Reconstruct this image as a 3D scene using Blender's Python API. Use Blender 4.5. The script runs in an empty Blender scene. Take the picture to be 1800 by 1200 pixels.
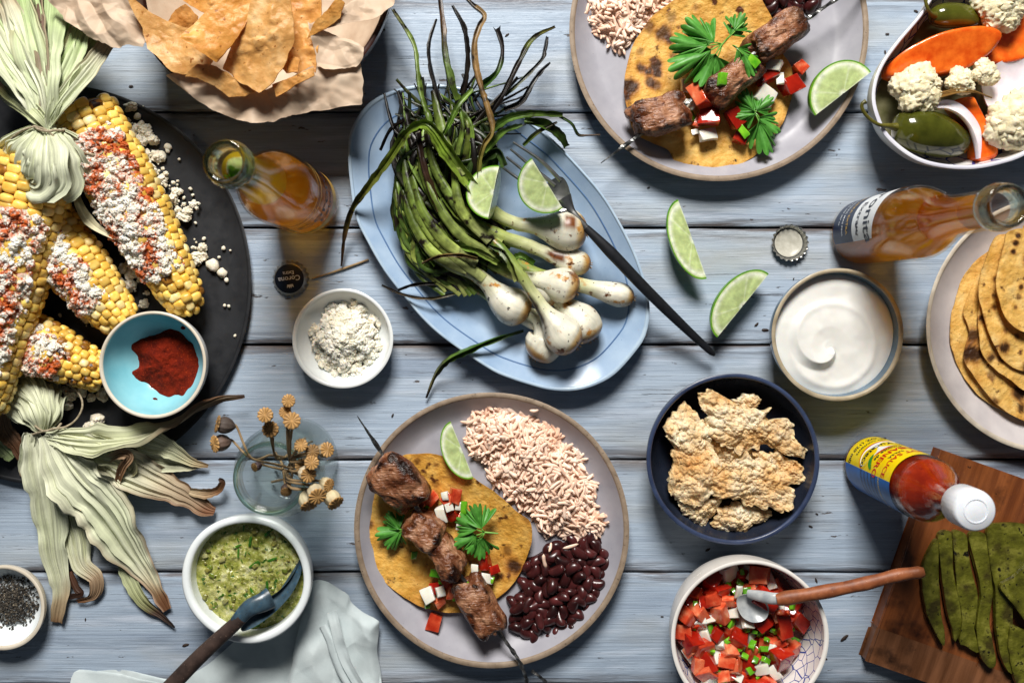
import bpy, bmesh, math, random
import numpy as np
from mathutils import Vector, Matrix, Euler

# ---------------------------------------------------------------- units: centimetres in code, metres in the scene
U = 0.01
H = 80.0                 # lens height above the table top (cm)
NX, NY, S = 890.0, 530.0, 20.0   # photo pixel below the lens, pixels per cm on the table top
scene = bpy.context.scene
col = scene.collection
random.seed(7)
rng = np.random.default_rng(7)
PI = math.pi

# ---------------------------------------------------------------- camera
cam_d = bpy.data.cameras.new('camera')
cam_d.sensor_width = 36.0
cam_d.lens = 36.0 * (H * S) / 1800.0
cam_d.shift_x = (900 - NX) / 1800.0
cam_d.shift_y = (NY - 600) / 1800.0
cam_d.clip_start = 0.01
cam_d.clip_end = 50
cam_d.dof.use_dof = True
cam_d.dof.focus_distance = (H - 2.0) * U
cam_d.dof.aperture_fstop = 7.0
cam = bpy.data.objects.new('camera', cam_d)
cam.location = (0, 0, H * U)
col.objects.link(cam)
scene.camera = cam

# ---------------------------------------------------------------- light: one window, dim room
world = bpy.data.worlds.new('World')
scene.world = world
world.use_nodes = True
bg = world.node_tree.nodes['Background']
bg.inputs[0].default_value = (0.74, 0.85, 1.0, 1)
bg.inputs[1].default_value = 0.056
ld = bpy.data.lights.new('window_light', 'AREA')
ld.shape = 'RECTANGLE'
ld.size = 0.66
ld.size_y = 0.66
ld.energy = 87.0
ld.color = (1.0, 0.965, 0.915)
lo = bpy.data.objects.new('window_light', ld)
lo.location = (-0.08, 1.48, 1.56)
lo.rotation_euler = (Vector((0, 0, 0)) - Vector(lo.location)).to_track_quat('-Z', 'Y').to_euler()
col.objects.link(lo)
scene.view_settings.view_transform = 'Standard'
scene.view_settings.look = 'None'
scene.view_settings.gamma = 1.0
scene.view_settings.exposure = 0.0
scene.render.engine = 'CYCLES'
cy = scene.cycles
cy.use_denoising = True
cy.max_bounces = 14
cy.diffuse_bounces = 3
cy.glossy_bounces = 4
cy.transmission_bounces = 10
cy.transparent_max_bounces = 16
cy.sample_clamp_indirect = 4.0
cy.caustics_reflective = False

# ---------------------------------------------------------------- small helpers
def W(px, py, z=0.0):
    k = (1 - z / H) / S
    return np.array([(px - NX) * k, (NY - py) * k, z])

def Z(zone, pts, z=0.0):
    """points read in a magnified view of the photo: zone = (x0, y0, scale)"""
    return [W(zone[0] + p[0] / zone[2], zone[1] + p[1] / zone[2], p[2] if len(p) > 2 else z) for p in pts]

def c(h, a=1.0):
    h = h.lstrip('#')
    o = []
    for i in (0, 2, 4):
        v = int(h[i:i + 2], 16) / 255
        o.append(v / 12.92 if v <= 0.04045 else ((v + 0.055) / 1.055) ** 2.4)
    return (o[0], o[1], o[2], a)

def c3(h):
    return np.array(c(h)[:3])

def grad(v, stops):
    v = np.asarray(v, float)
    ps = [s[0] for s in stops]
    cs = np.array([c3(s[1]) for s in stops])
    return np.stack([np.interp(v, ps, cs[:, k]) for k in range(3)], -1)

def vn(P, seed=0):
    P = np.asarray(P, float)
    i = np.floor(P).astype(np.int64)
    f = P - i
    u = f * f * (3 - 2 * f)
    def h(x, y, z):
        n = (x * 374761393 + y * 668265263 + z * 1440662683 + seed * 974634777) & 0xffffffff
        n = ((n ^ (n >> 13)) * 1274126177) & 0xffffffff
        n = ((n ^ (n >> 16)) * 2246822519) & 0xffffffff
        return ((n ^ (n >> 15)) & 0xffffff) / float(0xffffff) * 2 - 1
    r = 0
    for dx in (0, 1):
        for dy in (0, 1):
            for dz in (0, 1):
                w = (u[..., 0] if dx else 1 - u[..., 0]) * (u[..., 1] if dy else 1 - u[..., 1]) * (u[..., 2] if dz else 1 - u[..., 2])
                r = r + w * h(i[..., 0] + dx, i[..., 1] + dy, i[..., 2] + dz)
    return r

def fbm(P, o=4, seed=0):
    P = np.asarray(P, float)
    r = 0; a = 1; s = 0
    for k in range(o):
        r = r + a * vn(P * 2 ** k + 11.3 * k, seed + k); s += a; a *= 0.5
    return r / s

def billow(P, o=3, seed=0):
    P = np.asarray(P, float)
    r = 0; a = 1; s = 0
    for k in range(o):
        r = r + a * np.abs(vn(P * 2 ** k + 7.7 * k, seed + k)); s += a; a *= 0.5
    return r / s

def hash2(i, j, s):
    n = (i * 374761393 + j * 668265263 + s * 974634777) & 0xffffffff
    n = ((n ^ (n >> 13)) * 1274126177) & 0xffffffff
    n = ((n ^ (n >> 16)) * 2246822519) & 0xffffffff
    return ((n ^ (n >> 15)) & 0xffffff) / float(0xffffff)

def bubbles(x, y, f, seed):
    """packed round blisters, 0..1"""
    x = np.asarray(x) * f; y = np.asarray(y) * f
    i = np.floor(x).astype(np.int64); j = np.floor(y).astype(np.int64); h = np.zeros_like(x)
    for a in (-1, 0, 1):
        for b in (-1, 0, 1):
            px = i + a + hash2(i + a, j + b, seed); py = j + b + hash2(i + a, j + b, seed + 1); r = 0.45 + 0.45 * hash2(i + a, j + b, seed + 2)
            h = np.maximum(h, r * np.sqrt(np.clip(1 - ((x - px) ** 2 + (y - py) ** 2) / r ** 2, 0, 1)))
    return h

def facets(x, y, f, seed, ang=0.0):
    """flat triangles with sharp creases, -1..1"""
    ca, sa = math.cos(ang), math.sin(ang)
    q = np.stack([np.asarray(x) * f * 0.6, np.asarray(y) * f * 0.6, np.asarray(x) * 0 + seed], -1)
    u = (np.asarray(x) * ca + np.asarray(y) * sa) * f + 0.5 * vn(q, seed); v = (-np.asarray(x) * sa + np.asarray(y) * ca) * f + 0.5 * vn(q + 9, seed)
    i = np.floor(u).astype(np.int64); j = np.floor(v).astype(np.int64); a = u - i; b = v - j
    h00, h10, h01, h11 = hash2(i, j, seed), hash2(i + 1, j, seed), hash2(i, j + 1, seed), hash2(i + 1, j + 1, seed)
    return 2 * np.where(a > b, h00 + (h10 - h00) * a + (h11 - h10) * b, h00 + (h01 - h00) * b + (h11 - h01) * a) - 1

def spl(pts, n):
    """Catmull-Rom through pts, n samples"""
    P = np.array(pts, float)
    m = len(P)
    if m == 2:
        t = np.linspace(0, 1, n)[:, None]
        return P[0] * (1 - t) + P[1] * t
    E = np.vstack([2 * P[0] - P[1], P, 2 * P[-1] - P[-2]])
    ts = np.linspace(0, m - 1, n)
    i = np.minimum(ts.astype(int), m - 2)
    t = (ts - i)[:, None]
    a, b, d, e = E[i], E[i + 1], E[i + 2], E[i + 3]
    return 0.5 * (2 * b + (d - a) * t + (2 * a - 5 * b + 4 * d - e) * t ** 2 + (3 * b - a - 3 * d + e) * t ** 3)

def unit(v):
    v = np.asarray(v, float)
    return v / (np.linalg.norm(v) + 1e-12)

# ---------------------------------------------------------------- objects
LOC = {}
def props(o, label=None, cat=None, group=None, kind=None):
    if label: o['label'] = label
    if cat: o['category'] = cat
    if group: o['group'] = group
    if kind: o['kind'] = kind
    return o

def thing(name, label, cat, loc, group=None):
    o = bpy.data.objects.new(name, None)
    o.empty_display_size = 0.02
    o.location = Vector(loc) * U
    col.objects.link(o)
    LOC[o.name] = np.array(loc, float)
    return props(o, label, cat, group)

def mesh(name, V, F, mat, colr=None, uv=None, smooth=True):
    me = bpy.data.meshes.new(name)
    me.from_pydata((np.asarray(V, float) * U).tolist(), [], [tuple(int(i) for i in f) for f in F])
    if len(V) < 9000:
        bm = bmesh.new(); bm.from_mesh(me); bmesh.ops.recalc_face_normals(bm, faces=bm.faces); bm.to_mesh(me); bm.free()
    if smooth:
        me.polygons.foreach_set('use_smooth', [True] * len(me.polygons))
        if len(V) < 40000: me.set_sharp_from_angle(angle=math.radians(58))
    if colr is not None:
        a = me.color_attributes.new('Col', 'FLOAT_COLOR', 'POINT')
        cc = np.ones((len(V), 4)); cc[:, :3] = colr
        a.data.foreach_set('color', cc.ravel())
    if uv is not None:
        l = me.uv_layers.new(name='UVMap')
        idx = np.zeros(len(me.loops), int); me.loops.foreach_get('vertex_index', idx)
        l.data.foreach_set('uv', np.asarray(uv, float)[idx].ravel())
    if mat is not None:
        me.materials.append(mat)
    me.update()
    return me

def put(name, me, parent=None, loc=(0, 0, 0), rot=None, scale=None):
    o = bpy.data.objects.new(name, me)
    L = np.array(loc, float)
    if parent is not None:
        o.parent = parent
        L = L - LOC[parent.name]
    M = Matrix.Translation(Vector(L * U))
    if rot is not None:
        R = rot if isinstance(rot, Matrix) else Euler(rot).to_matrix()
        M = M @ R.to_4x4()
    if scale is not None:
        s = (scale,) * 3 if np.isscalar(scale) else scale
        M = M @ Matrix.Diagonal((*s, 1))
    o.matrix_basis = M
    col.objects.link(o)
    LOC[o.name] = np.array(loc, float)
    return o

def mk(name, V, F, mat, parent=None, colr=None, uv=None, smooth=True, org=None):
    """mesh given in world cm; origin at org (or at its parent's origin)"""
    V = np.asarray(V, float)
    if org is None:
        org = LOC[parent.name] if parent is not None else np.array([V[:, 0].mean(), V[:, 1].mean(), V[:, 2].min()])
    return put(name, mesh(name, V - org, F, mat, colr, uv, smooth), parent, org)

def joinm(parts):
    """[(V,F[,C])] -> V,F,C"""
    Vs, Fs, Cs, n = [], [], [], 0
    for p in parts:
        Vs.append(p[0]); Fs += [tuple(i + n for i in f) for f in p[1]]; n += len(p[0])
        Cs.append(p[2] if len(p) > 2 else np.ones((len(p[0]), 3)))
    return np.vstack(Vs), Fs, np.vstack(Cs)

def gridf(nu, nv, closed=False, off=0):
    F = []
    for i in range(nu - 1):
        for j in range(nv if closed else nv - 1):
            a = i * nv + j; b = i * nv + (j + 1) % nv
            F.append((off + a, off + b, off + b + nv, off + a + nv))
    return F

# ---------------------------------------------------------------- shapes
def lathe(prof, n=72, R=None):
    """prof [(r,z)]; R(theta) optional multiplier; bottom/top left open unless r ~ 0"""
    th = np.linspace(0, 2 * PI, n, endpoint=False)
    m = np.ones(n) if R is None else R(th)
    V = []; F = []; rings = []
    for r, z in prof:
        if r < 1e-4:
            rings.append((len(V), 1)); V.append((0, 0, z))
        else:
            rings.append((len(V), n))
            V += [(r * m[k] * math.cos(t), r * m[k] * math.sin(t), z) for k, t in enumerate(th)]
    for (a, na), (b, nb) in zip(rings[:-1], rings[1:]):
        for k in range(n):
            k2 = (k + 1) % n
            if na == 1 and nb == 1: continue
            if na == 1: F.append((a, b + k2, b + k)) if False else F.append((a, b + k, b + k2))
            elif nb == 1: F.append((a + k2, a + k, b))
            else: F.append((a + k2, a + k, b + k, b + k2))
    # profile runs so that outside is on its right when r grows upward: flip faces to point outward
    return np.array(V, float), [f[::-1] for f in F]

def frames(P, up=(0, 0, 1)):
    P = np.asarray(P, float)
    T = np.gradient(P, axis=0)
    T /= np.linalg.norm(T, axis=1)[:, None] + 1e-12
    up = np.array(up, float)
    Sd = np.cross(T, up)
    bad = np.linalg.norm(Sd, axis=1) < 1e-3
    Sd[bad] = np.cross(T[bad], (0, 1, 0.01))
    # keep sides continuous
    Sd /= np.linalg.norm(Sd, axis=1)[:, None] + 1e-12
    for i in range(1, len(Sd)):
        if np.dot(Sd[i], Sd[i - 1]) < 0: Sd[i] = -Sd[i]
    N = np.cross(Sd, T)
    return T, Sd, N

def tube(P, rad, n=10, flat=1.0, twist=0.0, cap=True, up=(0, 0, 1), ph=0.0):
    P = np.asarray(P, float)
    m = len(P)
    rad = np.broadcast_to(np.asarray(rad, float), (m,))
    T, Sd, N = frames(P, up)
    a = np.linspace(0, 2 * PI, n, endpoint=False) + ph
    tw = np.linspace(0, twist, m)
    V = np.zeros((m, n, 3))
    for i in range(m):
        x = np.cos(a) * rad[i]; y = np.sin(a) * rad[i] * flat
        ct, st = math.cos(tw[i]), math.sin(tw[i])
        V[i] = P[i] + np.outer(x * ct - y * st, Sd[i]) + np.outer(x * st + y * ct, N[i])
    V = V.reshape(-1, 3)
    F = [f[::-1] for f in gridf(m, n, True)]
    if cap:
        F.append(tuple(range(n))); F.append(tuple(range((m - 1) * n, m * n))[::-1])
    return V, F

def ribbon(P, w, n=9, cup=0.15, twist=0.0, thick=0.05, pleat=0.0, seed=0, wav=0.0, roll=0.0, crease=0.0):
    """flat leaf along P (m,3), widths w; returns V,F,uv (two skins)"""
    P = np.asarray(P, float); m = len(P)
    w = np.broadcast_to(np.asarray(w, float), (m,))
    T, Sd, N = frames(P)
    u = np.linspace(-1, 1, n)
    tw = np.linspace(roll, roll + twist, m)
    V = np.zeros((2, m, n, 3)); uv = np.zeros((2, m, n, 2))
    L = np.concatenate([[0], np.cumsum(np.linalg.norm(np.diff(P, axis=0), axis=1))])
    for i in range(m):
        ct, st = math.cos(tw[i]), math.sin(tw[i])
        sd = Sd[i] * ct + N[i] * st; nn = N[i] * ct - Sd[i] * st
        q = np.stack([u * 2.3 + seed * 3.1, np.full(n, L[i] * 0.25), np.full(n, seed * 1.7)], -1)
        pl = pleat * w[i] * vn(q * np.array([1.6, 0.7, 1]), seed) + cup * w[i] * (u * u - 0.33)
        if crease: pl = pl + crease * w[i] * (0.5 - np.abs(vn(q * np.array([2.4, 0.35, 1]) + 5, seed + 3))) + 0.4 * crease * w[i] * (0.5 - np.abs(vn(q * np.array([6.0, 0.5, 1]) + 2, seed + 4)))
        ed = wav * vn(np.stack([np.sign(u) * 3, np.full(n, L[i] * 0.9), np.full(n, seed)], -1), seed) * np.abs(u) ** 2 * w[i]
        c0 = P[i] + np.outer(u * w[i] / 2, sd) + np.outer(pl + ed, nn)
        V[0, i] = c0 + nn * thick / 2; V[1, i] = c0 - nn * thick / 2
        uv[:, i, :, 0] = u * 0.5 + 0.5; uv[:, i, :, 1] = L[i] * 0.1
    a = gridf(m, n); k = m * n
    F = list(a) + [tuple(x + k for x in f[::-1]) for f in a]
    for i in range(m - 1):
        F.append((i * n, (i + 1) * n, (i + 1) * n + k, i * n + k)); e = n - 1
        F.append((i * n + e, i * n + e + k, (i + 1) * n + e + k, (i + 1) * n + e))
    for j in range(n - 1):
        F.append((j, j + k, j + 1 + k, j + 1)); b = (m - 1) * n
        F.append((b + j, b + j + 1, b + j + 1 + k, b + j + k))
    return V.reshape(-1, 3), F, uv.reshape(-1, 2)

def resample(poly, n, smooth=True):
    P = np.array([p[:2] for p in poly], float)
    Q = np.vstack([P, P[:1]])
    if smooth:
        m = len(P); E = np.vstack([P[-1:], P, P[:2]])
        out = []
        for i in range(m):
            a, b, d, e = E[i], E[i + 1], E[i + 2], E[i + 3]
            for t in np.linspace(0, 1, 9)[:-1]:
                out.append(0.5 * (2 * b + (d - a) * t + (2 * a - 5 * b + 4 * d - e) * t ** 2 + (3 * b - a - 3 * d + e) * t ** 3))
        Q = np.array(out + out[:1])
    L = np.concatenate([[0], np.cumsum(np.linalg.norm(np.diff(Q, axis=0), axis=1))])
    s = np.linspace(0, L[-1], n, endpoint=False)
    return np.stack([np.interp(s, L, Q[:, k]) for k in (0, 1)], -1)

def sheet(poly, zf, thick=0.2, rings=14, n=72, smooth=True, jag=0.0, jfreq=1.0, seed=0, ctr=None, tilt_edge=0.35):
    """star-shaped sheet inside poly (cm); zf(x,y,t) -> z of its top. Returns V,F,t"""
    B = resample(poly, n, smooth)
    C = B.mean(0) if ctr is None else np.array(ctr[:2], float)
    if jag:
        d = B - C; l = np.linalg.norm(d, axis=1)[:, None]
        B = B + d / l * (jag * fbm(np.stack([B[:, 0] * jfreq, B[:, 1] * jfreq, np.full(n, seed * 5.3)], -1), 3, seed))[:, None]
    ts = np.linspace(0, 1, rings + 1)[1:]
    XY = np.vstack([C[None]] + [C + (B - C) * t for t in ts])
    T = np.concatenate([[0], np.repeat(ts, n)])
    zt = zf(XY[:, 0], XY[:, 1], T)
    top = np.column_stack([XY, zt])
    bot = np.column_stack([XY, zt - thick * (1 - tilt_edge * (T > 0.999))])
    k = len(XY)
    F = [(0, 1 + j, 1 + (j + 1) % n) for j in range(n)]
    F += [(1 + f[0], 1 + f[3], 1 + f[2], 1 + f[1]) for f in gridf(rings, n, True)]
    G = [tuple(x + k for x in f[::-1]) for f in F]
    e = 1 + (rings - 1) * n
    Sx = [(e + j, e + j + k, e + (j + 1) % n + k, e + (j + 1) % n) for j in range(n)]
    return np.vstack([top, bot]), F + G + Sx, np.concatenate([T, T])

_ico = {}
def ico(sub):
    if sub not in _ico:
        bm = bmesh.new(); bmesh.ops.create_icosphere(bm, subdivisions=sub, radius=1)
        bm.verts.ensure_lookup_table()
        _ico[sub] = (np.array([v.co[:] for v in bm.verts]), [tuple(v.index for v in f.verts) for f in bm.faces]); bm.free()
    return _ico[sub]

def blob(r=(1, 1, 1), sub=3, p=2.0, amp=0.1, freq=1.5, seed=0, bil=0.0, bfreq=3.0):
    V, F = ico(sub)
    s = (np.abs(V) ** p).sum(1) ** (1 / p)
    V = V / s[:, None]
    n = V / np.linalg.norm(V, axis=1)[:, None]
    d = amp * fbm(V * freq + seed * 7.13, 3, seed)
    if bil: d = d + bil * (billow(V * bfreq + seed * 3.7, 2, seed) - 0.3)
    V = V + n * d[:, None]
    return V * np.array(r), F

def rotz(V, a):
    ca, sa = math.cos(a), math.sin(a)
    return np.asarray(V) @ np.array([[ca, sa, 0], [-sa, ca, 0], [0, 0, 1]])

def rmat(seed=None):
    q = rng.normal(size=4); q /= np.linalg.norm(q)
    w, x, y, z = q
    return np.array([[1 - 2 * (y * y + z * z), 2 * (x * y - z * w), 2 * (x * z + y * w)], [2 * (x * y + z * w), 1 - 2 * (x * x + z * z), 2 * (y * z - x * w)], [2 * (x * z - y * w), 2 * (y * z + x * w), 1 - 2 * (x * x + y * y)]])

def inside(poly, x, y):
    r = False; n = len(poly)
    for i in range(n):
        x1, y1 = poly[i][:2]; x2, y2 = poly[i - 1][:2]
        if (y1 > y) != (y2 > y) and x < (x2 - x1) * (y - y1) / (y2 - y1) + x1: r = not r
    return r

def pdist(poly, x, y):
    P = np.array([p[:2] for p in poly]); Q = np.roll(P, -1, 0)
    d = Q - P; w = np.array([x, y]) - P
    t = np.clip((w * d).sum(1) / ((d * d).sum(1) + 1e-9), 0, 1)
    return np.sqrt((((w - d * t[:, None])) ** 2).sum(1).min())

# ---------------------------------------------------------------- materials
def mat(name, ramp, scale=1.0, detail=4.0, rough=0.5, bump=0.0, bscale=None, bdist=0.05, spec=0.5, sss=0.0, sssr=0.3,
        trans=0.0, ior=1.45, coat=0.0, vcol=False, spots=(), stretch=(1, 1, 1), rnd=0.0, metal=0.0, streak=None, sheen=0.0, rvar=0.0, bdetail=4.0, bstretch=None, transl=None, offs=True):
    m = bpy.data.materials.new(name); m.use_nodes = True
    nt = m.node_tree; N = nt.nodes; L = nt.links
    b = N['Principled BSDF']; out = N['Material Output']
    tc = N.new('ShaderNodeTexCoord')
    oi = N.new('ShaderNodeObjectInfo')
    src = tc.outputs['Object']
    if offs:
        ad = N.new('ShaderNodeVectorMath'); ad.operation = 'MULTIPLY_ADD'
        cx = N.new('ShaderNodeCombineXYZ')
        for k in range(3): L.new(oi.outputs['Random'], cx.inputs[k])
        L.new(cx.outputs[0], ad.inputs[0]); ad.inputs[1].default_value = (0.7, 0.9, 1.1); L.new(src, ad.inputs[2])
        src = ad.outputs[0]
    def noise(sc, det=4, st=(1, 1, 1), dist=0.0, rg=0.55):
        mp = N.new('ShaderNodeMapping'); L.new(src, mp.inputs[0])
        mp.inputs['Scale'].default_value = [sc * 100 * s for s in st]
        n = N.new('ShaderNodeTexNoise'); n.inputs['Scale'].default_value = 1.0; n.inputs['Detail'].default_value = det
        n.inputs['Roughness'].default_value = rg; n.inputs['Distortion'].default_value = dist
        L.new(mp.outputs[0], n.inputs['Vector']); return n.outputs['Fac']
    if isinstance(ramp, str): ramp = [(0, ramp)]
    if len(ramp) > 1:
        cr = N.new('ShaderNodeValToRGB'); e = cr.color_ramp.elements
        while len(e) < len(ramp): e.new(0.5)
        for k, (p, h) in enumerate(ramp): e[k].position = p; e[k].color = c(h)
        L.new(noise(scale, detail, stretch), cr.inputs[0]); cur = cr.outputs[0]
    else:
        rg = N.new('ShaderNodeRGB'); rg.outputs[0].default_value = c(ramp[0][1]); cur = rg.outputs[0]
    def mix(a, bb, fac, mode='MIX'):
        x = N.new('ShaderNodeMix'); x.data_type = 'RGBA'; x.blend_type = mode
        for v, i in ((fac, 0), (a, 6), (bb, 7)):
            if isinstance(v, (float, int)): x.inputs[i].default_value = v
            elif isinstance(v, tuple): x.inputs[i].default_value = v
            else: L.new(v, x.inputs[i])
        return x.outputs[2]
    if vcol:
        at = N.new('ShaderNodeAttribute'); at.attribute_name = 'Col'
        cur = mix(at.outputs['Color'], cur, 1.0, 'MULTIPLY')
    if streak:
        mp = N.new('ShaderNodeMapping'); L.new(tc.outputs['UV'], mp.inputs[0]); mp.inputs['Scale'].default_value = (streak[0], streak[1], 1)
        n = N.new('ShaderNodeTexNoise'); n.inputs['Scale'].default_value = 1; n.inputs['Detail'].default_value = 3; L.new(mp.outputs[0], n.inputs['Vector'])
        mr = N.new('ShaderNodeMapRange'); L.new(n.outputs['Fac'], mr.inputs[0]); mr.inputs[1].default_value = 0.3; mr.inputs[2].default_value = 0.7
        mr.inputs[3].default_value = 1 - streak[2]; mr.inputs[4].default_value = 1 + streak[2] * 0.4
        cc = N.new('ShaderNodeCombineColor')
        for k in range(3): L.new(mr.outputs[0], cc.inputs[k])
        cur = mix(cur, cc.outputs[0], 1.0, 'MULTIPLY'); stk = n.outputs['Fac']
    for s in spots:   # (scale, lo, hi, colour, detail, stretch)
        mr = N.new('ShaderNodeMapRange'); L.new(noise(s[0], s[4] if len(s) > 4 else 3, s[5] if len(s) > 5 else (1, 1, 1)), mr.inputs[0])
        mr.inputs[1].default_value = s[1]; mr.inputs[2].default_value = s[2]
        cur = mix(cur, c(s[3]), mr.outputs[0])
    if rnd:
        hs = N.new('ShaderNodeHueSaturation'); L.new(cur, hs.inputs['Color'])
        mr = N.new('ShaderNodeMapRange'); L.new(oi.outputs['Random'], mr.inputs[0]); mr.inputs[3].default_value = 1 - rnd; mr.inputs[4].default_value = 1 + rnd
        L.new(mr.outputs[0], hs.inputs['Value']); cur = hs.outputs[0]
    L.new(cur, b.inputs['Base Color'])
    b.inputs['Roughness'].default_value = rough
    if rvar:
        mr = N.new('ShaderNodeMapRange'); L.new(noise(scale * 2.3, 3), mr.inputs[0]); mr.inputs[1].default_value = 0.3; mr.inputs[2].default_value = 0.7
        mr.inputs[3].default_value = max(0.02, rough - rvar); mr.inputs[4].default_value = rough + rvar; L.new(mr.outputs[0], b.inputs['Roughness'])
    b.inputs['Specular IOR Level'].default_value = spec
    b.inputs['Metallic'].default_value = metal
    b.inputs['IOR'].default_value = ior
    b.inputs['Transmission Weight'].default_value = trans
    b.inputs['Coat Weight'].default_value = coat
    b.inputs['Coat Roughness'].default_value = 0.08
    if sheen: b.inputs['Sheen Weight'].default_value = sheen
    if sss:
        b.inputs['Subsurface Weight'].default_value = sss
        b.inputs['Subsurface Radius'].default_value = (1.0, 0.6, 0.35)
        b.inputs['Subsurface Scale'].default_value = sssr * U
    if bump:
        bp = N.new('ShaderNodeBump'); bp.inputs['Strength'].default_value = bump; bp.inputs['Distance'].default_value = bdist * U
        L.new(noise(bscale or scale * 3, bdetail, bstretch or stretch), bp.inputs['Height']); nrm = bp.outputs[0]
        if streak:
            b2 = N.new('ShaderNodeBump'); b2.inputs['Strength'].default_value = bump; b2.inputs['Distance'].default_value = bdist * U
            L.new(stk, b2.inputs['Height']); L.new(nrm, b2.inputs['Normal']); nrm = b2.outputs[0]
        L.new(nrm, b.inputs['Normal'])
    if transl:   # thin leaf-like stuff lets light through
        t = N.new('ShaderNodeBsdfTranslucent'); L.new(cur, t.inputs[0])
        ms = N.new('ShaderNodeMixShader'); ms.inputs[0].default_value = transl
        L.new(b.outputs[0], ms.inputs[1]); L.new(t.outputs[0], ms.inputs[2]); L.new(ms.outputs[0], out.inputs[0])
    return m

def clearmat(name, tint, refr, ior, see, rough=0.0, gloss=0.9, glow=0.0, glowc='#e0a040'):
    """glass or liquid: part of the light goes straight on (tinted), part is refracted, Fresnel gloss on top"""
    m = bpy.data.materials.new(name); m.use_nodes = True
    nt = m.node_tree; N = nt.nodes; L = nt.links
    N.remove(N['Principled BSDF']); out = N['Material Output']
    t = N.new('ShaderNodeBsdfTransparent'); t.inputs[0].default_value = c(tint)
    r = N.new('ShaderNodeBsdfRefraction'); r.inputs[0].default_value = c(refr); r.inputs['IOR'].default_value = ior; r.inputs['Roughness'].default_value = rough
    a = N.new('ShaderNodeMixShader'); a.inputs[0].default_value = 1 - see; L.new(t.outputs[0], a.inputs[1]); L.new(r.outputs[0], a.inputs[2])
    if glow:   # translucent colour put in as the glow of light refracted through the liquid
        tl = N.new('ShaderNodeBsdfTranslucent'); tl.inputs[0].default_value = c(glowc)
        a2 = N.new('ShaderNodeMixShader'); a2.inputs[0].default_value = glow; L.new(a.outputs[0], a2.inputs[1]); L.new(tl.outputs[0], a2.inputs[2]); a = a2
    g = N.new('ShaderNodeBsdfGlossy'); g.inputs['Roughness'].default_value = 0.03
    f = N.new('ShaderNodeLayerWeight'); f.inputs[0].default_value = 0.5
    pw = N.new('ShaderNodeMath'); pw.operation = 'POWER'; L.new(f.outputs['Facing'], pw.inputs[0]); pw.inputs[1].default_value = 5.0
    mu = N.new('ShaderNodeMath'); mu.operation = 'MULTIPLY_ADD'; L.new(pw.outputs[0], mu.inputs[0]); mu.inputs[1].default_value = gloss; mu.inputs[2].default_value = 0.04
    x = N.new('ShaderNodeMixShader'); L.new(mu.outputs[0], x.inputs[0]); L.new(a.outputs[0], x.inputs[1]); L.new(g.outputs[0], x.inputs[2])
    L.new(x.outputs[0], out.inputs[0])
    return m
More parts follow.
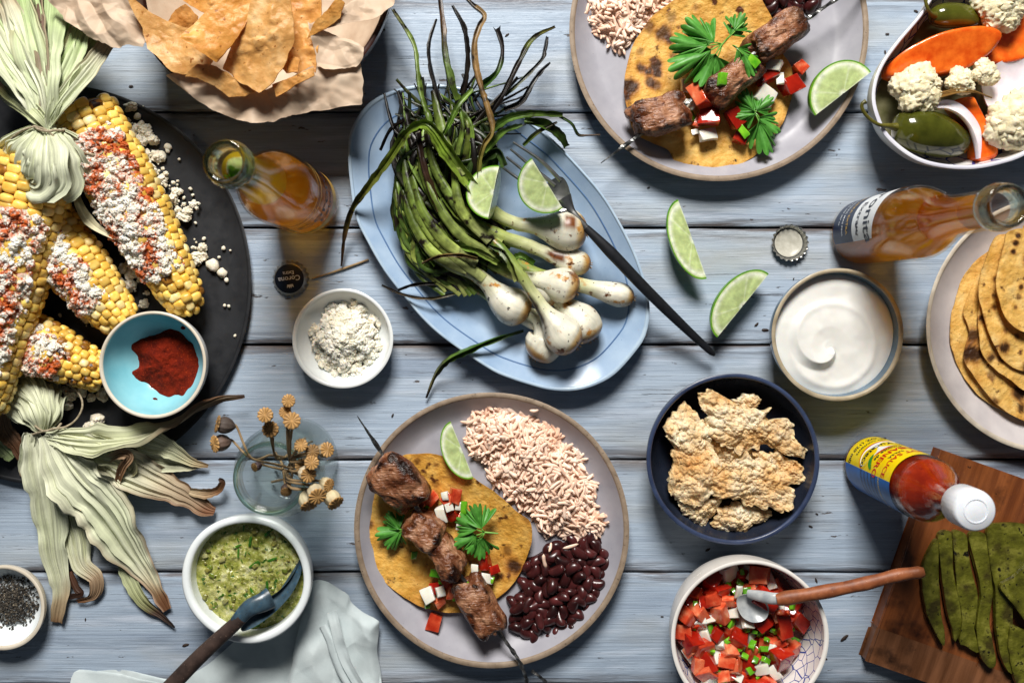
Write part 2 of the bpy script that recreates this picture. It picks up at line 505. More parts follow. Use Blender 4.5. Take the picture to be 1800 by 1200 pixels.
# ================================================================ TABLE
def plank_material():
    m = bpy.data.materials.new('painted_plank'); m.use_nodes = True
    nt = m.node_tree; N = nt.nodes; L = nt.links; b = N['Principled BSDF']
    tc = N.new('ShaderNodeTexCoord'); oi = N.new('ShaderNodeObjectInfo')
    cx = N.new('ShaderNodeCombineXYZ'); L.new(oi.outputs['Random'], cx.inputs[0]); L.new(oi.outputs['Random'], cx.inputs[2])
    ad = N.new('ShaderNodeVectorMath'); ad.operation = 'MULTIPLY_ADD'; L.new(cx.outputs[0], ad.inputs[0]); ad.inputs[1].default_value = (13.0, 0, 7.0); L.new(tc.outputs['Object'], ad.inputs[2])
    def noise(sx, sy, det=4, dist=0.0, rg=0.6):
        mp = N.new('ShaderNodeMapping'); L.new(ad.outputs[0], mp.inputs[0]); mp.inputs['Scale'].default_value = (sx * 100, sy * 100, 20)
        n = N.new('ShaderNodeTexNoise'); n.inputs['Scale'].default_value = 1; n.inputs['Detail'].default_value = det; n.inputs['Distortion'].default_value = dist; n.inputs['Roughness'].default_value = rg
        L.new(mp.outputs[0], n.inputs['Vector']); return n.outputs['Fac']
    def rng_(v, a, bb, lo=0.0, hi=1.0):
        r = N.new('ShaderNodeMapRange'); L.new(v, r.inputs[0]); r.inputs[1].default_value = a; r.inputs[2].default_value = bb; r.inputs[3].default_value = lo; r.inputs[4].default_value = hi; return r.outputs[0]
    def mth(op, a, bb):
        n = N.new('ShaderNodeMath'); n.operation = op
        for i, v in enumerate((a, bb)):
            if isinstance(v, (int, float)): n.inputs[i].default_value = v
            else: L.new(v, n.inputs[i])
        return n.outputs[0]
    def mix(a, bb, f, mode='MIX'):
        x = N.new('ShaderNodeMix'); x.data_type = 'RGBA'; x.blend_type = mode
        for v, i in ((f, 0), (a, 6), (bb, 7)):
            if isinstance(v, (float, int)) or isinstance(v, tuple): x.inputs[i].default_value = v
            else: L.new(v, x.inputs[i])
        return x.outputs[2]
    grain = noise(0.10, 6.0, 5, 0.2)
    fine = noise(0.35, 22.0, 3)
    big = noise(0.05, 0.16, 4, 0.4)
    cr = N.new('ShaderNodeValToRGB'); e = cr.color_ramp.elements
    e[0].position = 0.25; e[0].color = c('#8e9eb1'); e[1].position = 0.75; e[1].color = c('#acbbcb')
    L.new(grain, cr.inputs[0]); cur = cr.outputs[0]
    cur = mix(cur, c('#a0a19d'), rng_(big, 0.48, 0.72, 0, 0.7))
    cur = mix(cur, c('#6a7688'), rng_(noise(0.06, 0.5, 6, 0.8), 0.52, 0.75, 0, 0.65))
    cur = mix(cur, c('#c4cddb'), rng_(noise(0.08, 0.9, 6, 0.5), 0.56, 0.72, 0, 0.6))         # yellowed patches
    cur = mix(cur, c('#73829a'), rng_(noise(0.03, 0.3, 3), 0.55, 0.75, 0, 0.6))
    cur = mix(cur, c('#7d8b90'), rng_(fine, 0.58, 0.75, 0, 0.35))       # brush lines
    # worn through to brown wood: scratches along the grain, more near the edges
    sp = N.new('ShaderNodeSeparateXYZ'); L.new(tc.outputs['Object'], sp.inputs[0])
    ay = mth('ABSOLUTE', sp.outputs[1], 0.0)
    edge = rng_(ay, 0.036, 0.0490)
    edge2 = mth('MULTIPLY', edge, rng_(noise(0.10, 1.3, 6, 0.4), 0.40, 0.58))
    scr = rng_(noise(0.12, 4.5, 6, 0.6, 0.7), 0.60, 0.69)
    scr = mth('MULTIPLY', scr, rng_(noise(0.09, 0.25, 3), 0.45, 0.6))
    chip = rng_(noise(0.45, 1.5, 6), 0.675, 0.70)
    worn = mth('MAXIMUM', mth('MAXIMUM', edge2, mth('MULTIPLY', scr, 0.8)), chip)
    crk = mth('MULTIPLY', rng_(noise(0.22, 14.0, 4, 0.5, 0.7), 0.665, 0.70), rng_(noise(0.15, 0.4, 3), 0.50, 0.60))
    worn = mth('MAXIMUM', worn, mth('MULTIPLY', crk, 0.85))
    wood = mix(c('#5a4638'), c('#2e221c'), noise(0.3, 9.0, 3))
    cur = mix(cur, wood, mth('MULTIPLY', worn, 0.88))
    L.new(cur, b.inputs['Base Color'])
    L.new(rng_(grain, 0.3, 0.7, 0.56, 0.36), b.inputs['Roughness'])
    b.inputs['Specular IOR Level'].default_value = 0.4
    hgt = mth('ADD', mth('ADD', mth('MULTIPLY', grain, 0.7), mth('MULTIPLY', fine, 0.5)), mth('MULTIPLY', worn, -0.9))
    bp = N.new('ShaderNodeBump'); bp.inputs['Strength'].default_value = 0.75; bp.inputs['Distance'].default_value = 0.0009; L.new(hgt, bp.inputs['Height']); L.new(bp.outputs[0], b.inputs['Normal'])
    return m

M_plank = plank_material()
table = thing('table', 'table top of pale blue painted wooden planks', 'table', (0, 0, -3)); table['kind'] = 'structure'
del table['category']; del table['label']
gaps = [-207, -6, 197, 400, 606, 808, 1006, 1204, 1406]
for k in range(len(gaps) - 1):
    y0 = (NY - gaps[k + 1]) / S + 0.10; y1 = (NY - gaps[k]) / S - 0.10
    hw = (y1 - y0) / 2; L_ = 68.0
    ny = 14; nx = 90
    xs = np.linspace(-L_, L_, nx); ys = np.array([-1, -0.993, -0.975, -0.95, -0.8, -0.5, -0.2, 0.1, 0.4, 0.7, 0.9, 0.965, 0.988, 1.0]) * hw
    X, Y = np.meshgrid(xs, ys, indexing='ij')
    ed = np.clip((np.abs(Y) - (hw - 0.30)) / 0.30, 0, 1)
    Zt = -0.02 + 0.03 * fbm(np.stack([X * 0.05, Y * 0.3, np.full_like(X, k * 9.0)], -1), 3) - 0.16 * ed ** 2.5 * (1 + 0.7 * vn(np.stack([X * 0.35, np.sign(Y) * 4 + k * 3, Y * 0], -1)))
    Yj = Y + np.where(np.abs(Y) >= hw * 0.985, 0.05 * fbm(np.stack([X * 0.3, np.sign(Y) * 5 + k * 7.0, X * 0], -1), 3), 0)
    top = np.stack([X, Yj, Zt], -1).reshape(-1, 3); bot = top.copy(); bot[:, 2] = -2.2
    n1 = len(top); g = gridf(nx, ny)
    F = [f[::-1] for f in g] + [tuple(i + n1 for i in f) for f in g]
    for i in range(nx - 1):
        F.append((i * ny, (i + 1) * ny, (i + 1) * ny + n1, i * ny + n1)); e = ny - 1
        F.append((i * ny + e + n1, (i + 1) * ny + e + n1, (i + 1) * ny + e, i * ny + e))
    o = put('plank', mesh('plank', np.vstack([top, bot]), F, M_plank), table, (0, (y0 + y1) / 2, 0))
M_under = mat('dark_gap_backing', [(0.3, '#2a2320'), (0.7, '#3a302a')], 0.5, rough=0.9)  # unseen dark slab added below the planks to keep light out of the gaps
bxV = np.array([(x, y, z) for x in (-67, 67) for y in (-45, 37) for z in (-4.5, -2.4)])
mk('gap_backing', bxV, [(0, 1, 3, 2), (4, 6, 7, 5), (0, 4, 5, 1), (2, 3, 7, 6), (0, 2, 6, 4), (1, 5, 7, 3)], M_under, table, smooth=False)

# ================================================================ CROCKERY
def ceramic(name, ramp, rough=0.3, scale=0.4, spots=(), bump=0.15, rvar=0.06, spec=0.5):
    return mat(name, ramp, scale, rough=rough, bump=bump, bscale=1.2, bdist=0.03, spots=spots, rvar=rvar, spec=spec)

def dish(name, label, cat, px, py, Rpx, h, z0, mats, t=0.3, foot=0.55, floor=0.5, wall='bowl', n=110, outl=None, group=None, lip=0.10, wob=0.006, pw=1.0, fz=0.78):
    """mats = (outside, rim, inside). Returns root, info(dict)"""
    zr = z0 + h
    C = W(px, py, zr); C[2] = z0
    k = (1 - zr / H) / S
    if outl is None:
        R = Rpx * k
        sd = random.randint(0, 99)
        Rf = lambda th: 1 + wob * np.sin(2 * th + sd) + wob * 0.6 * np.sin(3 * th + 2 * sd) + 0.3 * wob * np.sin(5 * th + sd)
    else:
        P = resample(outl, 360)
        d = np.stack([(P[:, 0] - px) * k, -(P[:, 1] - py) * k], -1)
        an = np.arctan2(d[:, 1], d[:, 0]); rr = np.hypot(d[:, 0], d[:, 1]); o_ = np.argsort(an)
        an = an[o_]; rr = rr[o_]; R = rr.mean()
        Rf = lambda th: np.interp((np.asarray(th) + PI) % (2 * PI) - PI, np.concatenate([an - 2 * PI, an, an + 2 * PI]), np.concatenate([rr, rr, rr])) / R
    root = thing(name, label, cat, C, group)
    us = np.linspace(0, 1, 18)
    rf = foot * R
    if wall == 'bowl':
        fr = np.sin(us * PI / 2) ** pw; fzv = (1 - np.cos(us * PI / 2)) ** fz
    elif wall == 'plate':     # flat floor, short steep wall
        fr = us; fzv = us ** 1.7
    elif wall == 'flare':
        fr = us; fzv = us ** 1.25
    else:                     # straight
        fr = us ** 0.6; fzv = us ** 1.1
    out = [(0, 0.15), (rf * 0.85, 0.15), (rf * 0.88, 0.0), (rf, 0.0)] + [(rf + (R - rf) * a, 0.12 + (h - 0.12 - lip) * b) for a, b in zip(fr, fzv)]
    Ri = R - t
    ra = [(R, h - lip), (R + 0.01, h - lip * 0.5), (R - t * 0.22, h - 0.01), (R - t * 0.5, h), (R - t * 0.8, h - 0.012), (Ri, h - lip * 0.7), (Ri - 0.04, h - lip * 1.5)]
    rfi = max(rf - 0.1, 0.3 * R)
    r2 = Ri - 0.04; h2 = h - lip * 1.5
    inn = [(rfi + (r2 - rfi) * a, floor + (h2 - floor) * b) for a, b in zip(fr[::-1], fzv[::-1])]
    inn += [(rfi * q, floor - 0.05 * (1 - q)) for q in (0.97, 0.85, 0.6, 0.3)] + [(0, floor - 0.05)]
    for nm, pr, m_ in (('outer_wall', out, mats[0]), ('rim', ra, mats[1]), ('interior', inn, mats[2])):
        V, F = lathe(pr, n, Rf)
        mk(nm, V + C, F, m_, root)
    def ir(z):   # inner radius at height z above z0
        zz = [p[1] for p in inn][:18][::-1]; rs = [p[0] for p in inn][:18][::-1]
        return float(np.interp(z, zz, rs))
    return root, dict(C=C, R=R, Rf=Rf, ir=ir, floor=z0 + floor, top=zr, inn=inn)

M_stone_grey = ceramic('grey_glaze', [(0.3, '#92919a'), (0.7, '#a5a4ab')], 0.46, spots=((6, 0.70, 0.76, '#6d6e74'),))
M_stone_rim = ceramic('bare_clay_rim', [(0.3, '#7b6a58'), (0.7, '#978572')], 0.6, 1.2, spots=((5, 0.62, 0.72, '#54463a'),), bump=0.4)
M_stone_out = ceramic('grey_glaze_outside', [(0.3, '#7f8087'), (0.7, '#97989e')], 0.45)
plate_b, PB = dish('dinner_plate', 'round grey stoneware plate with brown rim holding rice and black beans', 'plate', 864, 931, 242, 2.3, 0, (M_stone_out, M_stone_rim, M_stone_grey), t=0.42, foot=0.80, floor=0.65, wall='plate', wob=0.004)
plate_t, PT = dish('dinner_plate', 'grey stoneware plate with brown rim cut off by the top edge of the photo', 'plate', 1264, 55, 263, 2.3, 0, (M_stone_out, M_stone_rim, M_stone_grey), t=0.42, foot=0.82, floor=0.65, wall='plate', wob=0.004)

M_black = mat('black_steel', [(0.3, '#17181b'), (0.7, '#202226')], 0.5, rough=0.5, bump=0.12, bscale=3, bdist=0.02, rvar=0.1, spots=((2.5, 0.66, 0.72, '#2c2b2b', 4),))
platter, PG = dish('round_platter', 'large flat black round platter under the corn cobs', 'platter', 90, 500, 352, 0.9, 0, (M_black, M_black, M_black), t=0.3, foot=0.9, floor=0.62, wall='plate', lip=0.06, wob=0.002)

M_blue_gl = ceramic('blue_glaze', [(0.3, '#869fbc'), (0.7, '#a2b7cd')], 0.22, 0.3, spots=((7, 0.70, 0.76, '#56759c'),))
M_blue_line = ceramic('dark_blue_glaze_line', [(0.3, '#4a658c'), (0.7, '#5f7da3')], 0.2, 0.6)
M_blue_rim = ceramic('pale_blue_glaze_rim', [(0.3, '#93a9c0'), (0.7, '#b2c5d4')], 0.22, 0.4)
ov = [(612, 270), (618, 225), (650, 180), (700, 156), (760, 148), (820, 156), (890, 185), (940, 220), (976, 249), (1022, 297), (1062, 345), (1095, 400), (1120, 452), (1137, 505), (1142, 545), (1136, 585), (1121, 612), (1082, 656), (1045, 677), (1008, 686), (968, 685), (932, 676), (895, 664), (860, 648), (786, 598), (745, 562), (712, 523), (675, 475), (645, 423), (625, 380), (616, 325)]
oval, PO = dish('oval_platter', 'long oval blue glazed platter under the grilled spring onions', 'platter', 876, 417, 0, 2.4, 0, (M_blue_gl, M_blue_rim, M_blue_gl), t=0.25, foot=0.72, floor=0.7, wall='flare', n=160, outl=ov)
# incised darker line running round inside the rim
th = np.linspace(0, 2 * PI, 160, endpoint=False)
def oval_pt(f, z):
    return np.stack([PO['C'][0] + PO['R'] * f * PO['Rf'](th) * np.cos(th), PO['C'][1] + PO['R'] * f * PO['Rf'](th) * np.sin(th), np.full(160, z)], -1)
inr = PO['inn']; fi = 0.875
zi = np.interp(fi * PO['R'], [p[0] for p in inr][:18][::-1], [p[1] for p in inr][:18][::-1])
for (f0, nm) in ((fi, 'glaze_line'),):
    P = oval_pt(f0, zi - 0.02); P = np.vstack([P, P[:1]])
    V, F = tube(P, 0.085, 6, 0.6, cap=False)
    mk(nm, V, F, M_blue_line, oval)

M_white = ceramic('white_glaze', [(0.3, '#d2d6d6'), (0.7, '#e2e5e3')], 0.22, 0.4)
M_white_in = ceramic('white_glaze_inside', [(0.3, '#dfe6e8'), (0.7, '#ecf1f1')], 0.2, 0.4)
M_cream = ceramic('cream_glaze', [(0.3, '#c8bda9'), (0.7, '#dbd2c2')], 0.28, 0.5, spots=((5, 0.68, 0.74, '#a8977c'),))
M_cyan_in = ceramic('turquoise_glaze', [(0.3, '#74b8c6'), (0.7, '#98cfd8')], 0.2, 0.25)
M_navy = ceramic('navy_glaze', [(0.3, '#1b202c'), (0.7, '#262c3a')], 0.3, 0.4)
M_navy_rim = ceramic('worn_navy_rim', [(0.3, '#27314a'), (0.7, '#3a4662')], 0.3, 0.6)
M_slate_in = ceramic('slate_blue_glaze', [(0.3, '#4f6272'), (0.7, '#6b8091')], 0.2, 0.4)
M_tanrim = ceramic('tan_rim', [(0.3, '#8d8068'), (0.7, '#b3a68d')], 0.4, 0.8)

cheese_bowl, PC = dish('small_bowl', 'small white dish heaped with crumbled cheese', 'bowl', 602, 595, 88, 2.6, 0, (M_white, M_white, M_white_in), t=0.28, foot=0.5, floor=0.5)
chili_bowl, PCH = dish('small_bowl', 'small bowl with turquoise inside holding red chili powder', 'bowl', 268, 641, 94, 4.0, 0.85, (M_white, M_cream, M_cyan_in), t=0.24, foot=0.48, floor=0.5)
salsa_bowl, PS = dish('bowl', 'thick walled white bowl filled with chunky green salsa', 'bowl', 433, 1018, 113, 5.2, 0, (M_white_in, M_white_in, M_white_in), t=0.62, foot=0.62, floor=0.7, wob=0.012, lip=0.25)
pepper_bowl, PP = dish('small_bowl', 'cream dish of ground black pepper at the left edge', 'bowl', 4, 1068, 74, 2.2, 0, (M_cream, M_cream, M_white_in), t=0.3, foot=0.55, floor=0.45)
cream_bowl, PCR = dish('bowl', 'slate blue bowl with tan rim full of white sour cream', 'bowl', 1473, 588, 116, 4.6, 0, (M_slate_in, M_tanrim, M_slate_in), t=0.3, foot=0.55, floor=0.6)
rind_bowl, PR = dish('bowl', 'dark navy bowl holding puffed pork rinds', 'bowl', 1289, 807, 151, 4.4, 0, (M_navy, M_navy_rim, M_navy), t=0.32, foot=0.5, floor=0.6, pw=0.85)
M_pale_plate = ceramic('pale_grey_glaze', [(0.3, '#b3adae'), (0.7, '#c9c3c2')], 0.35, 0.4)
M_pale_rim = ceramic('pale_plate_rim', [(0.3, '#a79c8c'), (0.7, '#cbc1b0')], 0.4, 0.8)
tort_plate, PTP = dish('dinner_plate', 'pale stoneware plate stacked with corn tortillas at the right edge', 'plate', 1852, 572, 224, 2.2, 0, (M_pale_plate, M_pale_rim, M_pale_plate), t=0.35, foot=0.7, floor=0.6, wall='plate')

# painted bowls with thin blue drawing inside
def painted(name, scale):
    m = mat(name, [(0.3, '#dcd9d6'), (0.7, '#ebe8e4')], 0.4, rough=0.22, bump=0.1, bscale=1.2, bdist=0.02)
    nt = m.node_tree; N = nt.nodes; L = nt.links; b = N['Principled BSDF']
    old = b.inputs['Base Color'].links[0].from_socket
    tc = N.new('ShaderNodeTexCoord'); mp = N.new('ShaderNodeMapping'); L.new(tc.outputs['Object'], mp.inputs[0]); mp.inputs['Scale'].default_value = (scale * 100,) * 3
    v = N.new('ShaderNodeTexVoronoi'); v.feature = 'DISTANCE_TO_EDGE'; v.inputs['Scale'].default_value = 1; L.new(mp.outputs[0], v.inputs['Vector'])
    lt = N.new('ShaderNodeMath'); lt.operation = 'LESS_THAN'; lt.inputs[1].default_value = 0.035; L.new(v.outputs['Distance'], lt.inputs[0])
    x = N.new('ShaderNodeMix'); x.data_type = 'RGBA'; L.new(lt.outputs[0], x.inputs[0]); L.new(old, x.inputs[6]); x.inputs[7].default_value = c('#3d4f9a'); L.new(x.outputs[2], b.inputs['Base Color'])
    return m
M_paint = painted('blue_painted_porcelain', 1.15)
M_paint2 = painted('blue_line_porcelain', 0.55)
M_porc = ceramic('porcelain', [(0.3, '#d6d2cc'), (0.7, '#e7e3dd')], 0.22, 0.4)
pico_bowl, PPI = dish('deep_bowl', 'deep white bowl with blue drawing inside, full of tomato salsa', 'bowl', 1318, 1122, 138, 7.0, 0, (M_porc, M_porc, M_paint), t=0.3, foot=0.5, floor=0.7, pw=0.8)
M_pickle_rim = ceramic('lilac_white_rim', [(0.3, '#c3c2cf'), (0.7, '#dcdce4')], 0.22, 0.4)
po = [(1533, 165), (1540, 205), (1562, 245), (1617, 284), (1690, 297), (1755, 289), (1812, 266), (1862, 210), (1880, 120), (1858, 20), (1790, -38), (1710, -52), (1650, -20), (1615, 28), (1575, 75), (1545, 120)]
pickle_bowl, PK = dish('bowl', 'oval white bowl of pickled vegetables in the corner of the photo', 'bowl', 1702, 135, 0, 5.0, 0, (M_porc, M_pickle_rim, M_paint2), t=0.3, foot=0.62, floor=0.6, outl=po)
M_chipbowl = ceramic('dark_red_brown_glaze', [(0.3, '#2a1512'), (0.7, '#3d211b')], 0.3, 0.4)
chip_bowl, PCB = dish('bowl', 'dark brown bowl of tortilla chips lined with paper', 'bowl', 457, -45, 232, 7.0, 0, (M_chipbowl, M_chipbowl, M_chipbowl), t=0.4, foot=0.5, floor=0.7)

# ---- glass jar
M_glass = clearmat('clear_glass', '#fbfdfc', '#f8fcfa', 1.10, 0.9)
def shell(prof, C, t=0.22, n=64):
    """closed glass wall from an outer profile [(r,z)] (bottom to mouth)"""
    inn = [(max(r - t, 0.05), max(z, t * 1.5)) for r, z in prof[::-1]]
    pr = [(0, prof[0][1])] + prof + inn + [(0, t * 1.5)]
    V, F = lathe(pr, n)
    return V + C, F
JC = W(521, 806, 0)
jar = thing('glass_jar', 'small clear glass jar holding dried poppy heads', 'jar', JC)
jp = spl([(3.2, 0), (3.65, 0.25), (3.75, 1.2), (3.75, 5.2), (3.6, 6.3), (2.9, 7.3), (2.62, 7.9), (2.6, 8.4), (2.85, 8.55), (2.9, 8.8), (2.7, 8.95)], 44)
V, F = shell([tuple(p) for p in jp], JC, 0.2)
mk('glass_body', V, F, M_glass, jar)
P = np.stack([JC[0] + 2.72 * np.cos(th), JC[1] + 2.72 * np.sin(th), np.full(160, 8.95)], -1); P = np.vstack([P, P[:1]])
M_rimglass = clearmat('thick_glass', '#d9e8e0', '#e8f4ee', 1.45, 0.25)
V, F = tube(P, 0.17, 10, 1, cap=False); mk('lip', V, F, M_rimglass, jar)
# ================================================================ CORN ON THE COB
M_kernel = mat('corn_kernel', [(0.3, '#d9a63c'), (0.7, '#efcf70')], 0.9, rough=0.32, bump=0.25, bscale=4, bdist=0.05, rnd=0.28, spec=0.5, sss=0.25, sssr=0.3)
M_cobcore = mat('cob_core', [(0.3, '#a8842a'), (0.7, '#caa548')], 2.0, rough=0.6, bump=0.4, bscale=4)
M_crust = mat('cheese_crust', [(0.35, '#f2eee6'), (0.65, '#ffffff')], 3.0, rough=0.62, bump=0.5, bscale=9, bdist=0.05, vcol=True, sss=0.3, sssr=0.35, spots=((8.0, 0.66, 0.72, '#b04a1c', 3),))
kV, kF = blob((0.5, 0.5, 0.42), 2, 3.2, 0.06, 1.2, 3)
kmeshes = []
M_kernel_pale = mat('pale_corn_kernel', [(0.3, '#e2c271'), (0.7, '#f3e0a4')], 0.9, rough=0.35, bump=0.25, bscale=4, bdist=0.05, rnd=0.15, sss=0.25, sssr=0.3)
M_kernel_char = mat('scorched_corn_kernel', [(0.3, '#6a3c12'), (0.7, '#b07a2a')], 1.6, rough=0.4, bump=0.4, bscale=4, bdist=0.06, rnd=0.3, spots=((1.5, 0.55, 0.62, '#24120a'),))
for q in range(6):
    kV, kF = blob((0.53, 0.53, 0.40), 3, 3.1, 0.16, 1.0, q + 3)
    kmeshes.append(mesh('kernel', kV, kF, M_kernel))
for q, m_ in ((7, M_kernel_pale), (8, M_kernel_pale), (9, M_kernel_char)):
    kV, kF = blob((0.52, 0.52, 0.38), 3, 3.0, 0.20, 1.0, q + 3); kmeshes.append(mesh('kernel', kV, kF, m_))

def crumbs(pts, smin, smax, seed=0, cols=('#ece6d8', '#fbf8f0'), tint=None):
    """many irregular cheese crumbs at given points -> V,F,C"""
    out = []
    r = np.random.default_rng(seed)
    base = [blob((1, 1, 1), 3, 2.8, 0.5, 1.5, s, 0.7, 2.4) for s in range(6)]
    for p in pts:
        b = base[r.integers(6)]
        s = smin + (smax - smin) * r.random() ** 2.2
        q = r.normal(size=3); q /= np.linalg.norm(q)
        R_ = rmat()
        V = (b[0] * (s * (0.8 + 0.5 * r.random(3)))) @ R_.T + p
        k = r.random()
        C = np.tile(c3(cols[0]) * (1 - k) + c3(cols[1]) * k, (len(V), 1))
        if tint is not None: C = C * tint(p)
        out.append((V, b[1], C))
    return joinm(out)

def cob(label, A, B, R, rows, pitch, tipf, crust, seed, kern_from=-0.25, nocol=None):
    A = np.array(A, float); B = np.array(B, float)
    d = unit(B - A); Ln = np.linalg.norm(B - A)
    e1 = unit(np.array([0, 0, 1.0]) - d * d[2]); e2 = np.cross(d, e1)
    def rad(s):
        u = np.clip(np.asarray(s, float) / Ln, 0, 1)
        t = 1 - (1 - tipf) * np.clip((u - 0.35) / 0.65, 0, 1) ** 1.6
        e = np.sqrt(np.clip(1 - np.clip((u - 0.93) / 0.075, 0, 1) ** 2, 0.02, 1))
        return R * t * e
    base = (A + B) / 2; base = np.array([base[0], base[1], min(A[2], B[2]) - R])
    root = thing('corn_cob', label, 'corn', base, 'grilled corn cobs on the black platter')
    ss = np.linspace(0, Ln, 30)
    V, F = tube([A + d * s for s in ss], rad(ss) * 0.93, 20, up=(0, 0, 1))
    mk('core', V, F, M_cobcore, root)
    i = 0; s = 0.2; cnt = 0
    r_ = random.Random(seed)
    while s < Ln - 0.1:
        rr = float(rad(s)); w = 2 * PI * R / rows
        slope = (float(rad(min(s + 0.2, Ln))) - float(rad(max(s - 0.2, 0)))) / 0.4
        nr = rows if rr > R * 0.62 else max(8, int(rows * 0.72))
        for j in range(nr):
            ph = 2 * PI * (j + (0.0 if nr == rows else 0.3)) / nr + 0.02 * math.sin(s)
            if math.cos(ph) < kern_from: continue
            s2 = s + (pitch * 0.5 if j % 2 else 0) + r_.uniform(-0.09, 0.09)
            if s2 > Ln: continue
            rr2 = float(rad(s2))
            nr_v = unit(e1 * math.cos(ph) + e2 * math.sin(ph) - d * slope * 0.9)
            pos = A + d * s2 + (e1 * math.cos(ph) + e2 * math.sin(ph)) * (rr2 - 0.12)
            x = unit(d - nr_v * np.dot(d, nr_v)); y = np.cross(nr_v, x)
            Rm = Matrix((x, y, nr_v)).transposed() @ Matrix.Rotation(r_.uniform(-0.12, 0.12), 3, 'Z')
            ww = 2 * PI * rr2 / nr
            if cnt < 300:
                put('kernel', kmeshes[r_.choices(range(9), (3, 3, 3, 3, 3, 3, 2, 2, 0.9 if seed != 4 else 6))[0]], root, pos, Rm, (pitch * r_.uniform(0.94, 1.1), max(ww, 0.45) * r_.uniform(0.96, 1.1), 0.95 * r_.uniform(0.7, 1.15)))
                cnt += 1
        s += pitch; i += 1
    # creamy cheese crust with crumbs along the upper side
    if crust:
        for (s0, s1, ph0, pw, n_cr) in crust:
            nu, nv = 80, 44
            su = np.linspace(s0, s1, nu) * Ln; pv = np.linspace(-1, 1, nv)
            Sg, Pg = np.meshgrid(su, pv, indexing='ij')
            q = np.stack([Sg * 0.55 + seed * 5, Pg * 1.4, np.full_like(Sg, seed * 2.0)], -1)
            edge = np.minimum(np.clip((Sg - s0 * Ln) / 0.9, 0, 1), np.clip((s1 * Ln - Sg) / 0.9, 0, 1))
            cover = np.clip(1.0 - np.abs(Pg) ** 2.2, 0, 1) * edge + 0.45 * fbm(q, 3, seed) - 0.12
            hgt = -0.38 + 0.48 * np.clip(cover * 2.2, 0, 1) + 0.30 * billow(q * np.array([2.4, 4.0, 1]), 3, seed) * np.clip(cover * 3, 0, 1) + 0.10 * fbm(q * 7, 3, seed + 5)
            phg = ph0 + Pg * pw
            rr = rad(Sg) + hgt
            Vc = A + Sg[..., None] * d + (np.cos(phg) * rr)[..., None] * e1 + (np.sin(phg) * rr)[..., None] * e2
            crustV = Vc.reshape(-1, 3); crustF = [f[::-1] for f in gridf(nu, nv)]
            rr_ = np.random.default_rng(seed + 31)
            pts = []
            while len(pts) < n_cr:
                a_, b_ = rr_.integers(3, nu - 3), rr_.integers(3, nv - 3)
                if cover[a_, b_] > rr_.uniform(-0.15, 0.5):
                    nv_ = e1 * math.cos(phg[a_, b_]) + e2 * math.sin(phg[a_, b_])
                    pts.append(Vc[a_, b_] + nv_ * rr_.uniform(0.0, 0.16) + d * rr_.uniform(-.1, .1))
            def chil(p):
                k = 1.5 * fbm(p * 0.55 + seed * 4.0, 3) + 0.40 * vn(p * 4.5, seed) + 0.45 * vn(p * 11.0, seed + 2)
                k = np.clip((k + 0.12) * 2.2, 0, 1)
                return (1 - k)[..., None] * np.ones(3) + k[..., None] * np.array([0.60, 0.125, 0.02])
            cv, cf, cc = crumbs(pts, 0.05, 0.30, seed); cc = cc * chil(cv) * 0.95
            V, F, C_ = joinm([(crustV, crustF, c3('#efe8da') * chil(crustV)), (cv, cf, cc)])
            o = mk('cheese_coating', V, F, M_crust, root, colr=C_, smooth=False); o['kind'] = 'stuff'
    return root

cob('largest corn cob, crusted with cheese, at the left edge under the tied husk', W(66, 285, 5.6), W(-52, 745, 4.9), 3.05, 18, 0.76, 0.72, [(0.16, 0.98, -0.28, 0.95, 1000)], 1)
cob('corn cob with cheese and chili lying furthest right on the black platter', W(146, 195, 4.2), W(338, 548, 2.6), 2.75, 17, 0.74, 0.52, [(0.10, 0.84, 0.12, 1.2, 1000)], 2)
cob('short corn cob end poking out between the two large cobs', W(70, 385, 3.4), W(220, 573, 2.5), 2.55, 16, 0.74, 0.55, [(0.15, 0.82, 0.25, 1.0, 420)], 3)
cob('pale charred corn cob end beside the turquoise bowl', W(-20, 568, 3.2), W(190, 662, 2.3), 2.3, 16, 0.7, 0.55, [(0.10, 0.74, 0.05, 1.05, 260)], 4)

# loose cheese on the platter: heaps of crumbs by the cobs, then single crumbs
M_crumb = mat('cheese_crumb', [(0.35, '#e2dccd'), (0.65, '#faf6ec')], 3.0, rough=0.65, bump=0.5, bscale=8, bdist=0.05, vcol=True, sss=0.25, sssr=0.25)
pts = []
for cx_, cy_, sx, sy, n_ in ((245, 262, 16, 26, 34), (262, 285, 18, 18, 26), (278, 318, 16, 14, 20), (318, 368, 16, 10, 20), (235, 480, 14, 30, 26), (300, 640, 20, 10, 0), (120, 690, 30, 16, 12), (345, 440, 6, 9, 8), (170, 745, 10, 5, 6), (40, 640, 20, 20, 6), (250, 230, 18, 10, 8), (205, 555, 30, 12, 10)):
    for _ in range(n_):
        pts.append(W(cx_ + random.gauss(0, sx), cy_ + random.gauss(0, sy), 0.9) + np.array([0, 0, random.uniform(0, 0.3)]))
V, F, C_ = crumbs(pts + [p + rng.normal(0, 0.5, 3) * np.array([1, 1, 0.1]) for p in pts], 0.05, 0.42, 5)
o = mk('cheese_crumbs', V, F, M_crumb, None, colr=C_, smooth=False)
props(o, 'loose crumbs of white cheese strewn beside the cobs on the black platter', 'cheese', kind='stuff')
base = [mesh('cheese_crumb', *(lambda b: (b[0], b[1]))(blob((1, 1, 0.8), 2, 2.4, 0.35, 1.3, s, 0.5, 1.6)), M_crumb, np.tile(c3("#f4f0e6"), (42, 1))) for s in range(4)]
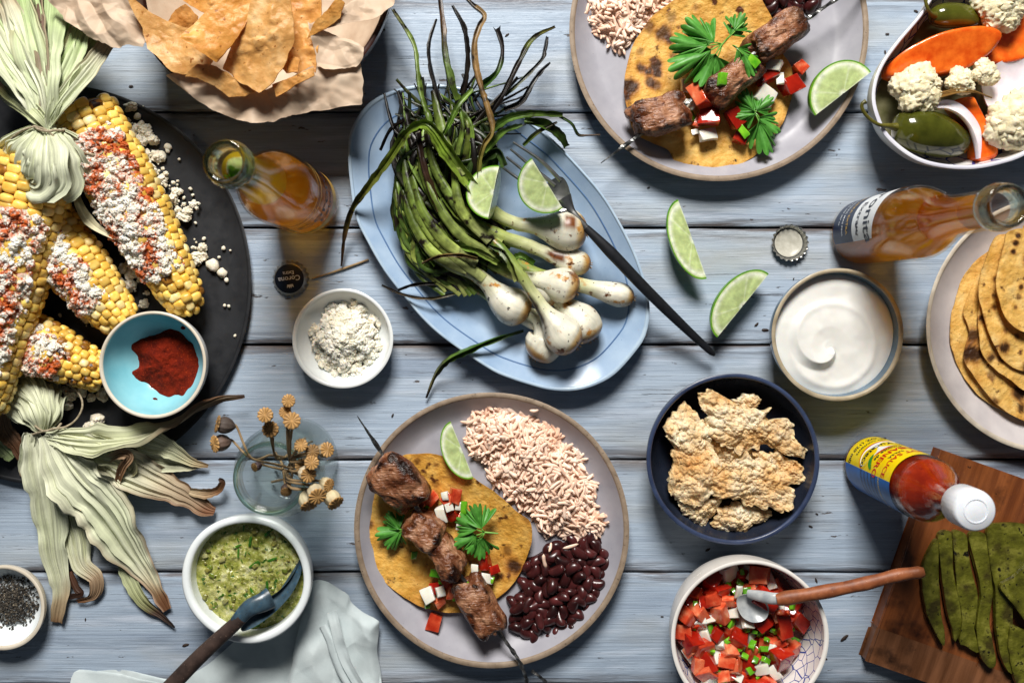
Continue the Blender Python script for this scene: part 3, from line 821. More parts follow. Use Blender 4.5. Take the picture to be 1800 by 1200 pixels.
spots_ = [(374, 466, 11), (390, 480, 9), (398, 492, 4), (395, 537, 3), (402, 538, 3), (413, 590, 2.5), (222, 195, 3), (242, 205, 6), (207, 212, 4), (295, 258, 6), (278, 247, 3), (315, 280, 2.5), (335, 332, 3), (344, 392, 2.5), (358, 420, 3), (295, 265, 4), (283, 274, 9), (393, 436, 3.5), (385, 452, 2.5), (359, 419, 3), (172, 738, 12), (130, 690, 8), (405, 440, 2), (120, 712, 9)]
for x_, y_, r_ in spots_:
    o = put('cheese_crumb', base[random.randrange(4)], None, W(x_, y_, 0.85), (0, 0, random.uniform(0, 6)), r_ / 20)
    props(o, 'single crumb of white cheese lying apart on the black platter', 'cheese crumb', 'single cheese crumbs on the black platter')

# ---- husks
M_husk = mat('corn_husk', [(0.3, '#e2e2e2'), (0.7, '#ffffff')], 0.5, rough=0.55, bump=0.35, bscale=2, bdist=0.05, vcol=True, streak=(30, 0.6, 0.30), transl=0.12, spec=0.35)
M_twine = mat('twine', [(0.3, '#7d705a'), (0.7, '#b3a68c')], 6, rough=0.9, bump=0.8, bscale=12, bdist=0.03, stretch=(1, 1, 1))
GREEN = [(0, '#cfdab0'), (0.35, '#b7cb88'), (0.8, '#9dbb66'), (1, '#8aa854')]
PALE = [(0, '#dfe3c4'), (0.5, '#cdd9a8'), (0.78, '#c9cfa4'), (0.9, '#a98f66'), (1, '#6f4a30')]
BRWN = [(0, '#d3d8b4'), (0.45, '#cfd0a6'), (0.7, '#b59a74'), (1, '#7a5138')]
DARK = [(0, '#b9c888'), (0.5, '#8f9456'), (0.75, '#4a3528'), (1, '#1b1513')]
def husk_leaf(root, P, w, stops, seed, cup=0.18, twist=0.0, pleat=0.10, edge=None, roll=0.0, n=40, wav=0.12):
    Pp = spl(P, n)
    ws = np.interp(np.linspace(0, 1, n), np.linspace(0, 1, len(w)), w)
    ws = ws * (1 + 0.10 * vn(np.stack([np.arange(n) * 0.45, np.zeros(n), np.full(n, seed * 2.0)], -1)))
    V, F, uv = ribbon(Pp, ws, 33, cup, twist, 0.03, pleat, seed, wav, roll, 0.16)
    v = uv[:, 1]; vmax = v.max(); u = np.abs(uv[:, 0] - 0.5) * 2
    t = np.clip(v / vmax + 0.10 * fbm(V * 0.5 + seed * 3, 2), 0, 1)
    C_ = grad(t, stops)
    if edge:
        k = np.clip((u - 0.72 + 0.22 * fbm(V * 0.4 + seed, 3)) / 0.18, 0, 1) * np.clip(v / vmax * 1.6 - 0.15, 0, 1) * 0.85
        C_ = C_ * (1 - k[:, None]) + c3(edge) * k[:, None]
    vein = 1 - 0.16 * np.clip(1 - np.abs(((uv[:, 0] * 5) % 1) - 0.5) / 0.12, 0, 1)
    lum = C_.mean(1)[:, None]; kl = np.clip((lum - 0.12) * 3, 0, 1) * 0.50
    C_ = np.clip(C_ * 1.12, 0, 0.9) * (1 - kl) + c3('#f3f2dd') * kl
    return mk('husk_leaf', V, F, M_husk, root, colr=C_ * vein[:, None], uv=uv)

hz1 = (0, 0, 2.609)
knot = Z(hz1, [(215, 590)], 7.4)[0]
husk1 = thing('corn_husk', 'fresh green corn husk tied with twine into a sheaf, upper left', 'corn husk', [knot[0], knot[1], 0.9])
# skirt below the tie
rr = random.Random(3)
for k in range(8):
    u = k / 7
    p1 = (160 + 100 * u, 600, 8.2 - 0.9 * abs(u - 0.5)); p2 = (60 + 280 * u + rr.uniform(-10, 10), 700, 9.4 - 3.4 * (2 * u - 1) ** 2)
    p3 = (10 + 385 * u, 800 + 20 * math.sin(u * 3), 8.8 - 5.0 * (2 * u - 1) ** 2); p4 = (0 + 405 * u, 838 + 18 * math.sin(u * 9), 8.0 - 5.2 * (2 * u - 1) ** 2)
    husk_leaf(husk1, Z(hz1, [p1, p2, p3, p4]), [1.1, 3.0, 3.7, 3.1], [(0, '#c2cf96'), (0.5, '#dbe3bf'), (1, '#d2ddb0')], 20 + k, cup=-0.12, pleat=0.07, n=26)
# sheaf above the tie
tops = [((90, -60), 130, GREEN), ((-60, 40), 150, PALE), ((-70, -60), 120, GREEN), ((180, -70), 60, [(0, '#b8a384'), (0.5, '#7b6352'), (1, '#5a463c')]), ((330, 20), 150, GREEN), ((420, 60), 130, GREEN), ((505, 190), 80, [(0, '#b7cb88'), (0.6, '#c3cfa0'), (1, '#8f7a66')]), ((255, -60), 120, GREEN), ((20, -20), 110, PALE), ((385, 110), 110, GREEN), ((-40, 200), 110, GREEN), ((-60, 330), 90, DARK), ((470, 130), 60, GREEN), ((140, -70), 90, GREEN)]
for k, (e, w, st) in enumerate(tops):
    m1 = (215 + (e[0] - 215) * 0.2 + rr.uniform(-6, 6), 590 + (e[1] - 590) * 0.28, 7.9 + rr.uniform(-0.5, 0.6)); m2 = (215 + (e[0] - 215) * 0.62, 590 + (e[1] - 590) * 0.64, 7.2 + rr.uniform(-1.2, 0.8))
    husk_leaf(husk1, Z(hz1, [(200 + 4 * k - 20, 592, 7.6), m1, m2, (*e, 5.6 + rr.uniform(-1.6, 1.0))]), [0.7, w / 2.609 / 20 * 0.85, w / 2.609 / 20 * 1.12, w / 2.609 / 20 * 0.8], st, 50 + k, cup=rr.uniform(-0.3, 0.3), pleat=0.18, roll=rr.uniform(-0.5, 0.5), twist=rr.uniform(-0.5, 0.5), n=30, edge='#9a8a62' if k % 3 == 0 else None)
tw = Z(hz1, [(150, 570, 7.6), (175, 592, 8.5), (215, 602, 8.9), (255, 598, 8.6), (285, 600, 8.0), (300, 590, 7.2)])
V, F = tube(spl(tw, 40), 0.11, 8, twist=30); mk('twine', V, F, M_twine, husk1)
tw = Z(hz1, [(160, 580, 8.2), (210, 596, 8.9), (265, 640, 8.4), (310, 655, 7.8), (390, 700, 7.2), (450, 710, 6.8), (475, 690, 6.6), (460, 650, 6.6), (440, 590, 6.4)])
V, F = tube(spl(tw, 60), 0.085, 8, twist=30); mk('twine', V, F, M_twine, husk1)
tw = Z(hz1, [(160, 580, 8.2), (100, 600, 8.0), (40, 650, 7.2), (0, 730, 6.2)])
V, F = tube(spl(tw, 40), 0.085, 8, twist=30); mk('twine', V, F, M_twine, husk1)

hz2 = (0, 380, 2.609); hz3 = (0, 740, 2.609)
k2 = Z(hz3, [(200, 45)], 3.0)[0]
husk2 = thing('corn_husk', 'dry corn husk tied with twine, its brown tipped leaves spread over the blue planks', 'corn husk', [k2[0], k2[1], 0])
lv = [  # points in zone 3, widths in zone px, gradient, edge colour
    ([(600, 330, .4), (520, 260, .8), (420, 160, 1.6), (250, 70, 2.6)][::-1], [90, 160, 150, 40], [(0, '#cfd9a8'), (1, '#a9b878')], None),
    ([(150, 55, 3.0), (190, 200, 2.6), (235, 430, 1.6), (258, 620, 0.8), (285, 760, 0.5), (262, 920, 0.5)], [70, 150, 150, 120, 80, 60], PALE, None),
    ([(210, 60, 3.4), (330, 240, 3.0), (480, 400, 2.3), (600, 590, 1.2), (690, 720, 0.6), (770, 862, 0.5)], [70, 230, 260, 170, 90, 40], PALE, '#9c7458'),
    ([(300, 330, 1.4), (350, 520, 1.0), (375, 650, 0.8), (440, 720, 0.9), (430, 800, 0.7), (355, 825, 0.5)], [90, 110, 90, 60, 45, 20], [(0, '#c6d098'), (0.5, '#ccd2a2'), (0.75, '#a98660'), (1, '#6b432a')], None),
    ([(560, 600, 0.5), (590, 700, 0.5), (650, 815, 0.5), (740, 890, 0.45), (802, 945, 0.4)], [50, 70, 60, 35, 8], DARK, None),
    ([(320, 690, 0.5), (350, 760, 0.6), (370, 790, 0.6), (310, 805, 0.4)], [30, 40, 30, 20], [(0, '#5a3a28'), (1, '#2c1c16')], None),
    ([(260, 70, 3.2), (420, 110, 3.0), (520, 150, 2.8), (600, 215, 2.2), (540, 260, 1.8)], [90, 130, 110, 70, 20], [(0, '#d6dd9a'), (0.7, '#c9d088'), (1, '#9a7a50')], None),
    ([(470, 190, 2.4), (550, 150, 3.4), (592, 165, 3.4), (560, 215, 3.0), (540, 290, 2.4), (562, 355, 2.0)], [20, 45, 45, 35, 25, 8], [(0, '#c9b68a'), (0.3, '#a98058'), (1, '#5a3a26')], None),
    ([(230, 60, 3.2), (450, 130, 2.8), (600, 220, 2.0), (740, 290, 1.2), (860, 350, 0.8), (940, 400, 0.7), (985, 415, 0.7)], [70, 150, 190, 130, 90, 70, 40], BRWN, '#8a6548'),
    ([(870, 320, 0.8), (940, 330, 1.0), (1000, 315, 1.2), (1022, 280, 1.4), (1005, 262, 1.3)], [30, 45, 35, 30, 10], [(0, '#b09468'), (0.6, '#8a6240'), (1, '#3a2820')], None),
    ([(560, 70, 2.6), (680, 90, 2.2), (790, 130, 1.4), (880, 185, 0.9), (955, 205, 0.6)], [60, 110, 80, 40, 18], [(0, '#cfd8a4'), (0.6, '#c2c78c'), (0.85, '#b59a62'), (1, '#8a6a40')], None),
    ([(640, 170, 1.6), (760, 195, 1.0), (860, 205, 0.6), (935, 205, 0.5)], [60, 80, 45, 12], [(0, '#cfd8a4'), (0.7, '#c2c090'), (1, '#a08858')], None),
    ([(10, -40, 2.4), (30, 40, 2.2), (80, 110, 1.9), (118, 190, 1.4)], [50, 70, 70, 30], [(0, '#9a7a5c'), (0.6, '#7a563e'), (1, '#4a3024')], None),
    ([(-60, 60, 1.6), (0, 110, 1.8), (60, 170, 1.6)], [60, 80, 40], GREEN, None),
    ([(140, 60, 3.0), (120, 140, 2.4), (108, 220, 1.6), (118, 265, 1.2)], [60, 60, 50, 20], PALE, None)]
for k, (p, w, st, ed) in enumerate(lv):
    husk_leaf(husk2, Z(hz3, p), [x / 2.609 / 20 for x in w], st, 80 + k, cup=0.10 if k not in (7, 9) else 0.35, pleat=0.09, edge=ed, twist=0.4 if k in (3, 7, 8) else 0.0, n=44, wav=0.16)
# twisted brown leaf reaching right past the bowl
husk_leaf(husk2, Z(hz2, [(215, 1010, 3.3), (420, 1035, 3.4), (640, 1010, 3.0), (790, 955, 2.6), (900, 890, 2.4), (1000, 845, 2.2), (1122, 825, 2.0)]), [x / 52 for x in (60, 150, 130, 90, 80, 45, 14)], [(0, '#d3dcae'), (0.4, '#c6cf96'), (0.62, '#9b8460'), (1, '#4e382c')], 97, cup=0.15, twist=2.6, pleat=0.14, edge='#7a5a42', n=60)
# bulging base above the tie
for k in range(7):
    u = k / 6
    husk_leaf(husk2, Z(hz2, [(190, 985, 3.2), (130 + 90 * u, 900, 3.9 - 1.2 * abs(u - 0.4)), (45 + 200 * u, 830 - 40 * math.sin(u * 3), 3.6 - 1.5 * u), (40 + 235 * u, 790 + 30 * u * u, 2.6 - 0.8 * u)]), [0.9, 2.6, 2.6, 1.6], [(0, '#c3cf98'), (0.5, '#cfd8aa'), (0.8, '#b5b98a'), (1, '#8d7a58')], 110 + k, cup=-0.1, n=26)
tw = Z(hz2, [(160, 960, 3.6), (200, 985, 3.9), (240, 975, 3.9), (300, 965, 3.5), (350, 930, 3.2), (378, 870, 3.0), (360, 810, 2.8), (300, 760, 2.6)])
V, F = tube(spl(tw, 50), 0.085, 8, twist=30); mk('twine', V, F, M_twine, husk2)
tw = Z(hz2, [(150, 1000, 3.0), (200, 985, 3.9), (255, 975, 3.7), (280, 950, 3.0)])
V, F = tube(spl(tw, 30), 0.10, 8, twist=20); mk('twine', V, F, M_twine, husk2)
# a loose strip of husk between the cobs
sV, sF, suv = ribbon(spl(Z(hz1, [(340, 870, 4.8), (380, 970, 5.0), (440, 1040, 5.2), (560, 1110, 5.2)]), 24), np.interp(np.linspace(0, 1, 24), [0, .5, 1], [0.6, 0.9, 0.2]), 9, 0.2, 0.3, 0.04, 0.1, 5)
o = mk('husk_strip', sV, sF, M_husk, None, colr=grad(np.clip(suv[:, 1] / suv[:, 1].max(), 0, 1), [(0, '#d6d2a0'), (1, '#e6dcc0')]), uv=suv)
props(o, 'narrow pale strip of husk lying between two corn cobs', 'corn husk')
# ================================================================ SPRING ONIONS ON THE OVAL PLATTER
M_bulb = mat('onion_bulb', [(0.3, '#d2d2d2'), (0.7, '#ffffff')], 0.7, rough=0.36, bump=0.3, bscale=1.6, bdist=0.05, vcol=True, sss=0.2, sssr=0.4, streak=(22, 0.7, 0.16), spots=((0.9, 0.60, 0.68, '#b07c38', 6), (1.1, 0.625, 0.68, '#5a3314', 6), (2.4, 0.65, 0.70, '#20140c', 4)))
M_leaf = mat('grilled_onion_leaf', [(0.3, '#8a8a8a'), (0.7, '#ffffff')], 0.9, rough=0.35, bump=0.4, bscale=2.2, bdist=0.06, vcol=True, streak=(14, 1.6, 0.35), spec=0.5, transl=0.12, spots=((0.7, 0.545, 0.64, '#1a130d', 6),))
hA = (600, 0, 2.609); hB = (600, 300, 2.687)
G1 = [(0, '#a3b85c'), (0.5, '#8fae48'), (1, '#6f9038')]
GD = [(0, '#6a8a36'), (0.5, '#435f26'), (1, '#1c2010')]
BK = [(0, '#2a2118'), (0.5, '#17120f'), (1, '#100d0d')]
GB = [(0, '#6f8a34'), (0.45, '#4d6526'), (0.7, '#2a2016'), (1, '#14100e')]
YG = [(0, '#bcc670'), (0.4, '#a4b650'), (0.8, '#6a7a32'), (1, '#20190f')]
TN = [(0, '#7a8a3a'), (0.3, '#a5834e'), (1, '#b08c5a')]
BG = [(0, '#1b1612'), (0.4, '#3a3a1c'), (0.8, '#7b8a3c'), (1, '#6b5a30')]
onion_no = [0]
def leafpart(root, P, w, stops, seed, flat=True, twist=0.0, cup=0.55):
    n = max(18, 7 * len(P)); Pp = spl(P, n)
    if seed >= 460:      # hollow leaves, collapsed to flattened tubes
        ws = np.interp(np.linspace(0, 1, n), np.linspace(0, 1, len(w)), w) * (1 + 0.10 * vn(np.stack([np.arange(n) * 0.25, np.zeros(n), np.full(n, seed * 1.0)], -1)))
        V, F = tube(Pp, ws * (0.27 if seed >= 500 else 0.31), 12, 0.5, twist=twist * 1.5, ph=seed * 0.7)
        V = V + 0.045 * fbm(V * 2.2 + seed, 3)[:, None]
        Lt = np.repeat(np.linspace(0, 1, n), 12); uv = np.stack([np.tile(np.arange(12) / 12.0, n), Lt], -1)
        t = np.clip(Lt + 0.14 * fbm(V * 0.6 + seed, 3), 0, 1)
        C_ = grad(t, stops) * (1 + 0.7 * fbm(V * 0.9 + seed * 2, 3))[:, None]
        return mk('leaf', V, F, M_leaf, root, colr=np.clip(C_, 0.002, 1), uv=uv)
    ws = np.interp(np.linspace(0, 1, n), np.linspace(0, 1, len(w)), w)
    V, F, uv = ribbon(Pp, 0.62 * ws * (1 + 0.22 * vn(np.stack([np.arange(n) * 0.6, np.zeros(n), np.full(n, seed * 1.0)], -1))), 9, cup, twist, 0.10, 0.22, seed, 0.10, roll=random.Random(seed).uniform(-0.5, 0.5))
    t = np.clip(uv[:, 1] / uv[:, 1].max() + 0.12 * fbm(V * 0.6 + seed, 3), 0, 1)
    C_ = grad(t, stops) * (1 + 0.35 * fbm(V * np.array([1.2, 1.2, 1.2]) + seed * 2, 3))[:, None]
    return mk('leaf', V, F, M_leaf, root, colr=np.clip(C_, 0.002, 1), uv=uv)

def onion(label, path, radii, burn=None, seed=0):
    """path from the root end of the bulb up the stalk [(px,py,z)], radii in photo px"""
    P = np.array([W(*p) for p in path])
    n = 64; Q = spl(P, 200); Ls = np.concatenate([[0], np.cumsum(np.linalg.norm(np.diff(Q, axis=0), axis=1))])
    sv = np.linspace(0, 1, n) ** 1.25 * Ls[-1]
    Pp = np.stack([np.interp(sv, Ls, Q[:, q]) for q in range(3)], -1)
    rb = max(radii[:4]) / S; lb = rb * (2.2 if rb > 1.25 else 3.0); s0 = lb * 0.40; rn = radii[3] / S * 0.72; re = radii[-1] / S * 0.75
    body = np.where(sv < s0, np.sqrt(np.clip(1 - ((s0 - sv) / (s0 * 1.06)) ** 2, 0.02, 1)) ** 0.9, np.exp(-((sv - s0) / (lb * 0.50)) ** 2))
    nk = rn + (re - rn) * np.clip((sv - lb) / max(Ls[-1] - lb, 0.1), 0, 1)
    rs = np.where(sv < s0, rb * body, nk + (rb - nk) * body)
    root = thing('spring_onion', label, 'spring onion', [P[0][0], P[0][1], 0.7], 'grilled spring onions on the blue platter')
    V, F = tube(Pp, rs, 18)
    t = np.repeat(np.interp(sv, [0, lb, lb * 1.6, max(Ls[-1], lb * 1.7)], [0, 0.34, 0.5, 1.0]), 18); ang = np.tile(np.linspace(0, 2 * PI, 18, endpoint=False), n)
    V = V + 0.06 * fbm(V * 1.0 + seed, 2)[:, None]
    C_ = grad(t, [(0, '#8a5e2c'), (0.03, '#b98a4a'), (0.055, '#d8bd88'), (0.08, '#ece8d4'), (0.3, '#ebe8d6'), (0.45, '#d8d9aa'), (0.65, '#a9b565'), (0.85, '#71893a'), (1, '#4f6a28')])
    if burn:
        for (t0, a0, tr, ar, hx) in burn:
            k = np.exp(-((t - t0) / tr) ** 2 - (((ang - a0 + PI) % (2 * PI) - PI) / ar) ** 2 + 0.6 * fbm(V * 2.0, 3))
            k = np.clip((k - 0.35) * 2.5, 0, 1)[:, None]
            C_ = C_ * (1 - k) + c3(hx) * k
    uv = np.stack([ang / (2 * PI), t], -1)
    mk('bulb_and_stalk', V, F, M_bulb, root, colr=C_, uv=uv)
    # root plate with short rootlets
    d0 = unit(P[0] - Pp[3]); sd = unit(np.cross(d0, (0, 0, 1))); nn = np.cross(sd, d0)
    parts = []
    for q in range(7):
        a = q * 0.9; off = (sd * math.cos(a) + nn * math.sin(a)) * rs[0] * 0.5
        tp = spl([P[0] + off * 0.6, P[0] + off + d0 * 0.12, P[0] + off * 1.5 + d0 * 0.26], 5)
        parts.append(tube(tp, [0.05, 0.045, 0.035, 0.025, 0.01], 5))
    V, F, C_ = joinm(parts); mk('roots', V, F, M_bulb, root, colr=np.tile(c3('#a8824c'), (len(V), 1)), uv=np.zeros((len(V), 2)))
    return root

B_ = '#5a2f12'
o1 = onion('round bulbed spring onion highest on the blue platter, next to the lime wedges', [(1030, 408, 3.2), (985, 404, 3.2), (945, 398, 3.3), (905, 392, 3.5), (868, 372, 3.9), (835, 335, 4.4), (800, 290, 4.8)], [14, 37, 31, 15, 13, 14, 15], [(0.12, 1.2, 0.06, 0.5, '#7a451c')], 1)
o2 = onion('spring onion with a scorched neck lying just below the uppermost bulb', [(1036, 466, 2.5), (1005, 460, 2.6), (975, 450, 2.8), (930, 432, 3.2), (880, 415, 3.6), (830, 390, 3.8), (790, 350, 3.8)], [12, 23, 21, 15, 15, 17, 16], [(0.3, 1.5, 0.10, 0.7, '#6e3a16')], 2)
o3 = onion('slender straight spring onion whose white end lies furthest right on the platter', [(1113, 524, 2.4), (1085, 517, 2.5), (1045, 507, 2.7), (1000, 497, 2.9), (950, 484, 3.1), (900, 462, 3.2), (850, 440, 3.3)], [15, 21, 21, 18, 16, 15, 14], [(0.1, 0.3, 0.03, 0.4, '#8a5a28')], 3)
o4 = onion('spring onion bulb seen end on in the middle of the pile', [(1014, 512, 3.9), (1000, 506, 3.9), (980, 500, 3.7), (945, 492, 3.5), (900, 480, 3.3), (860, 462, 3.3)], [12, 30, 28, 16, 14, 13], [(0.05, 0.4, 0.05, 0.8, '#8a5a28')], 4)
o5 = onion('plump spring onion bulb lying furthest left on the platter', [(928, 552, 2.6), (905, 540, 2.7), (882, 524, 2.9), (852, 494, 3.2), (825, 476, 3.4), (790, 462, 3.4), (755, 425, 3.4), (725, 370, 3.4)], [12, 33, 32, 18, 15, 17, 17, 15], [(0.02, 5.5, 0.05, 0.6, '#6a3a18')], 5)
o6 = onion('spring onion with a long burnt streak lying across the others', [(1015, 607, 4.2), (992, 590, 4.3), (968, 560, 4.6), (940, 520, 4.9), (915, 482, 5.0), (890, 448, 4.9), (868, 425, 4.6)], [14, 33, 26, 14, 12, 11, 11], [(0.4, 2.5, 0.22, 0.55, '#2a140a')], 6)
o7 = onion('rounded spring onion bulb tucked behind the burnt streaked one', [(1040, 596, 2.7), (1024, 572, 2.8), (1000, 545, 3.0), (965, 515, 3.2), (920, 490, 3.2)], [14, 34, 28, 15, 13], [(0.05, 4.0, 0.05, 0.6, '#9a6a34')], 7)
o8 = onion('spring onion bulb with a black scorch mark, lowest on the blue platter', [(938, 628, 2.5), (952, 610, 2.6), (962, 588, 2.7), (945, 560, 2.7), (915, 545, 2.7)], [13, 33, 29, 15, 12], [(0.18, 1.2, 0.05, 0.35, '#15100c'), (0.02, 1.5, 0.06, 0.5, '#b08040')], 8)
o9 = onion('half hidden spring onion bulb under the pile', [(985, 525, 3.0), (960, 506, 3.0), (935, 494, 3.0), (900, 480, 3.0)], [14, 27, 20, 13], None, 9)
o10 = onion('spring onion neck showing below the plump left bulb', [(975, 560, 1.9), (940, 562, 1.9), (900, 550, 1.9), (860, 520, 2.0), (810, 490, 2.2)], [16, 19, 16, 13, 12], None, 10)

lw = lambda z_: z_ / 2.609 / 20
def ZA(p): return Z(hA, p)
def ZB(p): return Z(hB, p)
k = 300
for root, P, w, st in (
    (o1, ZA([(640, 900, 5.2), (560, 800, 5.6), (480, 690, 6.0), (420, 600, 6.2), (370, 570, 6.0), (300, 610, 5.6), (210, 740, 4.9), (120, 860, 4.0), (50, 960, 2.8), (15, 1080, 1.4), (0, 1220, 0.5)]), [90, 100, 90, 70, 55, 50, 60, 50, 40, 28, 14], [(0, '#90a842'), (0.35, '#7f9c34'), (0.6, '#8a9440'), (0.85, '#7a5a34'), (1, '#4a3022')]),
    (o1, ZA([(410, 560, 4.4), (370, 450, 4.2), (350, 330, 4.0), (330, 200, 3.6), (235, 45, 2.6)]), [36, 36, 36, 30, 18], [(0, '#7a9a3a'), (0.7, '#8aa050'), (1, '#b7b27c')]),
    (o2, ZA([(460, 520, 4.2), (440, 420, 4.4), (410, 300, 4.4), (405, 200, 4.4), (437, 90, 4.0)]), [30, 26, 26, 24, 14], BK),
    (o2, ZA([(530, 460, 4.4), (500, 380, 4.6), (470, 250, 4.6), (460, 100, 4.4), (445, -30, 4.0)]), [40, 50, 52, 48, 36], [(0, '#6f8a34'), (0.4, '#5a7030'), (0.7, '#6b4a28'), (1, '#2a1c14')]),
    (o3, ZA([(550, 430, 4.2), (570, 350, 4.4), (576, 250, 4.6), (560, 130, 4.6), (508, 28, 4.4)]), [36, 34, 32, 30, 18], BK),
    (o3, ZA([(630, 830, 5.6), (632, 740, 6.0), (655, 660, 6.3), (690, 600, 6.4), (668, 500, 6.3), (640, 410, 6.2), (612, 300, 6.2), (608, 200, 6.2), (630, 120, 6.0), (652, 72, 5.6), (600, 25, 5.2), (555, -25, 5.0)]), [24, 30, 32, 34, 42, 42, 38, 34, 36, 30, 26, 22], [(0, '#8a9440'), (0.25, '#9a7c44'), (0.5, '#b08a56'), (1, '#a88a5c')]),
    (o4, ZA([(640, 400, 4.6), (715, 330, 5.0), (738, 230, 4.6), (712, 130, 4.0)]), [50, 36, 24, 44], [(0, '#4f7a30'), (0.4, '#5a7a36'), (0.6, '#2a1c18'), (1, '#14100f')]),
    (o4, ZA([(680, 530, 4.6), (740, 440, 4.8), (815, 290, 4.6), (880, 180, 4.0), (980, 125, 3.4)]), [44, 44, 38, 30, 14], [(0, '#181412'), (0.5, '#241a14'), (0.75, '#6f7a36'), (1, '#6b5a2c')]),
    (o5, ZA([(750, 440, 4.2), (830, 365, 4.2), (915, 275, 3.8), (930, 230, 3.6), (942, 170, 3.2)]), [20, 26, 22, 30, 16], BG[::1] and [(0, '#6f7a40'), (0.5, '#4a4630'), (0.75, '#1c1614'), (1, '#141010')]),
    (o5, ZA([(745, 500, 4.0), (820, 465, 4.0), (880, 370, 3.8), (920, 320, 3.4), (957, 287, 3.0)]), [36, 44, 28, 22, 10], BK),
    (o6, ZA([(690, 600, 4.6), (770, 545, 4.9), (880, 525, 4.6), (1015, 530, 3.4)]), [46, 56, 50, 26], [(0, '#4a6a24'), (0.5, '#6f8f3a'), (1, '#4a5a2a')]),
    (o6, ZA([(1000, 535, 3.4), (1055, 570, 3.2), (1085, 620, 2.9), (1130, 622, 2.7), (1187, 620, 2.6)]), [22, 22, 20, 10, 8], [(0, '#4a6a2a'), (0.5, '#31461c'), (0.7, '#8a6a4a'), (1, '#9a7a5c')]),
    (o7, ZA([(840, 555, 4.0), (930, 575, 3.8), (1000, 625, 3.2), (1030, 675, 2.8)]), [50, 66, 64, 36], GD[:2] + [(1, '#2c4018')]),
    (o7, ZA([(835, 668, 3.8), (900, 610, 4.0), (990, 562, 3.6)]), [26, 30, 14], [(0, '#6f8a3a'), (0.6, '#5a5a30'), (1, '#3a2c1c')]),
    (o8, ZA([(290, 640, 3.6), (240, 590, 3.6), (215, 520, 3.4), (195, 430, 3.0)]), [30, 28, 22, 16], BK),
    (o8, ZA([(350, 720, 4.2), (315, 610, 4.0), (290, 510, 3.8), (258, 418, 3.4)]), [60, 56, 52, 22], BK),
    (o8, ZA([(290, 550, 3.8), (225, 600, 3.4), (180, 690, 3.0)]), [26, 24, 16], BK),
    (o9, ZA([(470, 620, 5.6), (500, 560, 5.8), (540, 480, 5.8), (602, 408, 5.4)]), [34, 38, 42, 24], [(0, '#6f9a34'), (1, '#8fae4c')]),
    (o9, ZA([(535, 710, 5.6), (560, 590, 5.8), (548, 500, 5.6)]), [30, 32, 16], G1),
    (o9, ZA([(450, 970, 5.0), (410, 880, 5.0), (370, 750, 5.0), (345, 610, 4.8)]), [36, 50, 50, 40], [(0, '#6a5a38'), (0.5, '#3a2418'), (1, '#1a1210')]),
    (o5, ZA([(250, 1060, 3.0), (245, 950, 3.4), (275, 800, 3.8), (322, 690, 3.8)]), [24, 56, 60, 30], [(0, '#5a6a2a'), (0.4, '#3f4a20'), (1, '#6f8a3a')]),
    (o5, ZA([(440, 1210, 3.6), (375, 1130, 3.8), (312, 1000, 4.0), (300, 870, 4.2), (340, 760, 4.2)]), [70, 70, 64, 56, 30], [(0, '#6f8f34'), (0.5, '#54702a'), (0.8, '#3a3a1c'), (1, '#7a8a40')]),
    (o2, ZA([(740, 1115, 4.0), (620, 1065, 4.4), (520, 1000, 4.6), (460, 910, 4.6)]), [56, 62, 66, 30], [(0, '#a0ac58'), (0.5, '#8a9c44'), (1, '#5a7028')]),
    (o4, ZA([(560, 1160, 4.2), (450, 1070, 4.4), (400, 1000, 4.4), (375, 960, 4.3)]), [40, 46, 40, 16], [(0, '#6f8a30'), (1, '#9aac58')]),
    (o10, ZA([(620, 1190, 4.0), (520, 1120, 4.3), (450, 1020, 4.4)]), [40, 40, 20], [(0, '#4a6020'), (1, '#7f9440')]),
    (o10, ZA([(660, 700, 5.0), (740, 610, 5.0), (830, 575, 4.6)]), [40, 46, 26], GD[:1] + [(1, '#5a7a30')]),
    (o10, ZA([(640, 740, 5.0), (715, 690, 5.2), (755, 760, 5.0)]), [46, 56, 40], [(0, '#2c4018'), (1, '#46602a')]),
    (o3, ZB([(640, 415, 5.0), (560, 397, 5.4), (460, 402, 5.2), (380, 437, 4.8)]), [26, 30, 24, 10], [(0, '#8a7a4a'), (0.4, '#9a7a48'), (1, '#4a3420')]),
    (o10, ZB([(560, 575, 2.4), (420, 603, 2.8), (300, 585, 2.9), (192, 540, 2.7)]), [16, 20, 18, 12], [(0, '#5a5a30'), (0.5, '#6a5430'), (1, '#2a2018')]),
    (o10, ZB([(480, 530, 2.6), (350, 535, 3.0), (265, 562, 3.0)]), [26, 22, 14], BK),
    (o8, ZB([(860, 755, 1.6), (740, 790, 2.6), (620, 835, 2.9), (505, 890, 2.4), (445, 960, 1.2), (400, 1072, 0.5)]), [16, 38, 46, 42, 30, 10], [(0, '#2f4a18'), (0.3, '#54802c'), (0.6, '#5f7f34'), (0.85, '#8a8450'), (1, '#3a2418')]),
    (o9, ZB([(830, 520, 5.2), (800, 440, 5.6), (760, 380, 5.4), (700, 350, 5.0)]), [36, 44, 44, 26], [(0, '#b0b468'), (0.4, '#7f9440'), (1, '#4a6a24')]),
    (o4, ZB([(910, 440, 4.8), (850, 405, 5.0), (815, 415, 4.8)]), [40, 44, 30], [(0, '#4f7a24'), (1, '#7aa03c')]),
    (o7, ZB([(740, 435, 4.4), (640, 380, 4.8), (560, 360, 4.6)]), [40, 46, 30], G1)):
    leafpart(root, P, [lw(x) for x in w], st, k, twist=random.Random(k).uniform(-0.6, 0.6)); k += 1
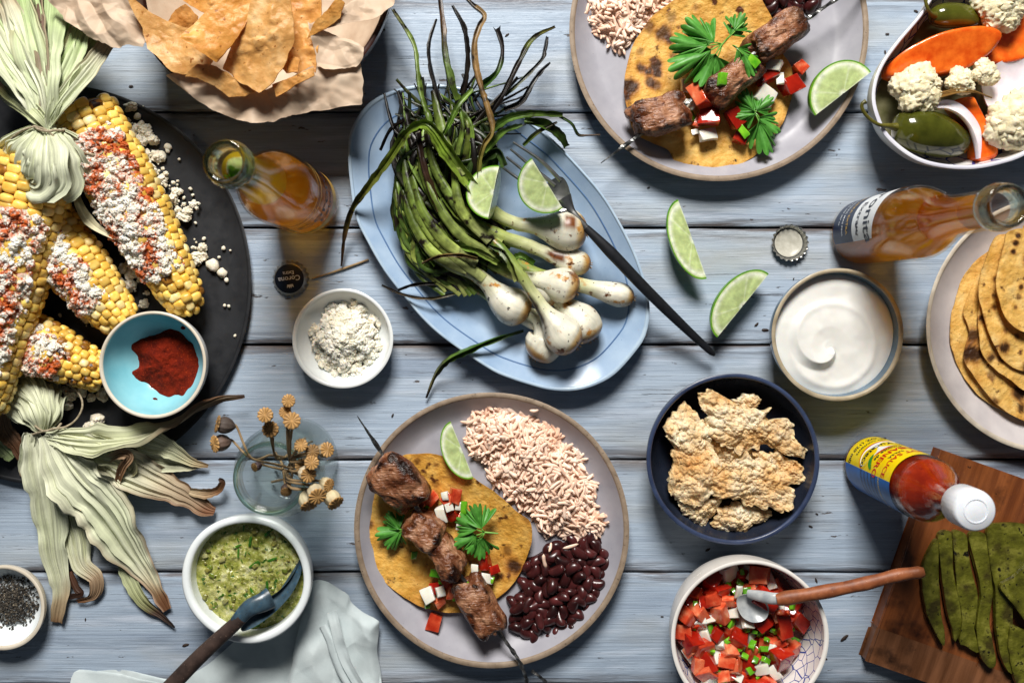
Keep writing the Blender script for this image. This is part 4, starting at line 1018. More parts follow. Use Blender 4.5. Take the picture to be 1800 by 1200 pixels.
# brighter soft stalks on the near side of the bunch
for q, (rt, p_, w_) in enumerate(((o5, [(850, 490, 3.8), (800, 452, 4.3), (752, 405, 4.5), (722, 345, 4.5), (708, 280, 4.2)], (24, 28, 26, 22, 12)), (o2, [(880, 428, 4.6), (826, 388, 5.0), (788, 340, 5.0), (762, 290, 4.8), (750, 235, 4.6)], (22, 26, 24, 22, 14)), (o4, [(838, 462, 4.4), (782, 425, 4.8), (742, 370, 4.8), (724, 310, 4.6)], (22, 26, 22, 12)), (o3, [(870, 452, 4.4), (815, 418, 4.8), (776, 372, 4.9), (748, 318, 4.7), (735, 260, 4.5)], (20, 24, 22, 20, 12)), (o7, [(820, 478, 4.0), (765, 448, 4.4), (728, 398, 4.4), (706, 335, 4.2)], (20, 24, 22, 12)), (o1, [(812, 310, 5.4), (785, 262, 5.4), (772, 210, 5.2), (760, 160, 4.8)], (24, 26, 22, 12)), (o6, [(860, 425, 5.0), (812, 372, 5.3), (800, 310, 5.2), (805, 250, 5.0)], (18, 22, 20, 12)))):
    leafpart(rt, [W(*x) for x in p_], [x / S * 1.2 for x in w_], [(0, '#c3cb84'), (0.35, '#a9ba5c'), (0.7, '#86a044'), (1, '#4a5a24')] if q % 2 == 0 else [(0, '#b5c26c'), (0.5, '#8fa84c'), (0.85, '#5a6a2a'), (1, '#241c12')], 460 + q, twist=0.4)
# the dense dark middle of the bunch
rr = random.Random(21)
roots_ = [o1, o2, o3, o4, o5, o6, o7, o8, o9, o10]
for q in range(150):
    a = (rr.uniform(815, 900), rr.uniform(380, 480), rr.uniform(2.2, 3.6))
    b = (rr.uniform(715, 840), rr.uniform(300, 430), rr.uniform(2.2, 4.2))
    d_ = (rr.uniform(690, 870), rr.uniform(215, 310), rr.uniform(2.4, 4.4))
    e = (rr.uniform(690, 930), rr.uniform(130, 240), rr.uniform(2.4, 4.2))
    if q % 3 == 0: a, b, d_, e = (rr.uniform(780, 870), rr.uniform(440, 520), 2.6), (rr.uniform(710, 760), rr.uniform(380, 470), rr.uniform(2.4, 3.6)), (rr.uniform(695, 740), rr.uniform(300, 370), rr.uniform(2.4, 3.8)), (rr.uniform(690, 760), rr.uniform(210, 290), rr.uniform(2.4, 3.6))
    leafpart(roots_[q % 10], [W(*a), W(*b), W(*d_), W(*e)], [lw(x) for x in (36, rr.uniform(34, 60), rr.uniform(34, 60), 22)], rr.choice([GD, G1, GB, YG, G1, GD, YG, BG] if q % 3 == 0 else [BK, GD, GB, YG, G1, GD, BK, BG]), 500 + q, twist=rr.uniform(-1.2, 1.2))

# ---- fork
M_steel = mat('brushed_steel', [(0.3, '#9a9a98'), (0.7, '#b9b9b6')], 2, rough=0.28, metal=1.0, bump=0.08, bscale=6, stretch=(1, 1, 1))
M_blackh = mat('black_handle', [(0.3, '#0f1013'), (0.7, '#191b20')], 2, rough=0.45, bump=0.1, bscale=5)
fk = [W(1032, 402, 3.9), W(1250, 618, 1.2)]
fork = thing('fork', 'steel fork with a slim black handle lying across the rim of the oval platter', 'fork', [fk[0][0], fk[0][1], 0.7])
hp = spl([W(1030, 400, 4.4), W(1075, 445, 4.2), W(1135, 508, 3.6), W(1200, 572, 2.6), W(1256, 624, 1.6)], 40)
V, F = tube(hp, np.interp(np.linspace(0, 1, 40), [0, 0.02, 0.25, 0.6, 0.97, 1], [0.30, 0.33, 0.50, 0.46, 0.30, 0.14]), 16, 0.62); mk('handle', V, F, M_blackh, fork)
nk = spl([W(1031, 401, 4.4), W(1012, 380, 4.4), W(1000, 364, 4.3), W(990, 348, 4.3)], 16)
V, F = tube(nk, np.interp(np.linspace(0, 1, 16), [0, 0.5, 1], [0.27, 0.30, 0.75]), 14, 0.4); mk('neck', V, F, M_steel, fork)
pal = [W(*p) for p in ((966, 356, 4.1), (985, 372, 4.2), (1003, 360, 4.3), (1000, 330, 4.4), (990, 312, 4.5), (978, 312, 4.4), (962, 322, 4.3), (952, 338, 4.2), (948, 352, 4.1))]
zc = 4.25
V, F, t_ = sheet(pal, lambda x, y, t: zc + 0.18 * t ** 2, 0.14, 6, 40); palm = mk('palm', V, F, M_steel, fork)
for q, (a, m_, e) in enumerate((((986, 318), (950, 282), (902, 250)), ((976, 326), (938, 296), (897, 262)), ((966, 334), (928, 306), (890, 276)), ((957, 343), (917, 318), (880, 292)))):
    tp = spl([W(*a, 4.35), W(*m_, 4.6), W(*e, 4.9)], 16)
    V, F = tube(tp, np.linspace(0.19, 0.09, 16), 8, 0.6); mk('tine', V, F, M_steel, palm)

# ================================================================ LIMES
M_rind = mat('lime_rind', [(0.3, '#3f7a14'), (0.7, '#6da024')], 1.0, rough=0.3, bump=0.35, bscale=5, bdist=0.03, vcol=False)
M_limeflesh = mat('lime_flesh', [(0.3, '#d5d5d5'), (0.7, '#ffffff')], 2, rough=0.22, bump=0.35, bscale=3, bdist=0.05, vcol=True, sss=0.3, sssr=0.4, spec=0.5)
def lime(label, px, py, z, head, R=2.4, Ln=3.0, alpha=62, roll=0.0, pitch=0.0, darkrind=False, curve=0.0, group=None):
    """wedge, one cut face up. head: direction (deg, ccw from photo right) of its long axis; face lies to the left of it"""
    al = math.radians(alpha)
    C = W(px, py, z)
    root = thing('lime_wedge', label, 'lime wedge', [C[0], C[1], max(0.0, z - R)], group)
    nt_, nf = 34, 12
    tt = np.linspace(0, PI, nt_)
    Rm = np.array(Matrix.Rotation(math.radians(head), 3, 'Z') @ Matrix.Rotation(math.radians(pitch), 3, 'Y') @ Matrix.Rotation(math.radians(roll), 3, 'X'))
    def xf(V): 
        V = np.array(V, float)
        if curve: V[:, 2] += curve * (V[:, 0] / Ln) ** 2
        return V @ Rm.T + C
    # canonical: angles 0 (=+Y, the up-facing cut) down to -alpha
    pts = lambda s, a: np.array([[Ln * s * math.cos(t), R * s * math.sin(t) * math.cos(a), R * s * math.sin(t) * math.sin(a)] for t in tt])
    fs = np.linspace(0.0, -al, nf)
    outer = np.vstack([pts(1.0, a) for a in fs]); inner = np.vstack([pts(0.93, a) for a in fs])
    n1 = len(outer)
    g = gridf(nf, nt_)
    F = list(g) + [tuple(i + n1 for i in f[::-1]) for f in g]
    for i in range(nt_ - 1):
        F.append((i, i + n1, i + 1 + n1, i + 1)); e = (nf - 1) * nt_
        F.append((e + i, e + i + 1, e + i + 1 + n1, e + i + n1))
    mk('rind', xf(np.vstack([outer, inner])), F, M_rind, root)
    # pulp wedge: two cut faces meeting at the core
    nr = 13; ns = np.linspace(0, 1, nr)
    for a, sgn in ((0.0, 1), (-al, -1)):
        Vv = []; Cc = []
        for s in ns:
            p = pts(0.96 * max(s, 0.02), a + (0.012 if sgn > 0 else -0.012) * 0)
            bul = 0.05 * np.sin(s * PI) * (0.6 + 0.4 * np.cos(tt * 5))
            p[:, 2] += sgn * (bul + 0.012)
            Vv.append(p)
            f = s
            base_ = np.tile(c3('#b9c98a'), (nt_, 1))
            seg = np.abs(((tt / PI * 4.0 + 0.0) % 1) - 0.5) * 2
            memb = np.clip((seg - 0.90) / 0.08, 0, 1)[:, None] * (1 if 0.1 < s < 0.9 else 0)
            vary = 1 + 0.16 * vn(np.stack([tt * 7, np.full(nt_, s * 1.5), tt * 0 + 3], -1))[:, None]
            base_ = base_ * vary
            base_ = base_ * (1 - memb) + c3('#dfe6c4') * memb
            kp = np.clip((s - 0.80) / 0.1, 0, 1); kc = np.clip((0.14 - s) / 0.08, 0, 1)
            kk = max(kp, kc); base_ = base_ * (1 - kk) + c3('#e9edd8') * kk
            if s > 0.985: base_ = base_ * 0 + c3('#b9cf84')
            Cc.append(base_)
        F = gridf(nr, nt_)
        if sgn < 0: F = [f[::-1] for f in F]
        mk('flesh', xf(np.vstack(Vv)), [f[::-1] for f in F], M_limeflesh, root, colr=np.vstack(Cc))
    return root
lime('lime wedge standing on the onions, left of the pair by the fork', 868, 338, 6.6, 78, 2.6, 2.2, 70, roll=-28, pitch=0)
lime('lime wedge leaning on the fork, right of the pair on the onions', 962, 322, 6.6, 122, 2.6, 2.4, 70, roll=-22)
lime('upper lime wedge lying on the bare blue planks', 1217, 420, 2.3, 110, 2.0, 3.6, 60, roll=8)
lime('lower lime wedge lying on the bare blue planks', 1268, 515, 2.3, 55, 1.9, 3.5, 60, roll=14) if False else lime('lower lime wedge lying on the bare blue planks', 1306, 537, 2.3, 51, 2.3, 3.5, 60, roll=8)
# ================================================================ FOOD ON THE TWO GREY PLATES
M_tort = mat('corn_tortilla', [(0.25, '#c99e4a'), (0.5, '#e4c078'), (0.75, '#f2dca6')], 0.8, 6, rough=0.55, bump=1.0, bscale=2.2, bdist=0.16, vcol=True, sss=0.12, sssr=0.4, transl=0.15, spots=((0.75, 0.635, 0.70, '#5a3010', 5), (0.9, 0.69, 0.74, '#1c0f08', 5), (3.2, 0.66, 0.74, '#8a5a22', 4)))
M_rice = mat('rice_grain', [(0.3, '#e8bda2'), (0.7, '#f6dac6')], 0.5, rough=0.36, bump=0.15, bscale=5, rnd=0.12, sss=0.15, sssr=0.3, offs=True)
M_ricebase = mat('rice_underneath', [(0.3, '#c99a80'), (0.7, '#e2bda5')], 3, rough=0.5, bump=0.6, bscale=4, bdist=0.1)
M_bean = mat('black_bean', [(0.3, '#200b0b'), (0.7, '#4a1e1e')], 0.9, rough=0.3, bump=0.1, bscale=4, rnd=0.5, coat=0.15)
M_beansauce = mat('bean_sauce', [(0.3, '#1a0a0b'), (0.7, '#3a1a1a')], 2, rough=0.12, bump=0.4, bscale=2, bdist=0.1, coat=0.5)
M_meat = mat('grilled_pork', [(0.30, '#5c3420'), (0.46, '#87573a'), (0.60, '#a87a5c'), (0.74, '#c69e82')], 0.9, 8, rough=0.24, bump=1.0, bscale=2.4, bdist=0.14, spec=0.5, vcol=True, sss=0.12, sssr=0.3, spots=((2.2, 0.60, 0.68, '#5a2c14', 5),), rvar=0.12, bstretch=(0.6, 2.5, 2.5))
M_tom = mat('tomato_dice', [(0.28, '#9c1c0c'), (0.5, '#c84a2a'), (0.75, '#e89a70')], 1.1, 6, rough=0.12, bump=0.35, bscale=3, bdist=0.08, rnd=0.22, sss=0.35, sssr=0.4, coat=0.35)
M_onidice = mat('onion_dice', [(0.3, '#cfcabc'), (0.7, '#e8e4d8')], 1.0, rough=0.2, bump=0.2, bscale=2, bstretch=(1, 4, 4), sss=0.4, sssr=0.5, rnd=0.06, coat=0.3)
M_pepdice = mat('green_pepper_dice', [(0.3, '#3f8a12'), (0.7, '#78b428')], 1.2, rough=0.18, bump=0.15, bscale=3, sss=0.25, rnd=0.25, coat=0.4)
M_herb = mat('cilantro_leaf', [(0.3, '#3f8428'), (0.7, '#66ac48')], 1.5, rough=0.42, bump=0.3, bscale=5, bdist=0.03, transl=0.25, vcol=True, rnd=0.08)
M_stem = mat('cilantro_stem', [(0.3, '#4f8a2a'), (0.7, '#79ae4a')], 1, rough=0.4)
M_skewer = mat('twisted_iron_skewer', [(0.3, '#3a3a3a'), (0.7, '#8a8a88')], 2.5, rough=0.3, metal=0.9, bump=0.2, bscale=8)

def char(V, spots_, base=1.0):
    """multiply-colour with scorched places [(x,y,r,darkness)] in photo px"""
    C_ = np.ones((len(V), 3)) * base
    for (x, y, r, k) in spots_:
        p = W(x, y, 1.5)
        d = np.hypot(V[:, 0] - p[0], V[:, 1] - p[1]) / (r / S) + 0.55 * fbm(V * np.array([1.6, 1.6, 0.0]) + x, 3)
        g = np.clip((1.35 - d) * 2.0, 0, 1)[:, None] * k * 0.75; C_ = C_ * (1 - g) + C_ * np.array([0.50, 0.26, 0.12]) * g
        f = np.clip((0.95 - d) * 3.0, 0, 1) * k
        C_ = C_ * (1 - f[:, None]) + np.array([0.045, 0.022, 0.012]) * f[:, None]
    return C_

def tortilla(label, poly_px, z0, lift, seed, chars=(), amp=0.16, edge_dark=0.35, group=None, thick=0.16, tint=(1, 1, 1)):
    """lift(xn,yn,t): extra height, xn,yn in -1..1 over the tortilla"""
    P = np.array([W(x, y, z0) for x, y in poly_px])
    cx, cy = P[:, 0].mean(), P[:, 1].mean(); hw = max(np.ptp(P[:, 0]), np.ptp(P[:, 1])) / 2
    def zf(x, y, t):
        q = np.stack([x, y, np.full_like(x, seed * 3.3)], -1)
        return z0 + lift((x - cx) / hw, (y - cy) / hw, t) + amp * (fbm(q * 0.35, 3, seed) + 0.35 * fbm(q * 1.3, 3, seed)) * (0.35 + 0.65 * t) + 0.13 * np.clip(bubbles(x, y, 0.55, seed + 20) - 0.35, 0, 1) + 0.05 * bubbles(x, y, 1.5, seed + 21)
    V, F, t = sheet(P, zf, thick, 40, 150, jag=0.10, jfreq=0.9, seed=seed, ctr=(cx, cy))
    C_ = char(V, chars)
    bb = np.clip((bubbles(V[:, 0], V[:, 1], 0.55, seed + 20) - 0.55) * 4, 0, 1) * np.clip(0.5 + 2.0 * fbm(V * 1.3 + seed, 3), 0, 1) * 0.55
    C_ = C_ * (1 - bb[:, None] * np.array([0.35, 0.55, 0.75]))
    k = np.clip((t - 0.955) / 0.045, 0, 1) * edge_dark * (0.5 + 0.5 * fbm(V * 0.5 + seed, 2))
    C_ = C_ * (1 - np.clip(k, 0, 1)[:, None] * np.array([0.4, 0.6, 0.8])) * np.array(tint)
    o = mk('tortilla', V, F, M_tort, None, colr=C_)
    return props(o, label, 'tortilla', group)

z3 = (620, 690, 2.352); z4 = (1000, 0, 3.333)
def pxs(zone, pts): return [(zone[0] + a / zone[2], zone[1] + b / zone[2]) for a, b in pts]
tb = pxs(z3, [(210, 255), (300, 245), (400, 258), (470, 310), (510, 345), (600, 410), (680, 480), (730, 520), (738, 600), (720, 670), (690, 740), (650, 800), (590, 850), (520, 890), (420, 905), (330, 895), (240, 860), (160, 800), (100, 740), (60, 660), (45, 580), (55, 500), (80, 430), (120, 370), (160, 300)])
tortilla('yellow corn tortilla with one edge curling up on the plate with rice and beans', tb, 1.0,
         lambda x, y, t: 1.9 * np.clip(0.62 * x + 0.78 * y - 0.22, 0, 2) ** 1.3 * 1.2 + 0.25 * np.clip(-x * 0.7 + t * 0.2, 0, 1) ** 2 + 0.1, 1,
         chars=[(650, 922, 8, .8), (902, 996, 15, .95), (880, 1014, 7, .9), (893, 969, 9, .5), (767, 816, 5, .7), (792, 816, 4, .6), (733, 810, 6, .6), (766, 852, 8, .4), (890, 868, 6, .5), (925, 905, 10, .4), (820, 815, 6, .6), (642, 942, 6, .5), (826, 991, 3, .9)], tint=(1.05, 0.84, 0.44))
tt_ = pxs(z4, [(560, 50), (650, 0), (850, -60), (1010, -50), (1080, 0), (1115, 50), (1150, 100), (1190, 170), (1230, 300), (1300, 400), (1310, 520), (1290, 620), (1250, 720), (1180, 820), (1080, 920), (960, 975), (830, 990), (700, 980), (620, 950), (580, 880), (480, 840), (380, 780), (340, 650), (320, 560), (325, 450), (350, 330), (380, 250), (430, 180), (490, 100)])
tortilla('charred corn tortilla under skewered meat on the plate at the top', tt_, 1.0,
         lambda x, y, t: 1.7 * np.clip(y * 0.9 + 0.25 * x - 0.25, 0, 2) ** 1.4 * 1.4 + 0.7 * np.clip(-x - 0.35, 0, 1) ** 1.5 + 0.1, 2,
         chars=[(1107, 150, 17, .98), (1152, 112, 14, .95), (1140, 125, 10, .95), (1158, 128, 9, .95), (1166, 58, 16, .85), (1176, 68, 10, .9), (1127, 118, 9, .9), (1143, 143, 10, .85), (1155, 150, 10, .7), (1140, 45, 14, .6), (1213, 50, 9, .8), (1110, 195, 9, .7), (1185, 96, 8, .6), (1125, 90, 8, .5), (1222, 15, 8, .5), (1180, 30, 10, .5), (1100, 170, 8, .9), (1375, 220, 10, .35)], tint=(1.04, 0.86, 0.50), edge_dark=0.8)

# ---- rice and beans
def grain_mesh(seed):
    n = 9; t = np.linspace(0, 1, n)
    P = np.stack([(t - 0.5) * 1.12, 0.09 * np.sin(t * PI), 0.03 * np.sin(t * 5 + seed)], -1)
    r = 0.160 * np.sqrt(np.clip(1 - (2 * t - 1) ** 4, 0.03, 1)) * (1 + 0.08 * np.sin(t * 9 + seed))
    return tube(P, r, 7, 0.85)
grains = [grain_mesh(s) for s in range(4)]
gmesh = [mesh('rice_grain', V, F, M_rice) for V, F in grains]
def heap_points(poly, n, seed, hmax, fall, mind, floor):
    r = random.Random(seed); P = np.array([p[:2] for p in poly]); out = []
    lo, hi = P.min(0), P.max(0); tries = 0
    while len(out) < n and tries < n * 60:
        tries += 1
        x = r.uniform(lo[0], hi[0]); y = r.uniform(lo[1], hi[1])
        if not inside(P, x, y): continue
        d = pdist(P, x, y); h = hmax * (1 - math.exp(-d / fall)) * (0.85 + 0.45 * float(vn(np.array([x * 0.7, y * 0.7, seed]), seed)))
        z = floor + 0.16 + h * (1 if r.random() < 0.8 else r.uniform(0.4, 0.9)) + r.uniform(-0.1, 0.12)
        if any((x - q[0]) ** 2 + (y - q[1]) ** 2 + (z - q[2]) ** 2 < mind * mind for q in out[-400:]): continue
        out.append((x, y, z, d))
    return out
ricepoly = [W(*p, 1.6) for p in pxs(z3, [(480, 90), (560, 45), (640, 60), (760, 75), (780, 110), (860, 140), (870, 200), (950, 260), (960, 330), (1010, 380), (1020, 430), (990, 500), (1060, 520), (1050, 570), (980, 630), (870, 600), (780, 590), (750, 540), (740, 500), (640, 440), (620, 400), (560, 370), (560, 300), (500, 280), (470, 240), (465, 180)])]
ricetop = [W(*p, 1.6) for p in pxs(z4, [(70, -60), (100, 60), (150, 170), (190, 200), (260, 260), (300, 300), (350, 250), (400, 200), (480, 110), (560, 50), (640, -20), (500, -120), (200, -140)])]
rp1 = heap_points(ricepoly, 820, 3, 1.9, 2.2, 0.2, 0.65); rp2 = heap_points(ricetop, 260, 4, 1.7, 2.2, 0.20, 0.65)
for x, y in pxs(z4, [(95, 250), (230, 260), (320, 290), (300, 270)]): rp2.append((*W(x, y, 0.85)[:2], 0.85, 0.1))
for x, y in pxs(z3, [(815, 635), (795, 693), (575, 350), (600, 330), (900, 630), (750, 70)]): rp1.append((*W(x, y, 1.6)[:2], 1.8, 0.1))
allr = [(p, 0) for p in rp1] + [(p, 1) for p in rp2]
allr.sort(key=lambda q: -q[0][2])
rest = [[], []]; per = [0, 0]
rr = random.Random(8)
for p, w_ in allr:
    eu = Euler((rr.uniform(-.5, .5), rr.gauss(0, 0.42), rr.uniform(0, 6.28))); s = (rr.uniform(0.65, 1.3), rr.uniform(0.8, 1.1), rr.uniform(0.8, 1.1))
    g = rr.randrange(4)
    if per[w_] < (225, 75)[w_]:
        o = put('rice_grain', gmesh[g], None, p[:3], eu, s); per[w_] += 1
        props(o, ('pale orange rice grain in the heap beside the black beans', 'pale orange rice grain in the heap at the top edge of the photo')[w_], 'rice grain', ('rice grains heaped beside the beans', 'rice grains heaped on the plate at the top')[w_])
    else:
        V = (grains[g][0] * np.array(s)) @ np.array(eu.to_matrix()).T + np.array(p[:3]); rest[w_].append((V, grains[g][1]))
for w_, (poly, lab) in enumerate(((ricepoly, 'mass of pale orange rice forming the heap beside the black beans'), (ricetop, 'mass of pale orange rice forming the heap at the top edge'))):
    def zf(x, y, t, hm=(1.75, 1.7)[w_], fl=2.2):
        d = np.array([pdist(poly, a, b) for a, b in zip(x, y)])
        return 0.62 + hm * 0.86 * (1 - np.exp(-d / fl)) + 0.12 * vn(np.stack([x * 2, y * 2, x * 0], -1))
    V, F, t = sheet(poly, zf, 0.05, 14, 60)
    V, F, C_ = joinm([(V, F)] + rest[w_])
    o = mk('cooked_rice', V, F, M_rice); props(o, lab, 'rice', kind='stuff')

def bean_mesh(seed):
    V, F = blob((0.74, 0.49, 0.44), 3, 2.2, 0.05, 1.2, seed)
    V[:, 1] += 0.18 * (V[:, 0] / 0.6) ** 2
    k = np.exp(-(V[:, 0] / 0.25) ** 2) * (V[:, 1] < 0); V[:, 1] += 0.05 * k
    return mesh('black_bean', V, F, M_bean)
bms = [bean_mesh(s) for s in range(4)]
beanpoly = [W(*p, 1.4) for p in pxs(z3, [(830, 640), (1000, 600), (1040, 650), (1060, 780), (1040, 850), (990, 920), (960, 980), (860, 1000), (840, 1040), (740, 1030), (680, 1000), (670, 930), (650, 870), (700, 820), (730, 760), (710, 700), (760, 680)])]
beantop = [W(*p, 1.4) for p in pxs(z4, [(1110, 20), (1150, 100), (1210, 90), (1300, 80), (1390, 60), (1450, 10), (1500, -90), (1300, -160), (1100, -120)])]
for poly, n_, sd, lab, grp in ((beanpoly, 150, 5, 'glossy black bean in the pile under the rice heap', 'black beans piled below the rice'), (beantop, 34, 6, 'glossy black bean at the top edge of the photo', 'black beans on the plate at the top')):
    for x, y, z, d in heap_points(poly, n_, sd, 1.1, 1.6, 0.74, 0.74):
        o = put('black_bean', bms[rr.randrange(4)], None, (x, y, z), (rr.gauss(0, .5), rr.gauss(0, .3), rr.uniform(0, 6.28)), rr.uniform(0.85, 1.12))
        props(o, lab, 'bean', grp)
    def zf(x, y, t):
        d = np.array([pdist(poly, a, b) for a, b in zip(x, y)])
        return 0.66 + 0.75 * (1 - np.exp(-d / 1.4)) + 0.06 * vn(np.stack([x * 2, y * 2, x * 0], -1))
    V, F, t = sheet(poly, zf, 0.05, 12, 60)
    o = mk('bean_sauce', V, F, M_beansauce); props(o, 'dark sauce pooled under the %s' % ('pile of black beans beside the rice' if sd == 5 else 'black beans at the top edge'), 'sauce', kind='stuff')

# ---- skewers with meat
def skewer(label, path, meats, loop=None):
    P = np.array([W(*p) for p in path])
    root = thing('meat_skewer', label, 'skewer', [P[len(P) // 2][0], P[len(P) // 2][1], 1.0])
    n = 120; Pp = spl(P, n)
    r = np.full(n, 0.20); r[:10] = np.linspace(0.03, 0.20, 10)
    V, F = tube(Pp, r, 4, 0.75, twist=34.0)
    mk('metal_rod', V, F, M_skewer, root, smooth=False)
    for k, (x, y, z, a, b, h, ang, blk) in enumerate(meats):
        V, F = blob((a / S * .86, b / S * .80, h / S * .82), 6, 4.2, 0.55, 0.8, 11 + k + int(x), 0.10, 2.6)
        V = V + 0.10 * fbm(V * np.array([1.0, 4.0, 4.0]) + k, 4)[:, None] * (V / np.linalg.norm(V, axis=1)[:, None])
        u = V[:, 0] / (a / S)
        un = np.abs(V / np.array([a / S, b / S, h / S])); un.sort(axis=1); q_ = fbm(V * 0.9 + k * 5 + x, 4)
        e_ = np.clip((un[:, 1] - 0.52 + 0.7 * q_) * 3.0, 0, 1)[:, None]              # browned along edges and corners
        C_ = np.ones((len(V), 3)) * (1 - e_) + np.array([0.34, 0.19, 0.10]) * e_
        s_ = np.clip((fbm(V * 0.55 + k * 3 + y, 3) - 0.12) * 4, 0, 1)[:, None]; C_ = C_ * (1 - 0.75 * s_) + np.array([0.30, 0.15, 0.08]) * 0.75 * s_
        k2 = np.clip((un[:, 1] - 0.60 + 0.6 * fbm(V * 1.4 + 9 + k, 3)) * 4, 0, 1)[:, None]; C_ = C_ * (1 - k2) + np.array([0.05, 0.03, 0.022]) * k2
        if blk:
            f = np.clip((u * blk - 0.35 + 0.35 * fbm(V * 1.5 + k, 3)) * 2.2, 0, 1)[:, None]; C_ = C_ * (1 - f) + np.array([0.06, 0.035, 0.03]) * f
        V = rotz(V, math.radians(ang)) + W(x, y, z)
        mk('meat_chunk', V, F, M_meat, root, colr=C_)
    if loop is not None:
        V, F = tube(spl([W(*p) for p in loop], 40), 0.18, 4, 0.75, twist=12); mk('loop_handle', V, F, M_skewer, root, smooth=False)
    return root
skewer('grilled meat skewer lying across the plate with rice and beans', [(628, 731, 4.6), (677, 805, 4.2), (735, 895, 3.6), (803, 1000, 3.3), (881, 1115, 3.0), (912, 1160, 2.9), (927, 1200, 2.7), (930, 1225, 2.5)],
       [(700, 850, 3.6, 52, 43, 38, -50, 0), (745, 928, 3.3, 34, 34, 32, -30, 0.0), (782, 972, 3.2, 42, 29, 28, -52, 0.5), (846, 1068, 3.0, 62, 34, 30, -62, 0.4)],
       [(930, 1225, 2.5), (945, 1240, 2.3), (965, 1230, 2.2), (960, 1200, 2.3), (935, 1178, 2.4)])
skewer('grilled meat skewer with black charred ends lying across the plate at the top', [(1056, 287, 2.8), (1125, 237, 3.0), (1200, 187, 3.2), (1290, 120, 3.3), (1369, 62, 3.4), (1416, 35, 3.5), (1480, -8, 3.6), (1545, -50, 3.8)],
       [(1157, 200, 3.2, 56, 41, 36, 18, 0), (1288, 138, 3.2, 52, 35, 33, 38, 0.9), (1368, 63, 3.3, 62, 33, 32, 34, 1.0)])

# ---- diced salsa pieces
def dice_mesh(nm, m_, dims, seed, p=5.0, bend=0.0):
    r_ = random.Random(seed * 13 + len(nm)); bm = bmesh.new(); bmesh.ops.create_cube(bm, size=2)
    for v in bm.verts: v.co = Vector([v.co[k] * dims[k] * (1 + r_.uniform(-0.24, 0.16)) for k in range(3)])
    bmesh.ops.subdivide_edges(bm, edges=bm.edges[:], cuts=2, use_grid_fill=True)
    bmesh.ops.bevel(bm, geom=[e for e in bm.edges if e.calc_face_angle(0) > 0.5], offset=0.055, segments=2, affect='EDGES', profile=0.6)
    V = np.array([v.co[:] for v in bm.verts]); bm.verts.index_update(); F = [tuple(v.index for v in f.verts) for f in bm.faces]; bm.free()
    V = V + 0.05 * fbm(V * 1.6 + seed, 2)[:, None]
    if bend: V[:, 2] -= bend * V[:, 0] ** 2
    return mesh(nm, V, F, m_)
M_tom2 = mat('tomato_skin_dice', [(0.3, '#7c0e06'), (0.6, '#b02412'), (0.85, '#d8603c')], 0.8, 6, rough=0.1, bump=0.3, bscale=3, bdist=0.06, rnd=0.25, sss=0.3, sssr=0.4, coat=0.35)
M_tom3 = mat('tomato_pulp_dice', [(0.3, '#c03a1c'), (0.55, '#d8704a'), (0.8, '#f0b48c')], 1.5, 6, rough=0.12, bump=0.5, bscale=3, bdist=0.10, rnd=0.15, sss=0.4, sssr=0.5, coat=0.35)
toms = [dice_mesh('tomato_dice', (M_tom, M_tom2, M_tom2, M_tom3)[s], (0.55, 0.5, 0.42), s) for s in range(4)]
onis = [dice_mesh('onion_dice', M_onidice, (0.55, 0.42, 0.18), s + 5, 4.0, 0.22) for s in range(4)]
peps = [dice_mesh('pepper_dice', M_pepdice, (0.42, 0.30, 0.16), s + 9, 4.0, 0.25) for s in range(3)]
def bit(kind, x, y, z, s, label, group, tilt=0.5, rz=None):
    L_ = {'t': toms, 'o': onis, 'p': peps}[kind]
    nm = {'t': 'tomato_dice', 'o': 'onion_dice', 'p': 'pepper_dice'}[kind]
    o = put(nm, L_[rr.randrange(len(L_))], None, W(x, y, z), (rr.uniform(-tilt, tilt), rr.uniform(-tilt, tilt), rr.uniform(0, 6.28) if rz is None else rz), tuple(s / 14.0 * rr.uniform(0.72, 1.25) for _ in range(3)))
    return props(o, label, {'t': 'tomato', 'o': 'onion', 'p': 'pepper'}[kind], group)
NM = {'t': 'diced red tomato', 'o': 'chopped white onion', 'p': 'chopped green pepper'}
